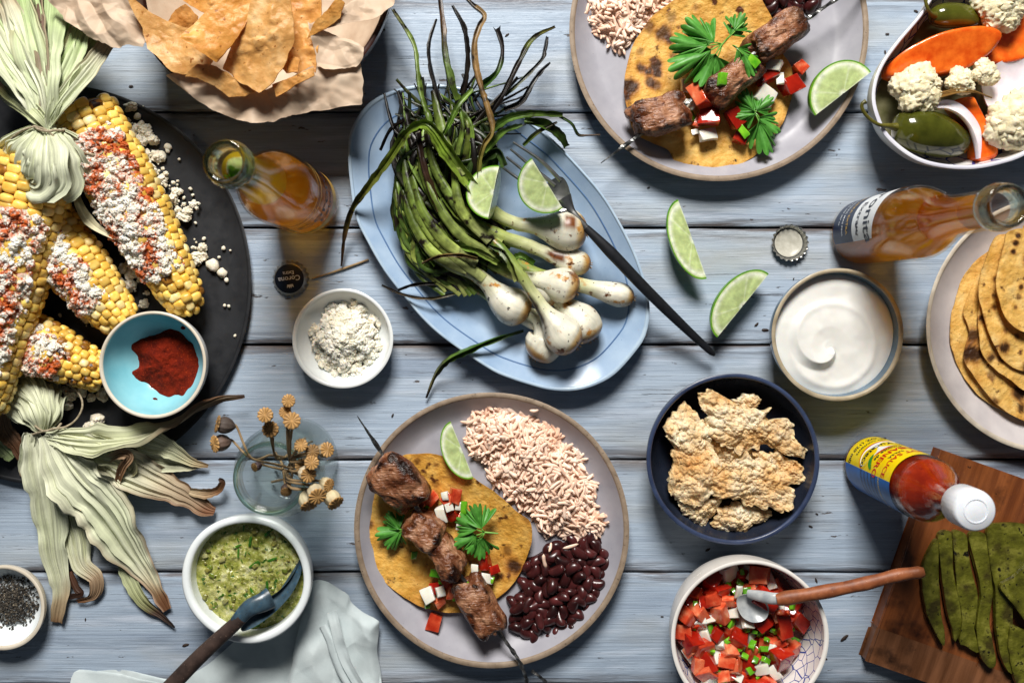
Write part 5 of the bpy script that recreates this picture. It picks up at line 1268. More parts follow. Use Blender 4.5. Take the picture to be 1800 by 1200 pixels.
for plate, lst in (('on the curled tortilla with rice and beans', [('t', 757, 876, 1.9, 15), ('t', 785, 880, 2.3, 17), ('t', 800, 870, 2.4, 15), ('t', 824, 922, 2.2, 16), ('t', 852, 985, 2.0, 14), ('t', 798, 1036, 1.7, 19), ('t', 773, 1056, 1.8, 14), ('t', 765, 1032, 1.6, 11), ('t', 796, 905, 2.0, 13), ('o', 775, 905, 3.0, 17), ('o', 782, 872, 3.0, 12), ('o', 748, 958, 2.3, 9), ('o', 762, 960, 2.3, 8), ('o', 798, 1016, 2.5, 12), ('o', 752, 1044, 2.2, 16), ('o', 856, 1016, 2.2, 13), ('o', 843, 1030, 2.8, 11), ('o', 808, 926, 2.7, 8), ('p', 816, 893, 3.0, 16), ('p', 728, 976, 1.8, 13), ('p', 765, 1008, 2.2, 14), ('p', 775, 1020, 2.1, 12), ('p', 842, 1016, 2.4, 12), ('p', 863, 1018, 2.1, 12), ('p', 752, 1064, 2.0, 12), ('p', 748, 892, 2.0, 11), ('p', 822, 1027, 3.3, 8), ('t', 742, 885, 1.9, 12), ('o', 808, 890, 2.6, 12), ('t', 815, 905, 2.2, 13), ('o', 790, 890, 2.9, 10), ('t', 868, 1000, 1.9, 10), ('o', 835, 1000, 2.4, 10), ('t', 785, 1020, 2.0, 12), ('p', 800, 1050, 2.2, 10), ('o', 775, 1040, 2.4, 11), ('t', 838, 960, 2.2, 11), ('p', 830, 905, 2.6, 12)]),
                   ('on the charred tortilla of the plate at the top', [('t', 1231, 172, 3.0, 22), ('t', 1246, 204, 2.3, 20), ('t', 1348, 135, 2.2, 21), ('t', 1390, 151, 1.9, 20), ('t', 1291, 208, 2.2, 18), ('t', 1300, 243, 1.7, 15), ('t', 1227, 212, 1.9, 13), ('t', 1230, 150, 2.6, 11), ('o', 1345, 171, 2.2, 23), ('o', 1246, 236, 2.0, 22), ('o', 1212, 184, 2.6, 14), ('o', 1205, 150, 2.2, 15), ('o', 1361, 115, 2.8, 17), ('o', 1260, 178, 2.7, 15), ('o', 1371, 139, 2.4, 13), ('o', 1330, 130, 2.0, 12), ('o', 1222, 232, 2.0, 8), ('p', 1271, 140, 4.8, 17), ('p', 1306, 231, 2.5, 17), ('p', 1323, 108, 4.6, 18), ('p', 1216, 203, 2.0, 13)])):
    for kd, x, y, z, s in lst:
        bit(kd, x, y, z, s, NM[kd] + ' piece ' + plate, 'salsa pieces ' + plate)
bit('t', 762, 1094, 1.15, 17, 'single tomato dice fallen off the tortilla onto the bare grey glaze', None, 0.15)
bit('t', 1406, 122, 1.2, 19, 'tomato dice next to the lime wedge on the top plate', None, 0.2)

# ---- cilantro
def leaflet(R, seed, spread=62):
    """fan-shaped toothed leaflet, base at origin, along +x"""
    na, nr = 73, 8
    r_ = random.Random(seed); a = np.linspace(-math.radians(spread), math.radians(spread), na)
    lob = 0.70 + 0.30 * np.abs(np.cos(a * 1.45 * 90 / spread)) + 0.06 * np.cos(a * 3 + seed)
    x_ = np.linspace(0, 1, na)
    teeth = 1 - 0.20 * (1 - np.abs(np.sin(x_ * PI * 9)) ** 0.6) - 0.34 * np.exp(-((x_ - 0.333) / 0.025) ** 2) - 0.34 * np.exp(-((x_ - 0.667) / 0.025) ** 2)
    rad = R * lob * teeth
    V = []; C_ = []
    for i in range(nr):
        t = (i + 0.02) / (nr - 1)
        rr_ = rad * t; z = 0.10 * R * np.cos(a * 5) * t - 0.22 * R * t ** 2 * (0.4 + np.abs(np.sin(a))) + 0.05 * R * np.sin(a * 3 + seed + t * 3)
        V.append(np.stack([rr_ * np.cos(a), rr_ * np.sin(a) * 0.95, z], -1))
        vein = np.clip(1 - np.abs(((x_ * 5 + 0.0) % 1) - 0.5) / 0.10, 0, 1) * (1 - t * 0.6)
        C_.append(np.ones((na, 3)) * (0.85 + 0.15 * t) + 0.45 * vein[:, None])
    V = np.vstack(V); F = gridf(nr, na); n1 = len(V)
    W2 = V.copy(); W2[:, 2] -= 0.035
    return np.vstack([V, W2]), [f[::-1] for f in F] + [tuple(i + n1 for i in f) for f in F], np.vstack(C_ + C_)
def sprig(label, base, leaves, stem=None):
    B0 = W(*base)
    root = thing('cilantro_sprig', label, 'cilantro', B0)
    for k, (x, y, z, hd, R, pit) in enumerate(leaves):
        V, F, C_ = leaflet(R / S, k + int(x))
        M_ = np.array(Matrix.Rotation(math.radians(hd), 3, 'Z') @ Matrix.Rotation(math.radians(pit), 3, 'Y'))
        mk('leaflet', V @ M_.T + W(x, y, z), F, M_herb, root, colr=C_)
        V, F = tube(spl([B0, (B0 + W(x, y, z)) / 2 + np.array([0, 0, 0.1]), W(x, y, z)], 8), 0.055, 6); mk('stalk', V, F, M_stem, root)
    if stem:
        V, F = tube(spl([W(*p) for p in stem], 14), np.linspace(0.09, 0.06, 14), 7); mk('stem', V, F, M_stem, root)
    return root
sprig('cilantro leaf lying alone on the left of the curled tortilla', (712, 930, 2.6), [(708, 932, 2.6, 190, 50, 5), (702, 930, 2.7, 130, 34, 5), (702, 935, 2.6, 235, 36, 8)])
sprig('cilantro sprig on the right of the meat on the curled tortilla', (852, 935, 3.4), [(846, 928, 3.6, 105, 46, -5), (838, 930, 3.5, 150, 42, 0), (838, 940, 3.4, 205, 44, 5), (848, 944, 3.3, 262, 44, 8), (842, 944, 3.3, 235, 36, 8)], [(852, 935, 3.4), (864, 936, 3.5), (876, 937, 3.6)])
sprig('large cilantro sprig in the middle of the charred tortilla', (1270, 78, 4.4), [(1250, 88, 4.6, 205, 74, 4), (1255, 75, 4.7, 140, 60, -2), (1258, 95, 4.5, 245, 62, 8), (1262, 100, 4.3, 275, 46, 8), (1245, 80, 4.7, 170, 64, 2), (1284, 62, 4.8, 55, 34, 0), (1292, 55, 4.9, 60, 36, 0)], [(1262, 88, 4.4), (1275, 72, 4.6), (1290, 56, 4.8), (1308, 40, 4.9)])
sprig('small cilantro leaf near the black scorched meat on the charred tortilla', (1288, 80, 4.6), [(1296, 84, 4.8, 320, 34, 5), (1306, 96, 4.8, 300, 38, 5)])
sprig('cilantro sprig at the lower right of the charred tortilla', (1325, 196, 2.6), [(1326, 196, 2.9, 120, 42, 0), (1330, 196, 2.9, 40, 36, 0), (1334, 206, 2.8, 320, 44, 4), (1334, 214, 2.7, 285, 58, 6), (1328, 200, 2.8, 190, 34, 5)])
# lime wedges on the plates
lime('lime wedge squeezed between the tortilla and the rice', 812, 790, 2.6, 112, 1.7, 2.6, 60, roll=10)
lime('crescent lime wedge at the rim of the plate at the top', 1475, 158, 2.7, 208, 2.35, 2.75, 55, roll=-12) if False else lime('crescent lime wedge at the rim of the plate at the top', 1482, 165, 3.2, 38, 2.7, 3.0, 55, roll=6)
# ================================================================ CONTENTS OF THE BOWLS
# ---- cheese in its dish
pts = []
C0 = PC['C']
while len(pts) < 900:
    x, y = random.gauss(0, 1.5), random.gauss(0, 1.65)
    d = math.hypot(x / 3.1, y / 3.25)
    if d > 1: continue
    hz = 0.75 + 1.9 * (1 - d ** 1.5) + 0.45 * float(vn(np.array([x * 0.9, y * 0.9, 1.0])))
    z = hz * (1 if random.random() < 0.8 else random.random()) + random.uniform(-0.1, 0.1)
    pts.append(C0 + np.array([x + 0.05, y - 0.05, max(z, 0.62 + 1.0 * max(0, d - 0.5))]))
V, F, C_ = crumbs(pts, 0.06, 0.40, 12, ('#fbf7ea', '#ffffff'))
o = mk('crumbled_cheese', V, F, M_crumb, None, colr=C_, smooth=False)
props(o, 'heap of crumbled white cheese in the small white dish', 'cheese', kind='stuff')

# ---- chili powder
M_chili = mat('chili_powder', [(0.3, '#4e1006'), (0.7, '#7c200a')], 1.5, 8, rough=0.9, bump=1.0, bscale=7, bdist=0.10, bdetail=8, spec=0.15, spots=((9, 0.6, 0.7, '#a83a14'),))
pp = pxs((0, 380, 2.609), [(590, 600), (640, 560), (700, 545), (770, 525), (830, 540), (880, 600), (895, 680), (885, 760), (850, 810), (810, 825), (740, 820), (690, 790), (640, 760), (600, 720), (630, 690), (610, 640)])
P = [W(x, y, 2.3) for x, y in pp]
cz = PCH['C']
def zf(x, y, t):
    d = np.hypot(x - cz[0], y - cz[1]) / PCH['R']
    flo = np.array([np.interp(q * PCH['R'], [p[0] for p in PCH['inn']][::-1], [p[1] for p in PCH['inn']][::-1]) for q in d]) + 0.85
    q = np.stack([x, y, x * 0], -1)
    return flo + 0.02 + (1 - t ** 2.2) * (1.15 + 0.6 * fbm(q * 0.6, 4)) + 0.09 * fbm(q * 3.5, 3) * (1 - t ** 4)
V, F, t = sheet(P, zf, 0.08, 34, 120, jag=0.3, jfreq=1.2, seed=3)
o = mk('chili_powder', V, F, M_chili); props(o, 'mound of dark red chili powder in the turquoise bowl', 'chili powder', kind='stuff')
for k, (x, y, s) in enumerate(((221, 640, 4), (272, 703, 5), (322, 576, 4), (222, 610, 3), (226, 602, 2.5))):
    b = blob((s / 20, s / 24, s / 60), 3, 2, 0.3, 2, k); d = math.hypot(*(W(x, y, 3.0)[:2] - cz[:2]))
    zz = float(np.interp(d, [p[0] for p in PCH['inn']][::-1], [p[1] for p in PCH['inn']][::-1])) + 0.9
    p = W(x, y, zz); o = put('chili_speck', mesh('chili_speck', b[0], b[1], M_chili), None, p)
    props(o, 'small speck of chili powder stuck to the turquoise glaze', 'chili powder', 'chili specks in the turquoise bowl')

# ---- black pepper
M_pepper = mat('ground_pepper', [(0.35, '#17130f'), (0.55, '#4a4238'), (0.8, '#a89a80')], 6, 3, rough=0.7, vcol=True, bump=0.4, bscale=12)
pts = []; C0 = PP['C']; bs = [blob((1, 0.8, 0.7), 2, 2.6, 0.4, 1.5, s) for s in range(5)]
parts = []
while len(parts) < 900:
    x, y = random.gauss(0.1, 1.1), random.gauss(0.1, 1.2)
    d = math.hypot(x, y)
    if d > 2.4: continue
    z = 0.5 + 0.75 * math.exp(-(d / 1.6) ** 2) + random.uniform(-0.05, 0.08) + 0.12 * max(0, d - 1.6)
    s = random.uniform(0.05, 0.13); b = random.choice(bs)
    parts.append(((b[0] * s) @ rmat().T + C0 + np.array([x, y, z]), b[1], np.tile(np.ones(3) * random.choice([0.25, 0.4, 0.7, 1.3]), (len(b[0]), 1))))
V, F, C_ = joinm(parts); o = mk('ground_pepper', V, F, M_pepper, None, colr=C_, smooth=False); props(o, 'coarse ground black pepper heaped in the cream dish', 'pepper', kind='stuff')

# ---- green salsa
M_salsa = mat('green_salsa', [(0.28, '#565e1c'), (0.46, '#939644'), (0.60, '#bcba78'), (0.8, '#e0e0c0')], 1.3, 7, rough=0.08, bump=0.9, bscale=2.4, bdist=0.22, bdetail=6, coat=0.4, sss=0.2, sssr=0.4, spots=((1.6, 0.60, 0.66, '#2c5a14', 4), (5, 0.66, 0.70, '#d8cf90', 2), (8, 0.68, 0.72, '#3a3010', 2)))
C0 = PS['C']; zs = 3.9; Rs = PS['ir'](zs) + 0.06
thc = np.linspace(0, 2 * PI, 40, endpoint=False)
P = np.stack([C0[0] + Rs * PS['Rf'](thc) * np.cos(thc), C0[1] + Rs * PS['Rf'](thc) * np.sin(thc)], -1)
V, F, t = sheet(P, lambda x, y, t: zs + (0.35 * fbm(np.stack([x * 0.6, y * 0.6, x * 0], -1), 4) + 0.14 * fbm(np.stack([x * 2.2, y * 2.2, x * 0 + 4], -1), 3) + 0.25 * (1 - t)) * (1 - t ** 8) - 0.1, 0.2, 44, 140, ctr=C0)
o = mk('green_salsa', V, F, M_salsa); props(o, 'chunky green tomatillo salsa filling the thick white bowl', 'salsa', kind='stuff')
M_salbit = mat('salsa_bits', [(0.3, '#bdbdbd'), (0.7, '#ffffff')], 2, rough=0.15, vcol=True, sss=0.3, sssr=0.3, coat=0.4)
parts = []
cs = ['#9a9a52', '#a8a668', '#8a9040', '#75842f', '#2f6a1c', '#9a944a', '#3f7a24', '#b4b27c']
bs = [blob((1, 0.7, 0.35), 3, 3.6, 0.5, 1.2, s) for s in range(5)]
for _ in range(110):
    a = random.uniform(0, 6.283); r_ = Rs * 0.95 * math.sqrt(random.random()); x, y = r_ * math.cos(a), r_ * math.sin(a)
    s = random.choice([0.08, 0.10, 0.14, 0.2, 0.26]); b = random.choice(bs); cc_ = random.choice(cs)
    z = zs + 0.05 + 0.3 * float(fbm(np.array([(C0[0] + x) * 0.6, (C0[1] + y) * 0.6, 0]), 4)) + 0.2 * (1 - r_ / Rs)
    sc = np.array([s, s, s]) if cc_ not in ('#2f6a1c', '#3f7a24') else np.array([s * 1.8, s * 0.6, s * 0.3])
    V = (b[0] * sc); V = rotz(V, random.uniform(0, 6.28)); parts.append((V + C0 + np.array([x, y, z]), b[1], np.tile(c3(cc_), (len(V), 1))))
for _ in range(70):
    a = random.uniform(0, 6.283); r_ = Rs * 0.95 * math.sqrt(random.random()); x, y = r_ * math.cos(a), r_ * math.sin(a)
    z = zs + 0.16 + 0.3 * float(fbm(np.array([(C0[0] + x) * 0.6, (C0[1] + y) * 0.6, 0]), 4)) + 0.22 * (1 - r_ / Rs)
    V = bs[0][0] * 0.055; parts.append((V + C0 + np.array([x, y, z]), bs[0][1], np.tile(c3('#e4d9a0'), (len(V), 1))))
V, F, C_ = joinm(parts); o = mk('salsa_bits', V, F, M_salbit, None, colr=C_); props(o, 'chopped herb, onion and seeds floating in the green salsa', 'salsa', kind='stuff')

# ---- spoon in green salsa
M_darkwood = mat('dark_wood_handle', [(0.3, '#2c211d'), (0.7, '#4a3a33')], 1.0, 5, rough=0.6, bump=0.5, bscale=3, bdist=0.04, spots=((7, 0.66, 0.72, '#7a6456'),))
M_spoonblue = mat('blue_grey_stoneware', [(0.3, '#26333c'), (0.6, '#3f5563'), (0.8, '#5b6f74')], 1.2, 5, rough=0.3, bump=0.2, bscale=4, spots=((3, 0.62, 0.7, '#1f4a6a'), (8, 0.66, 0.7, '#2a241e')))
z4b = (300, 700, 2.4)
sp = spl(Z(z4b, [(300, 925, 6.6), (200, 1015, 6.4), (100, 1110, 6.2), (-20, 1235, 6.0)]), 30)
spoon = thing('spoon', 'spoon with dark wooden handle and blue grey bowl resting in the green salsa', 'spoon', [sp[0][0], sp[0][1], 4])
V, F = tube(sp, np.interp(np.linspace(0, 1, 30), [0, .1, .5, 1], [0.50, 0.56, 0.62, 0.66]), 16, 0.8); mk('handle', V, F, M_darkwood, spoon)
fp = spl(Z(z4b, [(275, 945, 6.6), (330, 885, 6.5), (385, 860, 6.2), (420, 840, 5.8)]), 16)
V, F = tube(fp, np.interp(np.linspace(0, 1, 16), [0, .4, 1], [0.56, 0.72, 0.9]), 16, 0.6); mk('ferrule', V, F, M_spoonblue, spoon)
bw = [W(x, y, 5.4) for x, y in pxs(z4b, [(330, 900), (355, 850), (420, 835), (480, 790), (515, 740), (535, 690), (545, 720), (535, 770), (505, 830), (450, 890), (390, 935), (330, 965), (305, 960)])]
ax0 = W(320 / 2.4 + 300, 920 / 2.4 + 700, 5.4); ax1 = W(540 / 2.4 + 300, 700 / 2.4 + 700, 5.4)
da = unit((ax1 - ax0)[:2]); na = np.array([-da[1], da[0]])
def zf(x, y, t):
    v = (x - ax0[0]) * na[0] + (y - ax0[1]) * na[1]; u = ((x - ax0[0]) * da[0] + (y - ax0[1]) * da[1]) / np.linalg.norm(ax1 - ax0)
    return 6.1 - 1.5 * np.clip(u, 0, 1) - 0.5 * (1 - t ** 2)
V, F, t = sheet(bw, zf, 0.16, 12, 60); mk('spoon_bowl', V, F, M_spoonblue, spoon)

# ---- sour cream with a swirl
M_scream = mat('sour_cream', [(0.3, '#d9d7d2'), (0.7, '#e1dfda')], 0.5, rough=0.26, bump=0.06, bscale=2, sss=0.35, sssr=0.5)
C0 = PCR['C']; zs = 3.55; Rs = PCR['ir'](zs) + 0.05
P = np.stack([C0[0] + Rs * PCR['Rf'](thc) * np.cos(thc), C0[1] + Rs * PCR['Rf'](thc) * np.sin(thc)], -1)
ce = W(1460, 610, 4.0)
def zf(x, y, t):
    dx, dy = x - ce[0], y - ce[1]; r = np.hypot(dx, dy); a = np.arctan2(dy, dx)
    ph = (a + r * 0.95 + 0.25 * fbm(np.stack([x * .35, y * .35, x * 0], -1), 2)) / (2 * PI)
    saw = ph - np.floor(ph)
    ridge = np.where(saw < 0.88, (saw / 0.88) ** 1.6, 1 - (saw - 0.88) / 0.12)
    fade = np.clip(r / 0.5, 0, 1) * np.clip((3.9 - r) / 2.2, 0, 1)
    lump = 0.13 * fbm(np.stack([x * 0.5, y * 0.5, x * 0 + 2], -1), 3)
    ring2 = 0.14 * np.exp(-((r - 3.5 - 0.3 * np.sin(a + 1)) / 0.35) ** 2)
    return zs + 0.02 + (0.72 * ridge * fade + 0.16 * np.exp(-(r / 0.4) ** 2) + lump + ring2 + 0.15) * (1 - t ** 10)
V, F, t = sheet(P, zf, 0.2, 70, 200, ctr=ce)
o = mk('sour_cream', V, F, M_scream); props(o, 'thick white sour cream with a swirled surface in the slate bowl', 'sour cream', kind='stuff')

# ---- pork rinds
M_rind_f = mat('pork_rind', [(0.25, '#c99a60'), (0.42, '#e6c898'), (0.6, '#f3e2c2'), (0.8, '#fbf2de')], 0.55, 6, rough=0.5, bump=1.0, bscale=5.5, bdist=0.14, bdetail=3, vcol=True, sss=0.3, sssr=0.4, transl=0.12, spec=0.4)
z7 = (1120, 640, 3.529)
def rind(label, poly, z0, arch, seed, slope=(0, 0), dark=0.0):
    pm = np.mean(poly, 0); P = np.array([W(x, y, z0) for x, y in pxs(z7, [tuple(pm + (np.array(q) - pm) * 1.03) for q in poly])])
    cx, cy = P.mean(0)[:2]; hw = np.ptp(P[:, 0]) / 2
    def zf(x, y, t):
        q = np.stack([x, y, np.full_like(x, seed * 4.4)], -1)
        return z0 + arch * (1 - t ** 2) + slope[0] * (x - cx) / hw + slope[1] * (y - cy) / hw + 0.85 * fbm(q * 0.38, 3, seed) + 0.34 * bubbles(x + 0.3 * y, y, 1.3, seed) + 0.24 * bubbles(x, y, 2.8, seed + 5) + 0.12 * bubbles(x, y, 5.5, seed + 9)
    V, F, t = sheet(P, zf, 0.55, 60, 190, smooth=False, jag=0.6, jfreq=1.9, seed=seed, tilt_edge=0.8)
    q = V * np.array([1, 1, 0.3])
    k = np.clip(0.32 + 1.5 * fbm(q * 0.5 + seed * 9, 4) + dark, 0, 1)[:, None]
    bub = (0.80 + 0.30 * bubbles(V[:, 0], V[:, 1], 2.6, seed + 5) + 0.16 * bubbles(V[:, 0] + 0.3 * V[:, 1], V[:, 1], 1.15, seed))[:, None]
    C_ = (np.array([1.0, 1.0, 1.0]) * (1 - k) + np.array([0.90, 0.70, 0.46]) * k) * bub
    edge = np.clip((t - 0.8) / 0.2, 0, 1)[:, None] * 0.5
    o = mk('pork_rind', V, F, M_rind_f, None, colr=np.clip(C_ * (1 - edge) + edge * np.array([1.08, 1.05, 0.98]), 0, 1.15))
    return props(o, label, 'pork rind', 'puffed pork rinds in the navy bowl')
rind('pork rind half hidden at the back right of the navy bowl', [(700, 540), (900, 540), (1000, 620), (1005, 700), (950, 740), (860, 700), (760, 620)], 2.6, 0.3, 6, (-0.1, 0.2), 0.1)
rind('small pork rind flake at the top back of the navy bowl', [(590, 220), (700, 185), (755, 220), (740, 290), (640, 310)], 2.9, 0.2, 7, (0, 0.2), 0.3)
rind('pale frilly pork rind at the bottom middle of the navy bowl', [(460, 980), (500, 890), (620, 850), (820, 900), (800, 960), (680, 1000), (660, 1050), (590, 1075), (520, 1020)], 2.3, 0.4, 5, (0, 0.5))
rind('pale pork rind pointing down at the lower left of the navy bowl', [(240, 840), (340, 800), (490, 820), (510, 890), (450, 960), (380, 1050), (340, 1020), (320, 950), (250, 890)], 2.5, 0.4, 4, (0, 0.6))
rind('pork rind lying deep in the middle of the navy bowl', [(430, 450), (560, 480), (720, 520), (800, 600), (740, 700), (560, 720), (440, 640)], 2.9, 0.3, 8, (0, 0.1), 0.2)
rind('long pork rind along the left side of the navy bowl', [(170, 400), (220, 290), (290, 240), (350, 300), (430, 370), (440, 470), (490, 560), (500, 640), (480, 760), (350, 870), (240, 830), (190, 740), (190, 680), (240, 620), (220, 560), (240, 530), (180, 450)], 3.3, 0.6, 2, (0.5, 0.1))
rind('largest pork rind across the top of the navy bowl', [(375, 180), (450, 155), (540, 200), (640, 260), (740, 290), (800, 280), (800, 350), (930, 330), (960, 400), (1000, 500), (1045, 520), (1020, 575), (930, 560), (800, 500), (640, 545), (520, 490), (430, 430), (440, 320), (390, 250)], 3.6, 0.6, 1, (-0.2, 0.3))
rind('browned pork rind with straight edges, nearest on top of the pile', [(490, 680), (660, 545), (720, 580), (860, 650), (940, 700), (955, 800), (940, 890), (750, 900), (640, 850), (500, 810), (460, 770)], 3.9, 0.5, 3, (0.1, 0.4), 0.25)

# ---- tomato salsa in the deep bowl
C0 = PPI['C']; grp = 'salsa pieces heaped in the deep bowl'
placed = []
M_pulp = mat('salsa_juice', [(0.3, '#5a140a'), (0.7, '#8c2a16')], 1.5, rough=0.1, bump=0.5, bscale=2, bdist=0.2)
zs = 3.4; Rs = PPI['ir'](zs) + 0.05
P = np.stack([C0[0] + Rs * np.cos(thc), C0[1] + Rs * np.sin(thc)], -1)
V, F, t = sheet(P, lambda x, y, t: zs + 0.15 * fbm(np.stack([x, y, x * 0], -1), 3) * (1 - t), 0.2, 16, 60, ctr=C0); o = mk('salsa_juice', V, F, M_pulp); props(o, 'red juice under the chopped tomato salsa in the deep bowl', 'salsa', kind='stuff')
tries = 0
while len(placed) < 290 and tries < 16000:
    tries += 1
    a = random.uniform(0, 6.283); lay = 0 if tries < 4000 else (1 if tries < 9000 else 2)
    r_ = (5.9, 5.4, 4.4)[lay] * math.sqrt(random.random())
    x, y = r_ * math.cos(a) - (0.0, 0.5, 0.9)[lay], r_ * math.sin(a) - (0.0, 0.5, 1.0)[lay]
    z = 3.5 + lay * 0.75 + random.uniform(-0.15, 0.2)
    if math.hypot(x, y) > PPI['ir'](z) - 0.9: continue
    if any((x - q[0]) ** 2 + (y - q[1]) ** 2 + (z - q[2]) ** 2 < 0.74 ** 2 for q in placed): continue
    placed.append((x, y, z))
    kd = random.choices('top', (0.46, 0.30, 0.24))[0]
    s = random.uniform(13, 23) if kd == 't' else random.uniform(12, 22) if kd == 'o' else random.uniform(9, 15)
    L_ = {'t': toms, 'o': onis, 'p': peps}[kd]; nm = {'t': 'tomato_dice', 'o': 'onion_dice', 'p': 'pepper_dice'}[kd]
    o = put(nm, random.choice(L_), None, C0 + np.array([x, y, z]), (random.uniform(-.8, .8), random.uniform(-.8, .8), random.uniform(0, 6.28)), tuple(s / 14.5 * random.uniform(0.7, 1.25) for _ in range(3)))
    props(o, NM[kd] + ' piece in the deep bowl of salsa', {'t': 'tomato', 'o': 'onion', 'p': 'pepper'}[kd], grp)
z8 = (1150, 740, 2.609)
M_redwood = mat('reddish_wood_handle', [(0.3, '#6e3a20'), (0.7, '#9a5a36')], 1.2, 5, rough=0.5, bump=0.5, bscale=3, bdist=0.05, spots=((9, 0.68, 0.74, '#d0a888'),))
M_spoonwh = mat('pale_stoneware', [(0.3, '#8a9096'), (0.7, '#c3c6c4')], 1.0, rough=0.25, bump=0.1)
sp2 = spl(Z(z8, [(560, 818, 7.6), (760, 785, 8.0), (960, 745, 8.3), (1120, 705, 8.6), (1236, 690, 8.8)]), 40)
spoon2 = thing('spoon', 'spoon with reddish wooden handle sticking out of the tomato salsa', 'spoon', [sp2[0][0], sp2[0][1], 5])
V, F = tube(sp2, np.interp(np.linspace(0, 1, 40), [0, .05, .5, .95, 1], [0.45, 0.56, 0.52, 0.48, 0.36]) * (1 + 0.05 * np.sin(np.arange(40) * 0.7)), 14, 0.9); mk('handle', V, F, M_redwood, spoon2)
V, F = tube(spl(Z(z8, [(590, 812, 7.6), (540, 812, 7.4), (480, 800, 6.8), (430, 790, 6.2)]), 16), np.interp(np.linspace(0, 1, 16), [0, .5, 1], [0.46, 0.5, 0.35]), 12, 0.6); mk('ferrule', V, F, M_spoonwh, spoon2)
bw = [W(x, y, 5.8) for x, y in pxs(z8, [(380, 800), (430, 785), (490, 800), (520, 850), (505, 900), (450, 915), (400, 890), (375, 840)])]
V, F, t = sheet(bw, lambda x, y, t: 5.6 + 0.55 * t ** 2, 0.16, 10, 50); mk('spoon_bowl', V, F, M_spoonwh, spoon2)

# ---- pickled vegetables
z5 = (1340, 0, 3.872)
M_carrot = mat('pickled_carrot', [(0.3, '#d04408'), (0.7, '#f07a24')], 1.1, 6, rough=0.22, bump=0.3, bscale=3, bdist=0.05, sss=0.35, sssr=0.5, coat=0.3, rnd=0.06)
M_cauli = mat('cauliflower', [(0.3, '#d2c49a'), (0.7, '#efe6c8')], 1.2, rough=0.5, bump=0.7, bscale=6, bdist=0.08, sss=0.3, sssr=0.4)
M_jal = mat('pickled_jalapeno', [(0.3, '#2f3208'), (0.7, '#55571a')], 0.5, rough=0.14, bump=0.06, bscale=2, coat=0.5, sss=0.1)
M_jstem = mat('jalapeno_stem', [(0.3, '#3c3a10'), (0.7, '#6a6426')], 1, rough=0.35)
M_ponion = mat('pickled_onion', [(0.3, '#d6c8d0'), (0.7, '#efe8ea')], 0.5, rough=0.2, sss=0.4, sssr=0.5, coat=0.3)
M_bay = mat('bay_leaf', [(0.3, '#6a4a1e'), (0.7, '#8c6a34')], 1, rough=0.45, transl=0.15)
M_brine = mat('brine', [(0.3, '#5a5a38'), (0.7, '#8a8668')], 0.6, rough=0.06, bump=0.05)
Ck = PK['C']; zb = 2.2
def inbowl(zz, f=1.0):
    r = PK['ir'](zz) * f
    return np.stack([Ck[0] + r * PK['Rf'](thc) * np.cos(thc), Ck[1] + r * PK['Rf'](thc) * np.sin(thc)], -1)
V, F, t = sheet(inbowl(1.5, 1.005), lambda x, y, t: 1.5 + 0 * x, 0.2, 6, 60, ctr=Ck); o = mk('brine', V, F, M_brine); props(o, 'cloudy pickling brine at the bottom of the oval bowl', 'brine', kind='stuff')
def slab(label, poly, z0, thick, slope, mat_, name, cat, group=None, bev=0.16):
    P = np.array([W(x, y, z0) for x, y in pxs(z5, poly)]); cx, cy = P.mean(0)[:2]
    def zf(x, y, t): return z0 + slope[0] * (x - cx) + slope[1] * (y - cy) - bev * np.clip((t - 0.86) / 0.14, 0, 1) ** 2
    V, F, t = sheet(P, zf, thick, 16, 80)
    n = len(V) // 2
    V[n:, 2] = V[:n, 2] - thick
    o = mk(name, V, F, mat_); return props(o, label, cat, group)
slab('long oval carrot slice slanting across the pickle bowl', [(875, 470), (900, 410), (1010, 320), (1200, 235), (1420, 200), (1560, 220), (1600, 270), (1540, 370), (1400, 460), (1200, 500), (1000, 515), (900, 505)], 4.6, 1.1, (0.05, 0.42), M_carrot, 'carrot_slice', 'carrot', 'pickled carrot slices')
slab('carrot slice cut by the right edge of the photo', [(1480, 170), (1600, 130), (1900, 100), (1950, 300), (1781, 400), (1620, 430), (1520, 410), (1560, 300)], 3.4, 1.1, (0.05, -0.1), M_carrot, 'carrot_slice', 'carrot', 'pickled carrot slices')
slab('wedge shaped carrot slice next to the purple onion', [(1290, 710), (1420, 660), (1470, 720), (1600, 980), (1590, 1070), (1470, 1080), (1440, 900)], 3.8, 1.2, (0.12, 0.1), M_carrot, 'carrot_slice', 'carrot', 'pickled carrot slices')
def cauli(label, x, y, z, r, seed, parts_n=9):
    P0 = W(*pxs(z5, [(x, y)])[0], z); R = r / 3.872 / 20
    root = thing('cauliflower_floret', label, 'cauliflower', [P0[0], P0[1], z - R], 'pickled cauliflower florets')
    rs = random.Random(seed)
    ms = []
    for k in range(parts_n):
        a = k * 2.4; rr_ = R * 0.62 * math.sqrt(k / parts_n); b = blob((R * rs.uniform(.42, .55),) * 3, 4, 2, 0.12, 2, seed + k, 0.42, 3.4)
        mk('curd', b[0] + P0 + np.array([rr_ * math.cos(a), rr_ * math.sin(a), 0.25 * R - 0.5 * rr_ + rs.uniform(-.1, .1)]), b[1], M_cauli, root)
    V, F = tube([P0 + np.array([0, 0, 0.1]), P0 + np.array([0.1, 0.1, -R])], [R * 0.55, R * 0.4], 14); mk('stalk', V, F, M_cauli, root)
cauli('cauliflower floret at the left under the long carrot slice', 1050, 615, 4.4, 165, 1, 12)
cauli('small cauliflower floret in the middle of the pickle bowl', 1345, 560, 4.4, 100, 2, 7)
cauli('cauliflower floret right of the small one, below the carrot tip', 1515, 500, 4.3, 95, 3, 7)
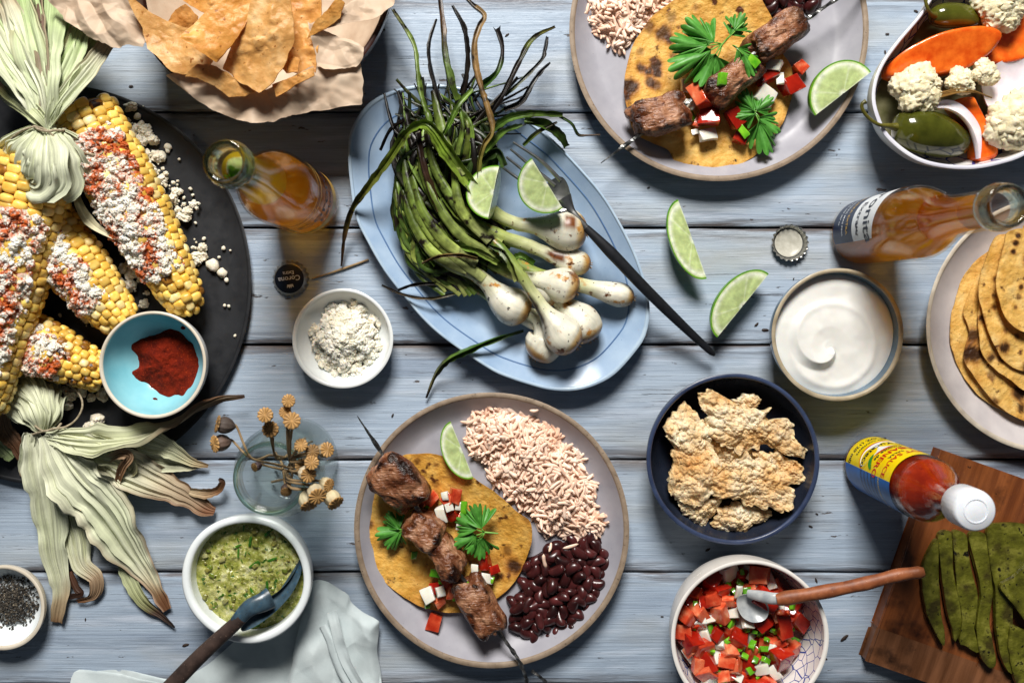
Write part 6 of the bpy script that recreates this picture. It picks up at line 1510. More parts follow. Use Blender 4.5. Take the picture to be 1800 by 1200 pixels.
cauli('cauliflower floret at the top edge of the pickle bowl', 1620, 40, 4.6, 170, 4, 11)
cauli('cauliflower floret cut by the right edge of the photo', 1730, 830, 4.2, 200, 5, 13)
def jal(label, pts, rad, stem, seed):
    P = spl(Z(z5, pts), 40)
    root = thing('jalapeno', label, 'pepper', [P[0][0], P[0][1], 1.5], 'pickled whole jalapenos')
    u = np.linspace(0, 1, 40); r = rad / 3.872 / 20 * np.sqrt(np.clip(1 - (2 * u - 1) ** 2 * 0.999, 0.003, 1)) ** 0.75 * (1.06 - 0.18 * u)
    V, F = tube(P, r, 28); V = V + 0.03 * fbm(V * 0.8 + seed, 2)[:, None]; mk('body', V, F, M_jal, root)
    Ps = spl(Z(z5, stem), 30)
    V, F = tube(Ps, np.interp(np.linspace(0, 1, 30), [0, .12, .3, .9, 1], [0.42, 0.26, 0.15, 0.14, 0.2]), 12); jst = mk('stem', V, F, M_jstem, root)
    d = unit(Ps[1] - Ps[0]); V, F = tube([Ps[0] - d * 0.25, Ps[0] - d * 0.05, Ps[0] + d * 0.18], [0.62, 0.6, 0.3], 14); mk('calyx', V, F, M_jstem, jst)
jal('whole olive green jalapeno with a curled stem over the bowl rim', [(885, 880, 3.6), (1000, 880, 3.7), (1140, 910, 3.6), (1270, 950, 3.2), (1400, 990, 2.8)], 145, [(925, 868, 4.0), (860, 858, 4.9), (790, 848, 5.6), (720, 800, 5.7), (680, 740, 5.8), (682, 705, 5.9), (702, 692, 5.9)], 1)
jal('whole olive green jalapeno behind the long carrot slice', [(1130, 130, 3.8), (1220, 110, 3.9), (1320, 110, 3.8), (1420, 130, 3.6), (1490, 150, 3.4)], 85, [(1185, 110, 4.2), (1150, 95, 4.9), (1125, 60, 5.4), (1112, 10, 5.6), (1105, -40, 5.6)], 2)
on = np.array(Z(z5, [(1120, 745, 4.3), (1230, 722, 4.5), (1330, 760, 4.5), (1410, 850, 4.3), (1450, 960, 4.1), (1465, 1080, 3.9)]))
V, F, uv = ribbon(spl(on, 30), np.interp(np.linspace(0, 1, 30), [0, .3, .7, 1], [0.3, 1.2, 1.5, 0.4]), 11, 0.25, 0.3, 0.22, 0.03, 3, 0.0, roll=0.5)
o = mk('onion_slice', V, F, M_ponion); props(o, 'curved purple edged onion slice beside the jalapeno', 'onion')
V, F, t = sheet([W(x, y, 3.0) for x, y in pxs(z5, [(1480, 560), (1600, 430), (1800, 400), (1900, 480), (1860, 600), (1700, 650), (1560, 760), (1500, 700)])], lambda x, y, t: 2.9 + 0.6 * t ** 2 + 0.1 * fbm(np.stack([x, y, x * 0], -1), 2), 0.22, 14, 60)
o = mk('onion_layer', V, F, M_ponion); props(o, 'broad white onion layer in the middle of the pickle bowl', 'onion')
V, F, uv = ribbon(spl(Z(z5, [(1095, 697, 4.6), (1200, 655, 4.9), (1330, 625, 5.0), (1440, 628, 5.0), (1500, 645, 4.9)]), 24), np.interp(np.linspace(0, 1, 24), [0, .3, .6, 1], [0.1, 1.0, 0.8, 0.1]), 9, 0.1, 0.2, 0.05, 0.05, 2, roll=0.9)
bay = mk('bay_leaf', V, F, M_bay); props(bay, 'brown bay leaf in front of the cauliflower', 'bay leaf')
V, F = tube(spl(Z(z5, [(1095, 697, 4.62), (1200, 640, 4.95), (1330, 607, 5.1), (1440, 620, 5.1), (1562, 667, 5.0)]), 24), 0.06, 6); mk('midrib', V, F, M_bay, bay)

# ---- tortillas stacked on the pale plate
z6 = (1340, 300, 2.609)
grp = 'corn tortillas stacked on the pale plate'
rgt = [(1500, 1120), (1640, 900), (1680, 600), (1600, 380), (1400, 270), (1200, 250)]
tortilla('lowest tortilla of the stack, its edge showing furthest left', pxs(z6, [(1200, 260), (1030, 370), (940, 450), (895, 540), (862, 680), (858, 780), (880, 870), (930, 960), (1000, 1040), (1150, 1120), (1320, 1150)] + rgt), 0.9, lambda x, y, t: 0.15 * t, 11, group=grp, amp=0.34, tint=(1.04, 0.93, 0.70), chars=[(1672, 600, 6, .5)])
tortilla('second tortilla of the stack with a big black scorch', pxs(z6, [(1220, 290), (1060, 400), (985, 480), (930, 590), (915, 650), (942, 730), (925, 800), (915, 860), (950, 930), (1010, 1010), (1080, 1080), (1200, 1148), (1350, 1160)] + rgt), 1.3, lambda x, y, t: 0.2 * t, 12, group=grp, amp=0.34, tint=(1.04, 0.93, 0.70), chars=[(1706, 620, 22, .97), (1711, 588, 14, .9), (1790, 690, 14, .95), (1745, 705, 9, .8), (1740, 660, 8, .6), (1795, 718, 9, .9), (1742, 668, 5, .7)])
tortilla('middle tortilla of the stack with a narrow left edge', pxs(z6, [(1240, 270), (1090, 380), (1010, 520), (985, 640), (985, 780), (1000, 840), (1060, 910), (1130, 960), (1210, 1010), (1400, 1040), (1560, 900), (1640, 600), (1560, 380), (1400, 280)]), 1.8, lambda x, y, t: 0.3 * t, 13, group=grp, amp=0.34, tint=(1.04, 0.93, 0.70), chars=[(1720, 560, 9, .95), (1722, 530, 7, .9), (1736, 627, 7, .9), (1752, 630, 8, .7)])
tortilla('folded tortilla of the stack with a row of scorch spots', pxs(z6, [(1120, 290), (1060, 310), (1020, 400), (990, 490), (985, 560), (1000, 640), (1025, 730), (1060, 810), (1130, 890), (1200, 920), (1330, 930), (1500, 820), (1560, 600), (1500, 400), (1300, 290)]), 2.4, lambda x, y, t: 0.55 * np.clip(-x, 0, 1) * t, 14, group=grp, amp=0.34, tint=(1.04, 0.93, 0.70), chars=[(1753, 610, 9, .95), (1738, 540, 6, .8), (1736, 520, 5, .7), (1740, 490, 6, .6), (1775, 590, 7, .8), (1795, 645, 10, .95), (1712, 558, 7, .6), (1742, 492, 6, .6), (1755, 580, 5, .6)])
tortilla('topmost tortilla of the stack folded over with a black scorched rim', pxs(z6, [(1120, 280), (1095, 360), (1072, 450), (1065, 540), (1085, 620), (1120, 690), (1200, 740), (1330, 760), (1480, 660), (1500, 480), (1400, 330), (1250, 270)]), 3.2, lambda x, y, t: 0.5 * np.clip(-x, 0, 1) * t, 15, group=grp, amp=0.34, tint=(1.04, 0.93, 0.70), chars=[(1764, 430, 6, .97), (1760, 445, 6, .97), (1768, 417, 5, .97), (1790, 462, 13, .8), (1775, 505, 6, .9), (1783, 490, 5, .6), (1765, 540, 4, .7), (1772, 522, 5, .6), (1800, 450, 10, .7)])
# ================================================================ TORTILLA CHIPS IN PAPER
M_chip = mat('fried_tortilla', [(0.25, '#bc8644'), (0.5, '#dcae70'), (0.75, '#f0d2a4')], 0.6, 6, rough=0.45, bump=0.8, bscale=1.8, bdist=0.12, vcol=True, transl=0.22, sss=0.1, sssr=0.3, spots=((2.2, 0.64, 0.72, '#96581a', 3),))
M_paper = mat('brown_paper', [(0.3, '#c8ae94'), (0.7, '#dcc8b0')], 0.6, 5, rough=0.6, bump=0.12, bscale=5, bdist=0.03, vcol=False, transl=0.25)
z5c = (80, 0, 2.903)
def crumple(x, y, seed, f=0.35):
    q = np.stack([x * f, y * f, np.full_like(x, seed * 3.0)], -1)
    return 1.1 * facets(x, y, f * 0.75, seed, 0.5) + 0.7 * facets(x, y, f * 1.7, seed + 3, 1.3) + 0.25 * facets(x, y, f * 3.6, seed + 6, 2.2)
def chip(label, poly, z0, seed, bend, tint=(1, 1, 1), smooth=True, thick=0.2):
    P = np.array([W(x, y, z0) for x, y in poly]); cx, cy = P.mean(0)[:2]; hw = max(np.ptp(P[:, 0]), np.ptp(P[:, 1])) / 2
    def zf(x, y, t):
        q = np.stack([x, y, np.full_like(x, seed * 3.1)], -1)
        xn, yn = (x - cx) / hw, (y - cy) / hw
        return z0 + bend(xn, yn) + 0.55 * fbm(q * 0.33, 3, seed) + 0.40 * np.clip(fbm(q * 0.9, 2, seed + 2) - 0.25, 0, 1) + 0.06 * fbm(q * 2.6, 2, seed)
    V, F, t = sheet(P, zf, thick, 34, 130, smooth=False, jag=0.16, jfreq=1.3, seed=seed)
    C_ = np.ones((len(V), 3)) * np.array(tint)
    o = mk('tortilla_chip', V, F, M_chip, None, colr=C_)
    return props(o, label, 'tortilla chip', 'fried tortilla chips in the paper lined bowl')
def pc(l): return pxs(z5c, l)
# paper: one sheet folded into the bowl, flaps over the rim
paper = thing('paper_liner', 'crumpled brown paper lining the bowl of tortilla chips', 'paper', [*PCB['C'][:2], 0.7])
Cc = PCB['C']; Rc = PCB['R']
inn_r = [p[0] for p in PCB['inn']][::-1]; inn_z = [p[1] for p in PCB['inn']][::-1]
P = np.stack([Cc[0] + 0.93 * Rc * np.cos(thc), Cc[1] + 0.93 * Rc * np.sin(thc)], -1)
V, F, t = sheet(P, lambda x, y, t: np.interp(np.hypot(x - Cc[0], y - Cc[1]), inn_r, inn_z) + 0.35 + 0.22 * crumple(x, y, 1), 0.03, 26, 90, ctr=Cc)
mk('liner_sheet', V, F, M_paper, paper)
def flap(poly, seed, zi, zo, n=190, amp=0.3):
    P = np.array([W(x, y, (zi + zo) / 2) for x, y in poly]); cx, cy = P.mean(0)[:2]
    def zf(x, y, t):
        d = np.hypot(x - Cc[0], y - Cc[1]) / Rc
        return zi + (zo - zi) * np.clip((d - 0.85) / 0.5, 0, 1) + amp * crumple(x, y, seed, 0.5) * 0.95
    V, F, t = sheet(P, zf, 0.035, 40, n, smooth=False, jag=0.14, jfreq=2.0, seed=seed)
    mk('paper_flap', V, F, M_paper, paper, smooth=True)
flap(pc([(620, 390), (700, 370), (900, 420), (1100, 470), (1240, 420), (1370, 350), (1500, 340), (1610, 330), (1622, 400), (1612, 530), (1450, 548), (1300, 575), (1150, 620), (1060, 635), (980, 610), (860, 570), (760, 500), (680, 440)]), 2, 8.0, 6.9, amp=0.45)
flap(pc([(15, 0), (110, 110), (200, 170), (290, 225), (350, 245), (430, 232), (510, 250), (525, 210), (500, 160), (470, 60), (440, 0), (430, -60), (200, -80)]), 3, 8.2, 8.0, amp=0.55)
flap(pc([(1345, 125), (1440, 160), (1560, 200), (1625, 240), (1620, 290), (1580, 335), (1500, 345), (1420, 350), (1380, 330), (1370, 250)]), 4, 8.4, 8.6, 90, amp=0.5)
flap(pc([(1345, 130), (1440, 150), (1560, 120), (1690, 95), (1770, 30), (1790, -40), (1650, -60), (1560, 10), (1500, 80), (1420, 110)]), 5, 8.0, 8.6, 90, amp=0.6)
chip('deep orange chip standing at the right behind the large folded chip', pc([(1230, -60), (1410, -60), (1412, 60), (1400, 180), (1375, 370), (1290, 372), (1210, 350), (1240, 180)]), 8.2, 5, lambda x, y: 0.9 * x ** 2 + 0.4 * y, (0.95, 0.78, 0.52))
chip('chip tinted orange as if lit through, at the top between the two left chips', pc([(640, -60), (700, 0), (830, 85), (930, 20), (960, -60)]), 7.6, 6, lambda x, y: 0.5 * x, (0.92, 0.72, 0.42))  # orange tint paints light coming through this chip
chip('small curved chip tucked behind the left chip', pc([(620, 110), (660, 50), (720, 25), (780, 80), (760, 160), (690, 150)]), 7.6, 7, lambda x, y: 0.5 * y, (0.95, 0.78, 0.55))
chip('slim chip leaning on the paper at the right of the bowl', pc([(1325, 190), (1375, 110), (1440, 50), (1500, -10), (1532, 20), (1500, 90), (1400, 152)]), 9.2, 8, lambda x, y: 0.6 * y, (1, 0.85, 0.55))
chip('pale chip on the left with one corner rising to the top edge', pc([(430, -40), (470, 10), (530, 60), (620, 110), (760, 150), (865, 320), (800, 360), (720, 375), (640, 372), (590, 310), (525, 252), (500, 150), (460, 60)]), 8.8, 2, lambda x, y: 0.9 * x * x - 0.5 * x + 0.3 * y, (1.0, 0.95, 0.84))
chip('small chip with curled edge below the large folded chip', pc([(715, 395), (790, 335), (880, 345), (960, 400), (1085, 462), (1010, 485), (930, 492), (860, 440), (780, 402)]), 9.0, 3, lambda x, y: 0.7 * y, (1.0, 0.93, 0.8))
chip('small bright chip lying on the paper at the lower right', pc([(1160, 430), (1240, 400), (1368, 345), (1375, 382), (1290, 430), (1170, 492)]), 9.0, 4, lambda x, y: 0.4 * y - 0.2 * x, (1.0, 0.84, 0.60))
chip('tiny chip edge showing between the folded chip and the paper', pc([(1205, 350), (1260, 290), (1300, 310), (1290, 370), (1230, 372)]), 8.9, 9, lambda x, y: 0.3 * x, (0.95, 0.78, 0.55))
chip('large folded chip in the middle of the bowl', pc([(865, 315), (960, 190), (1040, 60), (1080, -60), (1245, -60), (1262, 80), (1266, 200), (1200, 350), (1130, 430), (1080, 462), (970, 405)]), 10.2, 1, lambda x, y: -1.3 * (x - 0.15) ** 2 + 0.5 * y, (1.0, 0.93, 0.78))
chip('inner fold of the large chip, tinted orange as if lit through', pc([(702, 208), (790, 110), (905, -10), (960, -60), (1090, -60), (1050, 60), (980, 190), (868, 318), (790, 270)]), 10.7, 10, lambda x, y: -0.9 * x + 0.2 * y, (1.0, 0.78, 0.42))  # light shining through the fold is put into the orange tint

# ================================================================ BOTTLES
M_beer = clearmat('amber_beer', '#f6d888', '#ecc05c', 1.16, 0.6, gloss=0.08, glow=0.44, glowc='#f0b83c')
M_beerpale = clearmat('pale_beer', '#eed890', '#e6cc60', 1.14, 0.5, gloss=0.08, glow=0.5, glowc='#e6d868')
M_bglass = clearmat('bottle_glass', '#fefdfa', '#faf8ee', 1.08, 0.95, gloss=0.45)
M_rimg = clearmat('bottle_lip_glass', '#e6ece2', '#eef2e6', 1.45, 0.3)
M_labelw = mat('printed_white_label', [(0.3, '#d9dde2'), (0.7, '#eceff0')], 1, rough=0.4)
M_labeln = mat('printed_navy_label', [(0.3, '#18243c'), (0.7, '#22304c')], 1, rough=0.4)
M_gold = mat('printed_gold', [(0.3, '#c9972c'), (0.7, '#e6c060')], 1, rough=0.35)
M_ink = mat('dark_blue_ink', '#131b30', rough=0.4)
bprof = spl([(2.35, 0.0), (2.75, 0.25), (2.85, 0.9), (2.85, 5), (2.85, 10.6), (2.72, 12.0), (2.25, 13.6), (1.72, 15.2), (1.45, 17.0), (1.36, 19.0), (1.32, 21.6)], 60)

def text_mesh(txt, size, extr=0.0):
    cu = bpy.data.curves.new('lettering', 'FONT'); cu.body = txt; cu.size = 1.0; cu.align_x = 'CENTER'; cu.align_y = 'CENTER'; cu.resolution_u = 3; cu.offset = 0.012
    ob = bpy.data.objects.new('tmp', cu); col.objects.link(ob)
    dg = bpy.context.evaluated_depsgraph_get(); me = bpy.data.meshes.new_from_object(ob.evaluated_get(dg))
    V = np.array([v.co[:] for v in me.vertices]).reshape(-1, 3) * size; F = [tuple(p.vertices) for p in me.polygons]
    bpy.data.objects.remove(ob); bpy.data.curves.remove(cu); bpy.data.meshes.remove(me)
    return V, F
def on_cyl(V, C, R, th0, z0, arc=0.0):
    """bend flat lettering (x along, y up) round an upright cylinder"""
    th_ = th0 + V[:, 0] / R
    return np.stack([C[0] + R * np.cos(th_), C[1] + R * np.sin(th_), C[2] + z0 + V[:, 1] + arc * V[:, 0] ** 2], -1)
def patch(C, R, a0, a1, z0, z1, n=40, m=10, zf=None):
    th_ = np.linspace(a0, a1, n); zz = np.linspace(0, 1, m)
    V = []
    for a in th_:
        lo, hi = (z0, z1) if zf is None else zf((a - a0) / (a1 - a0))
        V += [(C[0] + R * math.cos(a), C[1] + R * math.sin(a), C[2] + lo + (hi - lo) * q) for q in zz]
    return np.array(V), [f[::-1] for f in gridf(n, m)][::1]

def bottle(label, px, py, level, neckmat):
    C = W(px, py, 0)
    root = thing('beer_bottle', label, 'bottle', C)
    pr = [tuple(p) for p in bprof]
    V, F = shell(pr + [(1.30, 22.0)], C, 0.16, 72); mk('glass_body', V, F, M_bglass, root)
    lp = [(1.30, 21.9), (1.36, 22.0), (1.52, 22.15), (1.55, 22.6), (1.46, 22.95), (1.38, 23.1), (1.44, 23.3), (1.38, 23.5), (1.2, 23.55), (1.02, 23.4), (1.0, 22.6), (1.02, 21.9)]
    V, F = lathe(lp, 64); mk('lip', V + C, F, M_rimg, root)
    def liquid(lo, hi, m_, nm):
        zz = np.linspace(lo, hi, 40); rs = np.interp(zz, [p[1] for p in pr], [p[0] for p in pr]) - 0.20
        V, F = lathe([(0, lo)] + list(zip(rs, zz)) + [(rs[-1] * 0.9, hi + 0.02), (0, hi)], 64); mk(nm, V + C, F, m_, root)
    liquid(0.35, 14.6, M_beer, 'beer')
    liquid(14.65, level, neckmat, 'beer_in_neck')
    return root, C
b1, C1 = bottle('open bottle of amber beer with a lime wedge pushed into its neck', 541, 357, 20.6, M_beerpale)
# lime in the neck
V, F = blob((0.85, 0.8, 1.6), 4, 2.2, 0.08, 1.5, 3); lz = V + C1 + np.array([0.05, 0.0, 20.3])
lime_n = thing('lime_wedge', 'lime wedge stuffed into the neck of the open beer bottle', 'lime wedge', C1 + np.array([0, 0, 18.7]))
CC = np.where((V[:, 1] + V[:, 0] * 0.4 < -0.05)[:, None], c3('#5f8a1c'), c3('#c9cf8a'))
mk('pulp', lz, F, M_limeflesh, lime_n, colr=CC)
V2, F2 = patch(C1 + np.array([0.05, 0, 19.0]), 0.90, -2.6, -0.2, 0, 2.6, 20, 6); mk('rind', V2, F2, M_rind, lime_n)
# gold print round the body of bottle one
for k, (txt, z_, sz, a) in enumerate((('Corona', 6.2, 2.0, 3.6), ('Extra', 4.6, 1.3, 3.6), ('Corona', 6.2, 2.0, -0.3), ('Extra', 4.6, 1.3, -0.3))):
    V, F = text_mesh(txt, sz); mk('lettering', on_cyl(V, C1, 2.88, a, z_), F, M_ink, b1, smooth=False)
V, F = patch(C1, 2.872, 2.2, 2 * PI + 1.0, 2.0, 3.4, 70, 4); mk('printed_band', V, F, M_gold, b1)
V, F = patch(C1, 2.872, 2.2, 2 * PI + 1.0, 8.0, 8.25, 70, 3); mk('printed_line', V, F, M_gold, b1)
V, F = patch(C1, 2.872, 2.2, 2 * PI + 1.0, 9.2, 9.35, 70, 3); mk('printed_line', V, F, M_gold, b1)
dots = []
for q in range(46):
    for w_ in (0, 1):
        a = 2.3 + q * 0.105 + w_ * 0.05; bV, bF = patch(C1, 2.876, a, a + 0.05, 8.45 + 0.32 * w_, 8.62 + 0.32 * w_, 3, 3); dots.append((bV, bF))
V, F, _ = joinm(dots); mk('dotted_border', V, F, M_ink, b1)

b2, C2 = bottle('bottle of amber beer with a white and navy label at the right', 1513, 411, 19.4, M_beer)
la = math.radians(158)
V, F = patch(C2, 2.88, la - 1.15, la + 0.75, 1.2, 5.4, 44, 6); navy = mk('navy_label', V, F, M_labeln, b2)
V, F = patch(C2, 2.88, la - 1.15, la + 0.75, 5.4, 10.3, 44, 8, zf=lambda u: (5.402, 10.3 - 1.2 * u ** 3)); wlab = mk('white_label', V, F, M_labelw, b2)
for (txt, sz, z_, a, m_) in (('Coronita', 1.9, 8.4, la - 0.35, M_ink), ('Extra', 1.0, 6.6, la - 0.05, M_ink), ('CERVEZA EXTRA', 0.55, 4.3, la - 0.2, M_gold), ('LA CERVEZA MAS FINA', 0.42, 3.3, la - 0.2, M_labelw), ('7 FL OZ 207 ml', 0.36, 2.5, la - 0.2, M_labelw)):
    V, F = text_mesh(txt, sz); mk('lettering', on_cyl(V, C2, 2.905, a, z_), F, m_, wlab if z_ > 5.4 else navy, smooth=False)
# little crown emblem on the white label
cr_ = np.array([(-.5, 0, 0), (.5, 0, 0), (.62, .6, 0), (.3, .32, 0), (.15, .72, 0), (0, .36, 0), (-.15, .72, 0), (-.3, .32, 0), (-.62, .6, 0)]) * 0.9
mk('crown_emblem', on_cyl(cr_, C2, 2.905, la + 0.42, 6.2), [(0, 1, 2, 3), (0, 3, 5), (3, 4, 5), (0, 5, 7), (5, 6, 7), (0, 7, 8)], M_ink, wlab, smooth=False)

# ---- crown caps
M_capsteel = mat('cap_steel', [(0.3, '#8d8d8a'), (0.7, '#b5b5b0')], 3, rough=0.32, metal=0.85)
M_capblack = mat('cap_navy_print', [(0.3, '#0d1320'), (0.7, '#141c2e')], 2, rough=0.3)
M_capwhite = mat('cap_white_print', '#c3c8d2', rough=0.4)
M_capliner = mat('cap_liner', [(0.3, '#a9a698'), (0.7, '#c6c3b6')], 2, rough=0.35)
def crown(C, up=True):
    n = 126; th_ = np.linspace(0, 2 * PI, n, endpoint=False)
    prof = [(0.0, 0.62), (1.15, 0.62), (1.30, 0.58), (1.38, 0.48), (1.46, 0.25), (1.58, 0.0)]
    V = []; 
    for r, z in prof[1:]:
        f = max(0, (0.55 - z) / 0.55) * 0.045
        rr_ = r * (1 + f * np.cos(21 * th_)); V.append(np.stack([rr_ * np.cos(th_), rr_ * np.sin(th_), np.full(n, z)], -1))
    Vi = [v * np.array([0.965, 0.965, 1]) - np.array([0, 0, 0.05 if k < 4 else 0]) for k, v in enumerate(V)][::-1]
    A = np.vstack(V + Vi + [np.array([[0, 0, 0.57], [0, 0, 0.62]])])
    m = len(V) * 2; F = [f[::-1] for f in gridf(m, n, True)]
    e = (m - 1) * n; F += [(e + k, e + (k + 1) % n, m * n) for k in range(n)] + [(k, m * n + 1, (k + 1) % n) for k in range(n)]
    if not up: A = A * np.array([1, -1, -1]) + np.array([0, 0, 0.62])
    return A + C, F
Cq = W(510, 490, 0.3); Cq[2] = 0
cap1 = thing('bottle_cap', 'black crown cap with white lettering lying face up beside the cheese dish', 'bottle cap', Cq)
V, F = crown(Cq); mk('crown', V, F, M_capsteel, cap1)
V, F = lathe([(1.27, 0.60), (1.16, 0.635), (0, 0.64)], 60); face = mk('printed_face', V + Cq, [f[::-1] for f in F], M_capblack, cap1)
rc = math.radians(188)
for txt, sz, yy in (('Corona', 0.62, -0.02), ('Extra', 0.46, -0.52)):
    V, F = text_mesh(txt, sz); V[:, 1] += yy; V = rotz(V, rc) + Cq + np.array([0, 0, 0.655]); mk('lettering', V, F, M_capwhite, face, smooth=False)
cv = cr_ * 0.55; cv[:, 1] += 0.5; V = rotz(cv, rc) + Cq + np.array([0, 0, 0.655]); mk('crown_emblem', V, [(0, 1, 2, 3), (0, 3, 5), (3, 4, 5), (0, 5, 7), (5, 6, 7), (0, 7, 8)], M_capwhite, face, smooth=False)
Cq = W(1387, 427, 0.3); Cq[2] = 0
cap2 = thing('bottle_cap', 'crown cap lying upside down with its grey liner showing', 'bottle cap', Cq)
V, F = crown(Cq, False); mk('crown', V, F, M_capsteel, cap2)
V, F = lathe([(1.22, 0.16), (1.12, 0.14), (1.02, 0.12), (0.98, 0.09), (0, 0.09)], 60); mk('liner', V + Cq, [f[::-1] for f in F], M_capliner, cap2)

# ---- hot sauce
Ch = W(1530, 815, 0)
M_sauce = mat('red_hot_sauce', [(0.3, '#7a1c08'), (0.7, '#9c2e10')], 0.8, rough=0.12, coat=0.6, sss=0.4, sssr=0.6, spots=((4, 0.66, 0.74, '#5a1206'),))
M_yel = mat('label_yellow', [(0.3, '#e8c800'), (0.7, '#f4da10')], 1, rough=0.35)
M_lblue = mat('label_blue', [(0.3, '#1659a8'), (0.7, '#1d6cc0')], 1, rough=0.35)
M_lred = mat('label_red', '#c4141a', rough=0.4)
M_lwhite = mat('label_white', '#efefe8', rough=0.4)
M_lgreen = mat('label_green', '#2f8a24', rough=0.4)
M_capw = mat('white_plastic_cap', [(0.3, '#d9dde4'), (0.7, '#e6e9ee')], 1, rough=0.32, sss=0.2, sssr=0.2)
hs = thing('hot_sauce_bottle', 'small bottle of red hot sauce with white cap and yellow and blue label', 'bottle', Ch)
sp_ = spl([(2.1, 0), (2.45, 0.25), (2.5, 0.8), (2.5, 6), (2.5, 10.4), (2.38, 11.3), (1.75, 12.4), (1.2, 13.4), (1.02, 14.6), (0.98, 16.3)], 50)
V, F = lathe([(0, 0)] + [(r - 0.12, z + 0.15) for r, z in sp_ if z < 15.6] + [(0, 15.6)], 64); mk('sauce', V + Ch, F, M_sauce, hs)
V, F = shell([tuple(p) for p in sp_], Ch, 0.10, 64); mk('glass_body', V, F, M_bglass, hs)
n = 90; V = []; th_ = np.linspace(0, 2 * PI, n, endpoint=False)
for r, z in ((1.36, 15.9), (1.45, 16.0), (1.45, 17.6), (1.40, 17.85), (1.28, 17.98)):
    rr_ = r * (1 + (0.005 * np.cos(th_ * 30) if 16 <= z < 17.7 else 0)); V.append(np.stack([rr_ * np.cos(th_), rr_ * np.sin(th_), np.full(n, z)], -1))
V = np.vstack(V + [np.array([[0, 0, 17.98]])]); F = [f[::-1] for f in gridf(5, n, True)] + [(4 * n + (k + 1) % n, 5 * n, 4 * n + k) for k in range(n)]
scap = mk('screw_cap', V + Ch, [f[::-1] for f in F], M_capw, hs)
V, F = lathe([(0.86, 17.985), (0.84, 18.03), (0.78, 18.03), (0.76, 17.985)], 48); mk('cap_ring', V + Ch, [f[::-1] for f in F], M_capw, scap)
a0, a1, a2 = math.radians(35), math.radians(172), math.radians(285)
V, F = patch(Ch, 2.52, a0, a1, 0.9, 9.9, 50, 10); ylab = mk('yellow_label', V, F, M_yel, hs)
V, F = patch(Ch, 2.52, a1, a2, 0.9, 9.9, 40, 10); blab = mk('blue_label', V, F, M_lblue, hs)
ac = math.radians(118)
def ell(aw, ah, zc_, R, m_, nm, tilt=0.12):
    t = np.linspace(0, 2 * PI, 60, endpoint=False); V = np.stack([aw * np.cos(t), ah * np.sin(t) + 0.0 * t, t * 0], -1); V = np.vstack([V, [[0, 0, 0]]])
    V[:, 1] += -0.10 * V[:, 0] ** 2 * 0.6
    mk(nm, on_cyl(V, Ch, R, ac, zc_), [(k, (k + 1) % 60, 60) for k in range(60)], m_, ylab, smooth=False)
ell(2.35, 1.30, 4.6, 2.535, M_lred, 'red_oval'); ell(2.15, 1.08, 4.6, 2.545, M_lwhite, 'white_oval')
for (txt, sz, z_, m_, aa) in (('El Yucateco', 0.95, 4.45, M_ink, ac), ('HABANERO', 1.0, 7.0, M_lred, ac), ('Picante de', 0.62, 6.2, M_ink, ac), ('HOT SAUCE', 0.85, 8.6, M_lred, ac), ('4 FL OZ (120 ml)', 0.66, 1.9, M_ink, ac), ('SALSA', 0.5, 7.95, M_ink, ac), ('NET CONTENTS', 0.4, 2.7, M_ink, ac)):
    V, F = text_mesh(txt, sz); mk('lettering', on_cyl(V, Ch, 2.555, aa, z_, -0.03), F, m_, ylab, smooth=False)
t = np.linspace(0, 2 * PI, 30, endpoint=False); V = np.vstack([np.stack([0.75 * np.cos(t), 0.26 * np.sin(t) + 0.18 * np.cos(t) ** 2, t * 0], -1), [[0, 0.05, 0]]]); V = rotz(V, 0.6)
mk('green_pepper_emblem', on_cyl(V, Ch, 2.56, ac + 0.62, 5.6), [(k, (k + 1) % 30, 30) for k in range(30)], M_lgreen, ylab, smooth=False)
for k in range(6):
    V, F = text_mesh('INGREDIENTES AGUA CHILE', 0.34); mk('lettering', on_cyl(V, Ch, 2.535, math.radians(222), 7.8 - 0.7 * k), F, M_yel if k == 0 else M_ink, blab, smooth=False)

# ================================================================ BOARD WITH CACTUS PADDLES
def wood_mat(name, a, b_, dark):
    return mat(name, [(0.3, a), (0.7, b_)], 0.28, 6, rough=0.42, bump=0.35, bscale=0.9, bdist=0.04, stretch=(6, 0.5, 1), bstretch=(9, 0.6, 1), spots=((0.35, 0.58, 0.72, dark, 5), (2.0, 0.70, 0.76, '#1c0f0a', 4)), rvar=0.12, offs=True)
M_board = wood_mat('oiled_board', '#5e3016', '#8c5028', '#3a1c0d')
M_board2 = wood_mat('board_end', '#5c3820', '#86583a', '#321d10')
zt = 1.4
c0 = W(1655, 792, zt); c1 = W(1528, 1150, zt); ax = unit((c1 - c0)[:2]); ay = np.array([ax[1], -ax[0]]) * -1
if ay[0] < 0: ay = -ay
Lb = np.linalg.norm((c1 - c0)[:2]); bo = np.array([c0[0], c0[1], 0])
board = thing('cutting_board', 'dark brown wooden cutting board in the lower right corner', 'cutting board', bo)
ang = math.atan2(ay[1], ay[0])
def plankbox(nm, u0, u1, v0, v1, z0, z1, m_, bv=0.10):
    """u along ax (down the photo), v along ay (to the right)"""
    bm = bmesh.new(); bmesh.ops.create_cube(bm, size=1)
    for v in bm.verts: v.co = Vector(((v.co.x + .5) * (v1 - v0) + v0, -((v.co.y + .5) * (u1 - u0) + u0), (v.co.z + .5) * (z1 - z0) + z0))
    bmesh.ops.bevel(bm, geom=bm.edges[:], offset=bv, segments=3, affect='EDGES', profile=0.6)
    bm.normal_update(); V = np.array([v.co[:] for v in bm.verts]); F = [tuple(v.index for v in f.verts) for f in bm.faces]; bm.free()
    me = mesh(nm, V, F, m_); o = put(nm, me, board, bo, (0, 0, ang)); return o
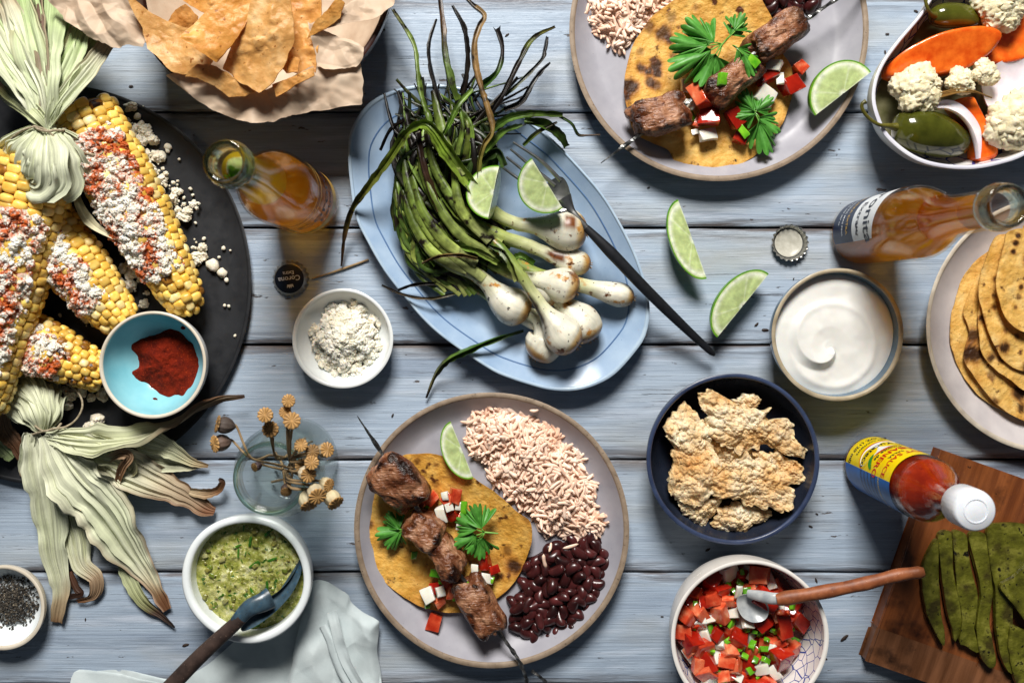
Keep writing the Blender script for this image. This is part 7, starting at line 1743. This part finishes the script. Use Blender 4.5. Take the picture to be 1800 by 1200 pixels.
plankbox('panel', 0, Lb - 2.3, 0, 9.0, 0.0, zt, M_board); plankbox('panel', 0, Lb - 2.3, 9.03, 20, 0.0, zt - 0.02, M_board)
plankbox('end_batten', Lb - 2.27, Lb + 0.4, 0.0, 20, 0.0, zt + 0.02, M_board2, 0.2)

M_nopal = mat('grilled_cactus', [(0.25, '#34320c'), (0.5, '#5a5a18'), (0.75, '#8a863a')], 0.8, 7, rough=0.34, bump=0.8, bscale=2.2, bdist=0.14, vcol=True, coat=0.3, spots=((0.5, 0.56, 0.68, '#3a3412', 6), (0.8, 0.62, 0.68, '#120f08', 6), (2.4, 0.64, 0.69, '#161208', 3)))
def strip(root, poly, z0, seed, slope=0.0):
    P = np.array([W(x, y, z0) for x, y in pxs(z8, poly)]); cy = P.mean(0)[1]
    def zf(x, y, t): return z0 + slope * (y - cy) * 0.1 + 0.16 * fbm(np.stack([x * 0.5, y * 0.5, x * 0 + seed], -1), 4) + 0.05 * (1 - t ** 6)
    V, F, t = sheet(P, zf, 0.45, 20, 90, jag=0.10, jfreq=1.5, seed=seed, tilt_edge=0.1)
    C_ = np.ones((len(V), 3)); k = np.clip((t - 0.9) / 0.1, 0, 1)[:, None] * 0.45; C_ = C_ * (1 - k) + k * np.array([0.3, 0.26, 0.12])
    mk('strip', V, F, M_nopal, root, colr=C_)
nz_ = zt + 0.7
pad1 = thing('cactus_paddle', 'grilled cactus paddle cut into long strips on the cutting board', 'cactus paddle', W(1690, 1040, zt))
strip(pad1, [(1300, 540), (1255, 600), (1230, 680), (1232, 780), (1250, 880), (1290, 970), (1330, 1030), (1330, 960), (1315, 880), (1308, 760), (1305, 640)], nz_, 1)
strip(pad1, [(1305, 515), (1362, 508), (1368, 600), (1372, 700), (1395, 800), (1410, 900), (1408, 960), (1380, 1010), (1370, 960), (1345, 880), (1325, 760), (1308, 620)], nz_ + 0.05, 2)
strip(pad1, [(1372, 510), (1430, 520), (1440, 600), (1460, 700), (1485, 790), (1478, 900), (1470, 960), (1490, 1060), (1430, 1030), (1400, 1010), (1412, 900), (1390, 780), (1378, 640)], nz_ + 0.1, 3)
strip(pad1, [(1445, 520), (1518, 515), (1530, 600), (1545, 700), (1552, 800), (1540, 900), (1545, 1000), (1568, 1110), (1540, 1130), (1495, 1070), (1480, 960), (1490, 860), (1498, 780), (1475, 660)], nz_ + 0.15, 4)
pad2 = thing('cactus_paddle', 'larger grilled cactus paddle cut by the right edge of the photo', 'cactus paddle', W(1790, 1020, zt))
strip(pad2, [(1530, 490), (1600, 468), (1720, 475), (1800, 520), (1830, 700), (1700, 800), (1640, 760), (1600, 900), (1640, 1080), (1640, 1160), (1600, 1100), (1570, 950), (1565, 780), (1540, 640)], nz_ + 0.3, 5)
strip(pad2, [(1590, 760), (1640, 720), (1760, 650), (1850, 800), (1850, 960), (1760, 960), (1690, 900), (1640, 830)], nz_ + 0.9, 6)
strip(pad2, [(1640, 940), (1700, 960), (1800, 1000), (1850, 1120), (1800, 1240), (1680, 1230), (1640, 1120), (1625, 1020)], nz_ + 0.5, 7)
# ================================================================ DRIED POPPIES
M_pod = mat('dried_poppy_pod', [(0.3, '#9a8468'), (0.7, '#c4ad8a')], 1.2, rough=0.65, bump=0.4, bscale=4, bdist=0.04, vcol=True, rnd=0.12)
M_podcap = mat('poppy_cap', [(0.3, '#9c7440'), (0.7, '#d0a264')], 2, rough=0.6, bump=0.4, bscale=6, bdist=0.04, vcol=True)
M_pstem = mat('poppy_stem', [(0.3, '#7a6244'), (0.7, '#a58c66')], 1, rough=0.7, bump=0.5, bscale=5, bdist=0.04)
n = 44; tp = np.linspace(0, 2 * PI, n, endpoint=False)
def podmesh(r, h, hx):
    prof = [(0.10, 0), (0.30, 0.06), (0.75, 0.28), (0.98, 0.55), (0.96, 0.78), (0.78, 0.93), (0.62, 1.0), (0, 1.0)]
    V, F = lathe([(a * r, b * h) for a, b in spl(prof, 22)], n)
    a = np.arctan2(V[:, 1], V[:, 0]); V[:, :2] *= (1 + 0.035 * np.cos(10 * a))[:, None]
    return V, F
def capmesh(r):
    V = []; C_ = []
    for q, (f, z) in enumerate(((0.75, -0.10), (1.05, -0.02), (1.06, 0.05), (0.98, 0.09), (0.75, 0.10), (0.5, 0.12), (0.25, 0.14))):
        rr_ = r * f * (1 + (0.07 if f > 0.9 else 0) * np.cos(12 * tp))
        ridge = 0.055 * np.cos(12 * tp) * (1 if 0.2 < f < 1.0 and z > 0.04 else 0) * min(1, f * 1.4)
        V.append(np.stack([rr_ * np.cos(tp), rr_ * np.sin(tp), (z + ridge) * r * 1.2], -1)); C_.append(np.ones((n, 3)) * (0.75 + 0.35 * np.cos(12 * tp) * (z > 0.04))[:, None])
    V.append(np.array([[0, 0, 0.15 * r]])); C_.append(np.ones((1, 3)))
    F = gridf(7, n, True) + [(6 * n + k, 6 * n + (k + 1) % n, 7 * n) for k in range(n)]
    return np.vstack(V), F, np.vstack(C_)
heads = [(383, 745, 9.8, 17, '#4f443e', 165, .9), (378, 780, 9.6, 17, '#5f4c42', 185, .7), (466, 729, 13.0, 15, '#c9a878', 100, .25), (475, 754, 11.6, 16, '#7a5a40', 95, .3), (507, 704, 12.4, 13, '#c0a070', 85, .3), (501, 724, 12.0, 12, '#b8956a', 85, .4), (513, 739, 12.6, 17, '#c9a46c', 60, .25), (529, 782, 11.6, 13, '#c4a074', 40, .25), (549, 793, 11.0, 14, '#4c4038', 30, .3), (575, 790, 10.0, 15, '#a8987e', 20, .7), (548, 813, 11.4, 14, '#c09868', 0, .4), (530, 818, 9.4, 13, '#6a4e3c', 0, .4), (542, 834, 11.0, 16, '#b3a58c', -5, .6), (578, 852, 9.6, 13, '#bfb49c', -12, .8), (558, 872, 11.0, 18, '#b8aa90', -40, .55), (590, 884, 9.6, 17, '#c0b69e', -45, .85), (543, 888, 9.8, 17, '#b8ac94', -60, .8), (503, 864, 7.5, 11, '#4a3a34', -70, .5), (447, 821, 6.5, 9, '#4a3a3c', 200, .6)]
for k, (x, y, z, r, hx, hd, lean) in enumerate(heads):
    P1 = W(x, y, z); rr_ = r / S * (1 - z / H) * 0.88; hgt = rr_ * 2.1
    dirv = unit(np.array([math.cos(math.radians(hd)) * lean, math.sin(math.radians(hd)) * lean, math.sqrt(max(0.02, 1 - lean * lean))]))
    if lean < 0.5: dirv = unit(dirv * 0.6 + unit(np.array([0, 0, H]) - P1) * 0.6)
    x_ = unit(np.cross((0.3, 0.9, 0.1), dirv)); y_ = np.cross(dirv, x_); M_ = np.stack([x_, y_, dirv], 1)
    foot = JC + np.array([random.uniform(-2.2, 2.2), random.uniform(-2.2, 2.2), 0.4])
    root = thing('dried_poppy', ['dark dried poppy head on the far left, bent over the jar rim', 'dried poppy head facing left below the leftmost dark one', 'tall pale poppy head standing apart at the upper left of the bunch', 'brown poppy head just below the tall pale one', 'topmost poppy head of the bunch', 'small poppy head directly under the topmost one', 'broad star topped poppy head third from the top', 'poppy head in the middle of the bunch seen from above', 'dark violet poppy head right of the middle', 'pale poppy head leaning furthest right in the upper half', 'tan poppy head just left of centre on the right side', 'brown poppy head deep in the bunch', 'pale poppy head above the cluster of three at the bottom', 'small pale poppy head pointing right above the lowest cluster', 'largest pale poppy head in the bottom cluster', 'poppy head at the far lower right of the bunch', 'poppy head hanging lowest in the bunch', 'tiny dark poppy head inside the jar near the bottom', 'tiny round poppy head at the left inside the jar'][k], 'poppy', foot, 'dried poppies in the glass jar')
    pv, pf = podmesh(rr_ * 0.98, hgt, hx)
    base = P1 - dirv * hgt
    tint = c3(hx) / c3('#b39c7c')
    pod = mk('pod', pv @ M_.T + base, pf, M_pod, root, colr=np.tile(np.clip(tint, 0, 1.3), (len(pv), 1)))
    cv, cf, cc = capmesh(rr_ * 0.95); mk('crown', cv @ M_.T + P1, cf, M_podcap, pod, colr=cc * (0.55 if hx in ('#4c4038', '#4a3a34', '#4a3a3c', '#4f443e') else 1.0))
    rim = JC + np.array([np.clip((base - JC)[0], -1.9, 1.9) * 0.8, np.clip((base - JC)[1], -1.9, 1.9) * 0.8, min(8.6, base[2])])
    pts_ = [foot, (foot + rim) / 2 + np.array([0.2, 0.2, 0]), rim, base - dirv * 0.1 + (0 if k > 1 else 0), base + dirv * 0.15]
    V, F = tube(spl(pts_, 34), np.interp(np.linspace(0, 1, 34), [0, .9, 1], [0.11, 0.09, 0.14]), 8); mk('stem', V, F, M_pstem, root)

# ================================================================ NAPKIN
M_linen = mat('pale_linen', [(0.3, '#b4c0c2'), (0.7, '#c8d2d3')], 0.5, 4, rough=0.85, bump=0.5, bscale=9, bdist=0.03, sheen=0.2, stretch=(1, 1, 1))
nap = thing('napkin', 'pale grey blue linen napkin tucked under the salsa bowl', 'napkin', W(560, 1130, 0))
def folds(x, y, a, f, seed):
    u = x * math.cos(a) + y * math.sin(a)
    return np.sin(u * f + 2.2 * fbm(np.stack([x * 0.15, y * 0.15, x * 0 + seed], -1), 2)) * 0.5 + 0.5
P = [W(x, y, 0.3) for x, y in [(128, 1188), (170, 1180), (230, 1180), (300, 1192), (360, 1170), (420, 1120), (470, 1085), (520, 1068), (640, 1080), (655, 1140), (655, 1250), (400, 1330), (150, 1320)]]
V, F, t = sheet(P, lambda x, y, t: 0.22 + 0.55 * folds(x, y, 0.9, 0.7, 1) + 0.35 * facets(x, y, 0.16, 2, 0.8) + 0.2 * facets(x, y, 0.5, 3, 0.2) + 0.10 * folds(x, y, 2.0, 2.1, 2) + 0.5 * (1 - t), 0.06, 50, 150); mk('cloth', V, F, M_linen, nap)
P = [W(x, y, 1.6) for x, y in pxs(z4b, [(585, 790), (640, 788), (700, 825), (738, 850), (755, 885), (810, 915), (868, 942), (876, 965), (866, 1080), (855, 1300), (505, 1300), (508, 1120), (520, 1040), (545, 930), (565, 850)])]
def zf(x, y, t):
    return 1.15 + 0.45 * folds(x, y, 0.25, 1.0, 4) + 0.65 * facets(x, y, 0.22, 4, 0.4) + 0.30 * facets(x, y, 0.6, 7, 1.0) + 0.3 * fbm(np.stack([x * 0.3, y * 0.3, x * 0], -1), 3) + 0.10 * folds(x, y, 1.9, 2.4, 5) - 0.75 * np.clip((t - 0.8) / 0.2, 0, 1) ** 2
V, F, t = sheet(P, zf, 0.06, 56, 170); mk('folded_layer', V, F, M_linen, nap)
# puckered hem
hp = np.array(Z(z4b, [(680, 900, 2.1), (695, 960, 2.2), (715, 1040, 2.1), (745, 1120, 2.0), (800, 1215, 1.9), (830, 1260, 1.8)]))
V, F, uv = ribbon(spl(hp, 120), 0.85 + 0.0 * np.arange(120), 9, 0.12, 0.0, 0.06, 0.05, 3, 0.0)
V[:, 2] += 0.09 * vn(np.stack([uv[:, 1] * 9, uv[:, 0] * 1.5, uv[:, 0] * 0], -1)) - 0.05 ; mk('hem', V, F, M_linen, nap)
hp = np.array(Z(z4b, [(640, 960, 1.9), (670, 1020, 2.0), (690, 1080, 1.9), (720, 1160, 1.8), (760, 1230, 1.7)]))
V, F, uv = ribbon(spl(hp, 90), 0.7 + 0.0 * np.arange(90), 7, -0.25, 0.0, 0.06, 0.05, 4, 0.0); V[:, 2] += 0.10 * vn(np.stack([uv[:, 1] * 8, uv[:, 0] * 1.5, uv[:, 0] * 0 + 4], -1)) - 0.06; mk('pucker', V, F, M_linen, nap)

# ================================================================ SMALL THINGS ON THE PLANKS
M_fleck = mat('charred_fleck', [(0.3, '#17110e'), (0.7, '#3a2a20')], 3, rough=0.7)
fm = []
for s in range(4):
    V, F = blob((0.24, 0.10, 0.04), 2, 2, 0.5, 2, s); V[:, 2] += 0.06 * V[:, 0]; fm.append(mesh('charred_fleck', V, F, M_fleck))
for (x, y, s) in ((230, 152, .9), (891, 62, .8), (675, 52, .7), (1320, 915, .7), (1244, 966, 1.1), (1425, 925, .8), (1316, 985, .8), (1435, 1020, .9), (1485, 1120, 1.5), (1164, 1083, .6), (1451, 1157, .8), (1436, 903, .6), (1570, 560, .6), (1395, 490, .5), (326, 1133, 1.3), (150, 1088, .6), (1560, 60, .8), (1556, 92, .8), (1610, 20, .9), (1345, 580, 1.3), (1330, 570, 1.0), (1140, 330, .6), (690, 730, .8)):
    o = put('charred_fleck', fm[random.randrange(4)], None, W(x, y, 0.05), (0, 0, random.uniform(0, 6.28)), s)
    props(o, 'tiny dark charred fleck lying on the blue planks', 'fleck', 'charred flecks on the blue planks')
for k, (p, lab) in enumerate((([(548, 490), (580, 480), (615, 468), (648, 456)], 'long thin dry brown stalk on the planks above the cheese dish'), ([(1150, 100), (1153, 96), (1156, 92)], 'short dry stalk crumb on the planks'))):
    if k: continue
    V, F = tube(spl([W(x, y, 0.15) for x, y in p], 20), np.interp(np.linspace(0, 1, 20), [0, .5, 1], [0.05, 0.11, 0.09]), 7); o = mk('dry_stalk', V, F, M_pstem); props(o, lab, 'stalk')
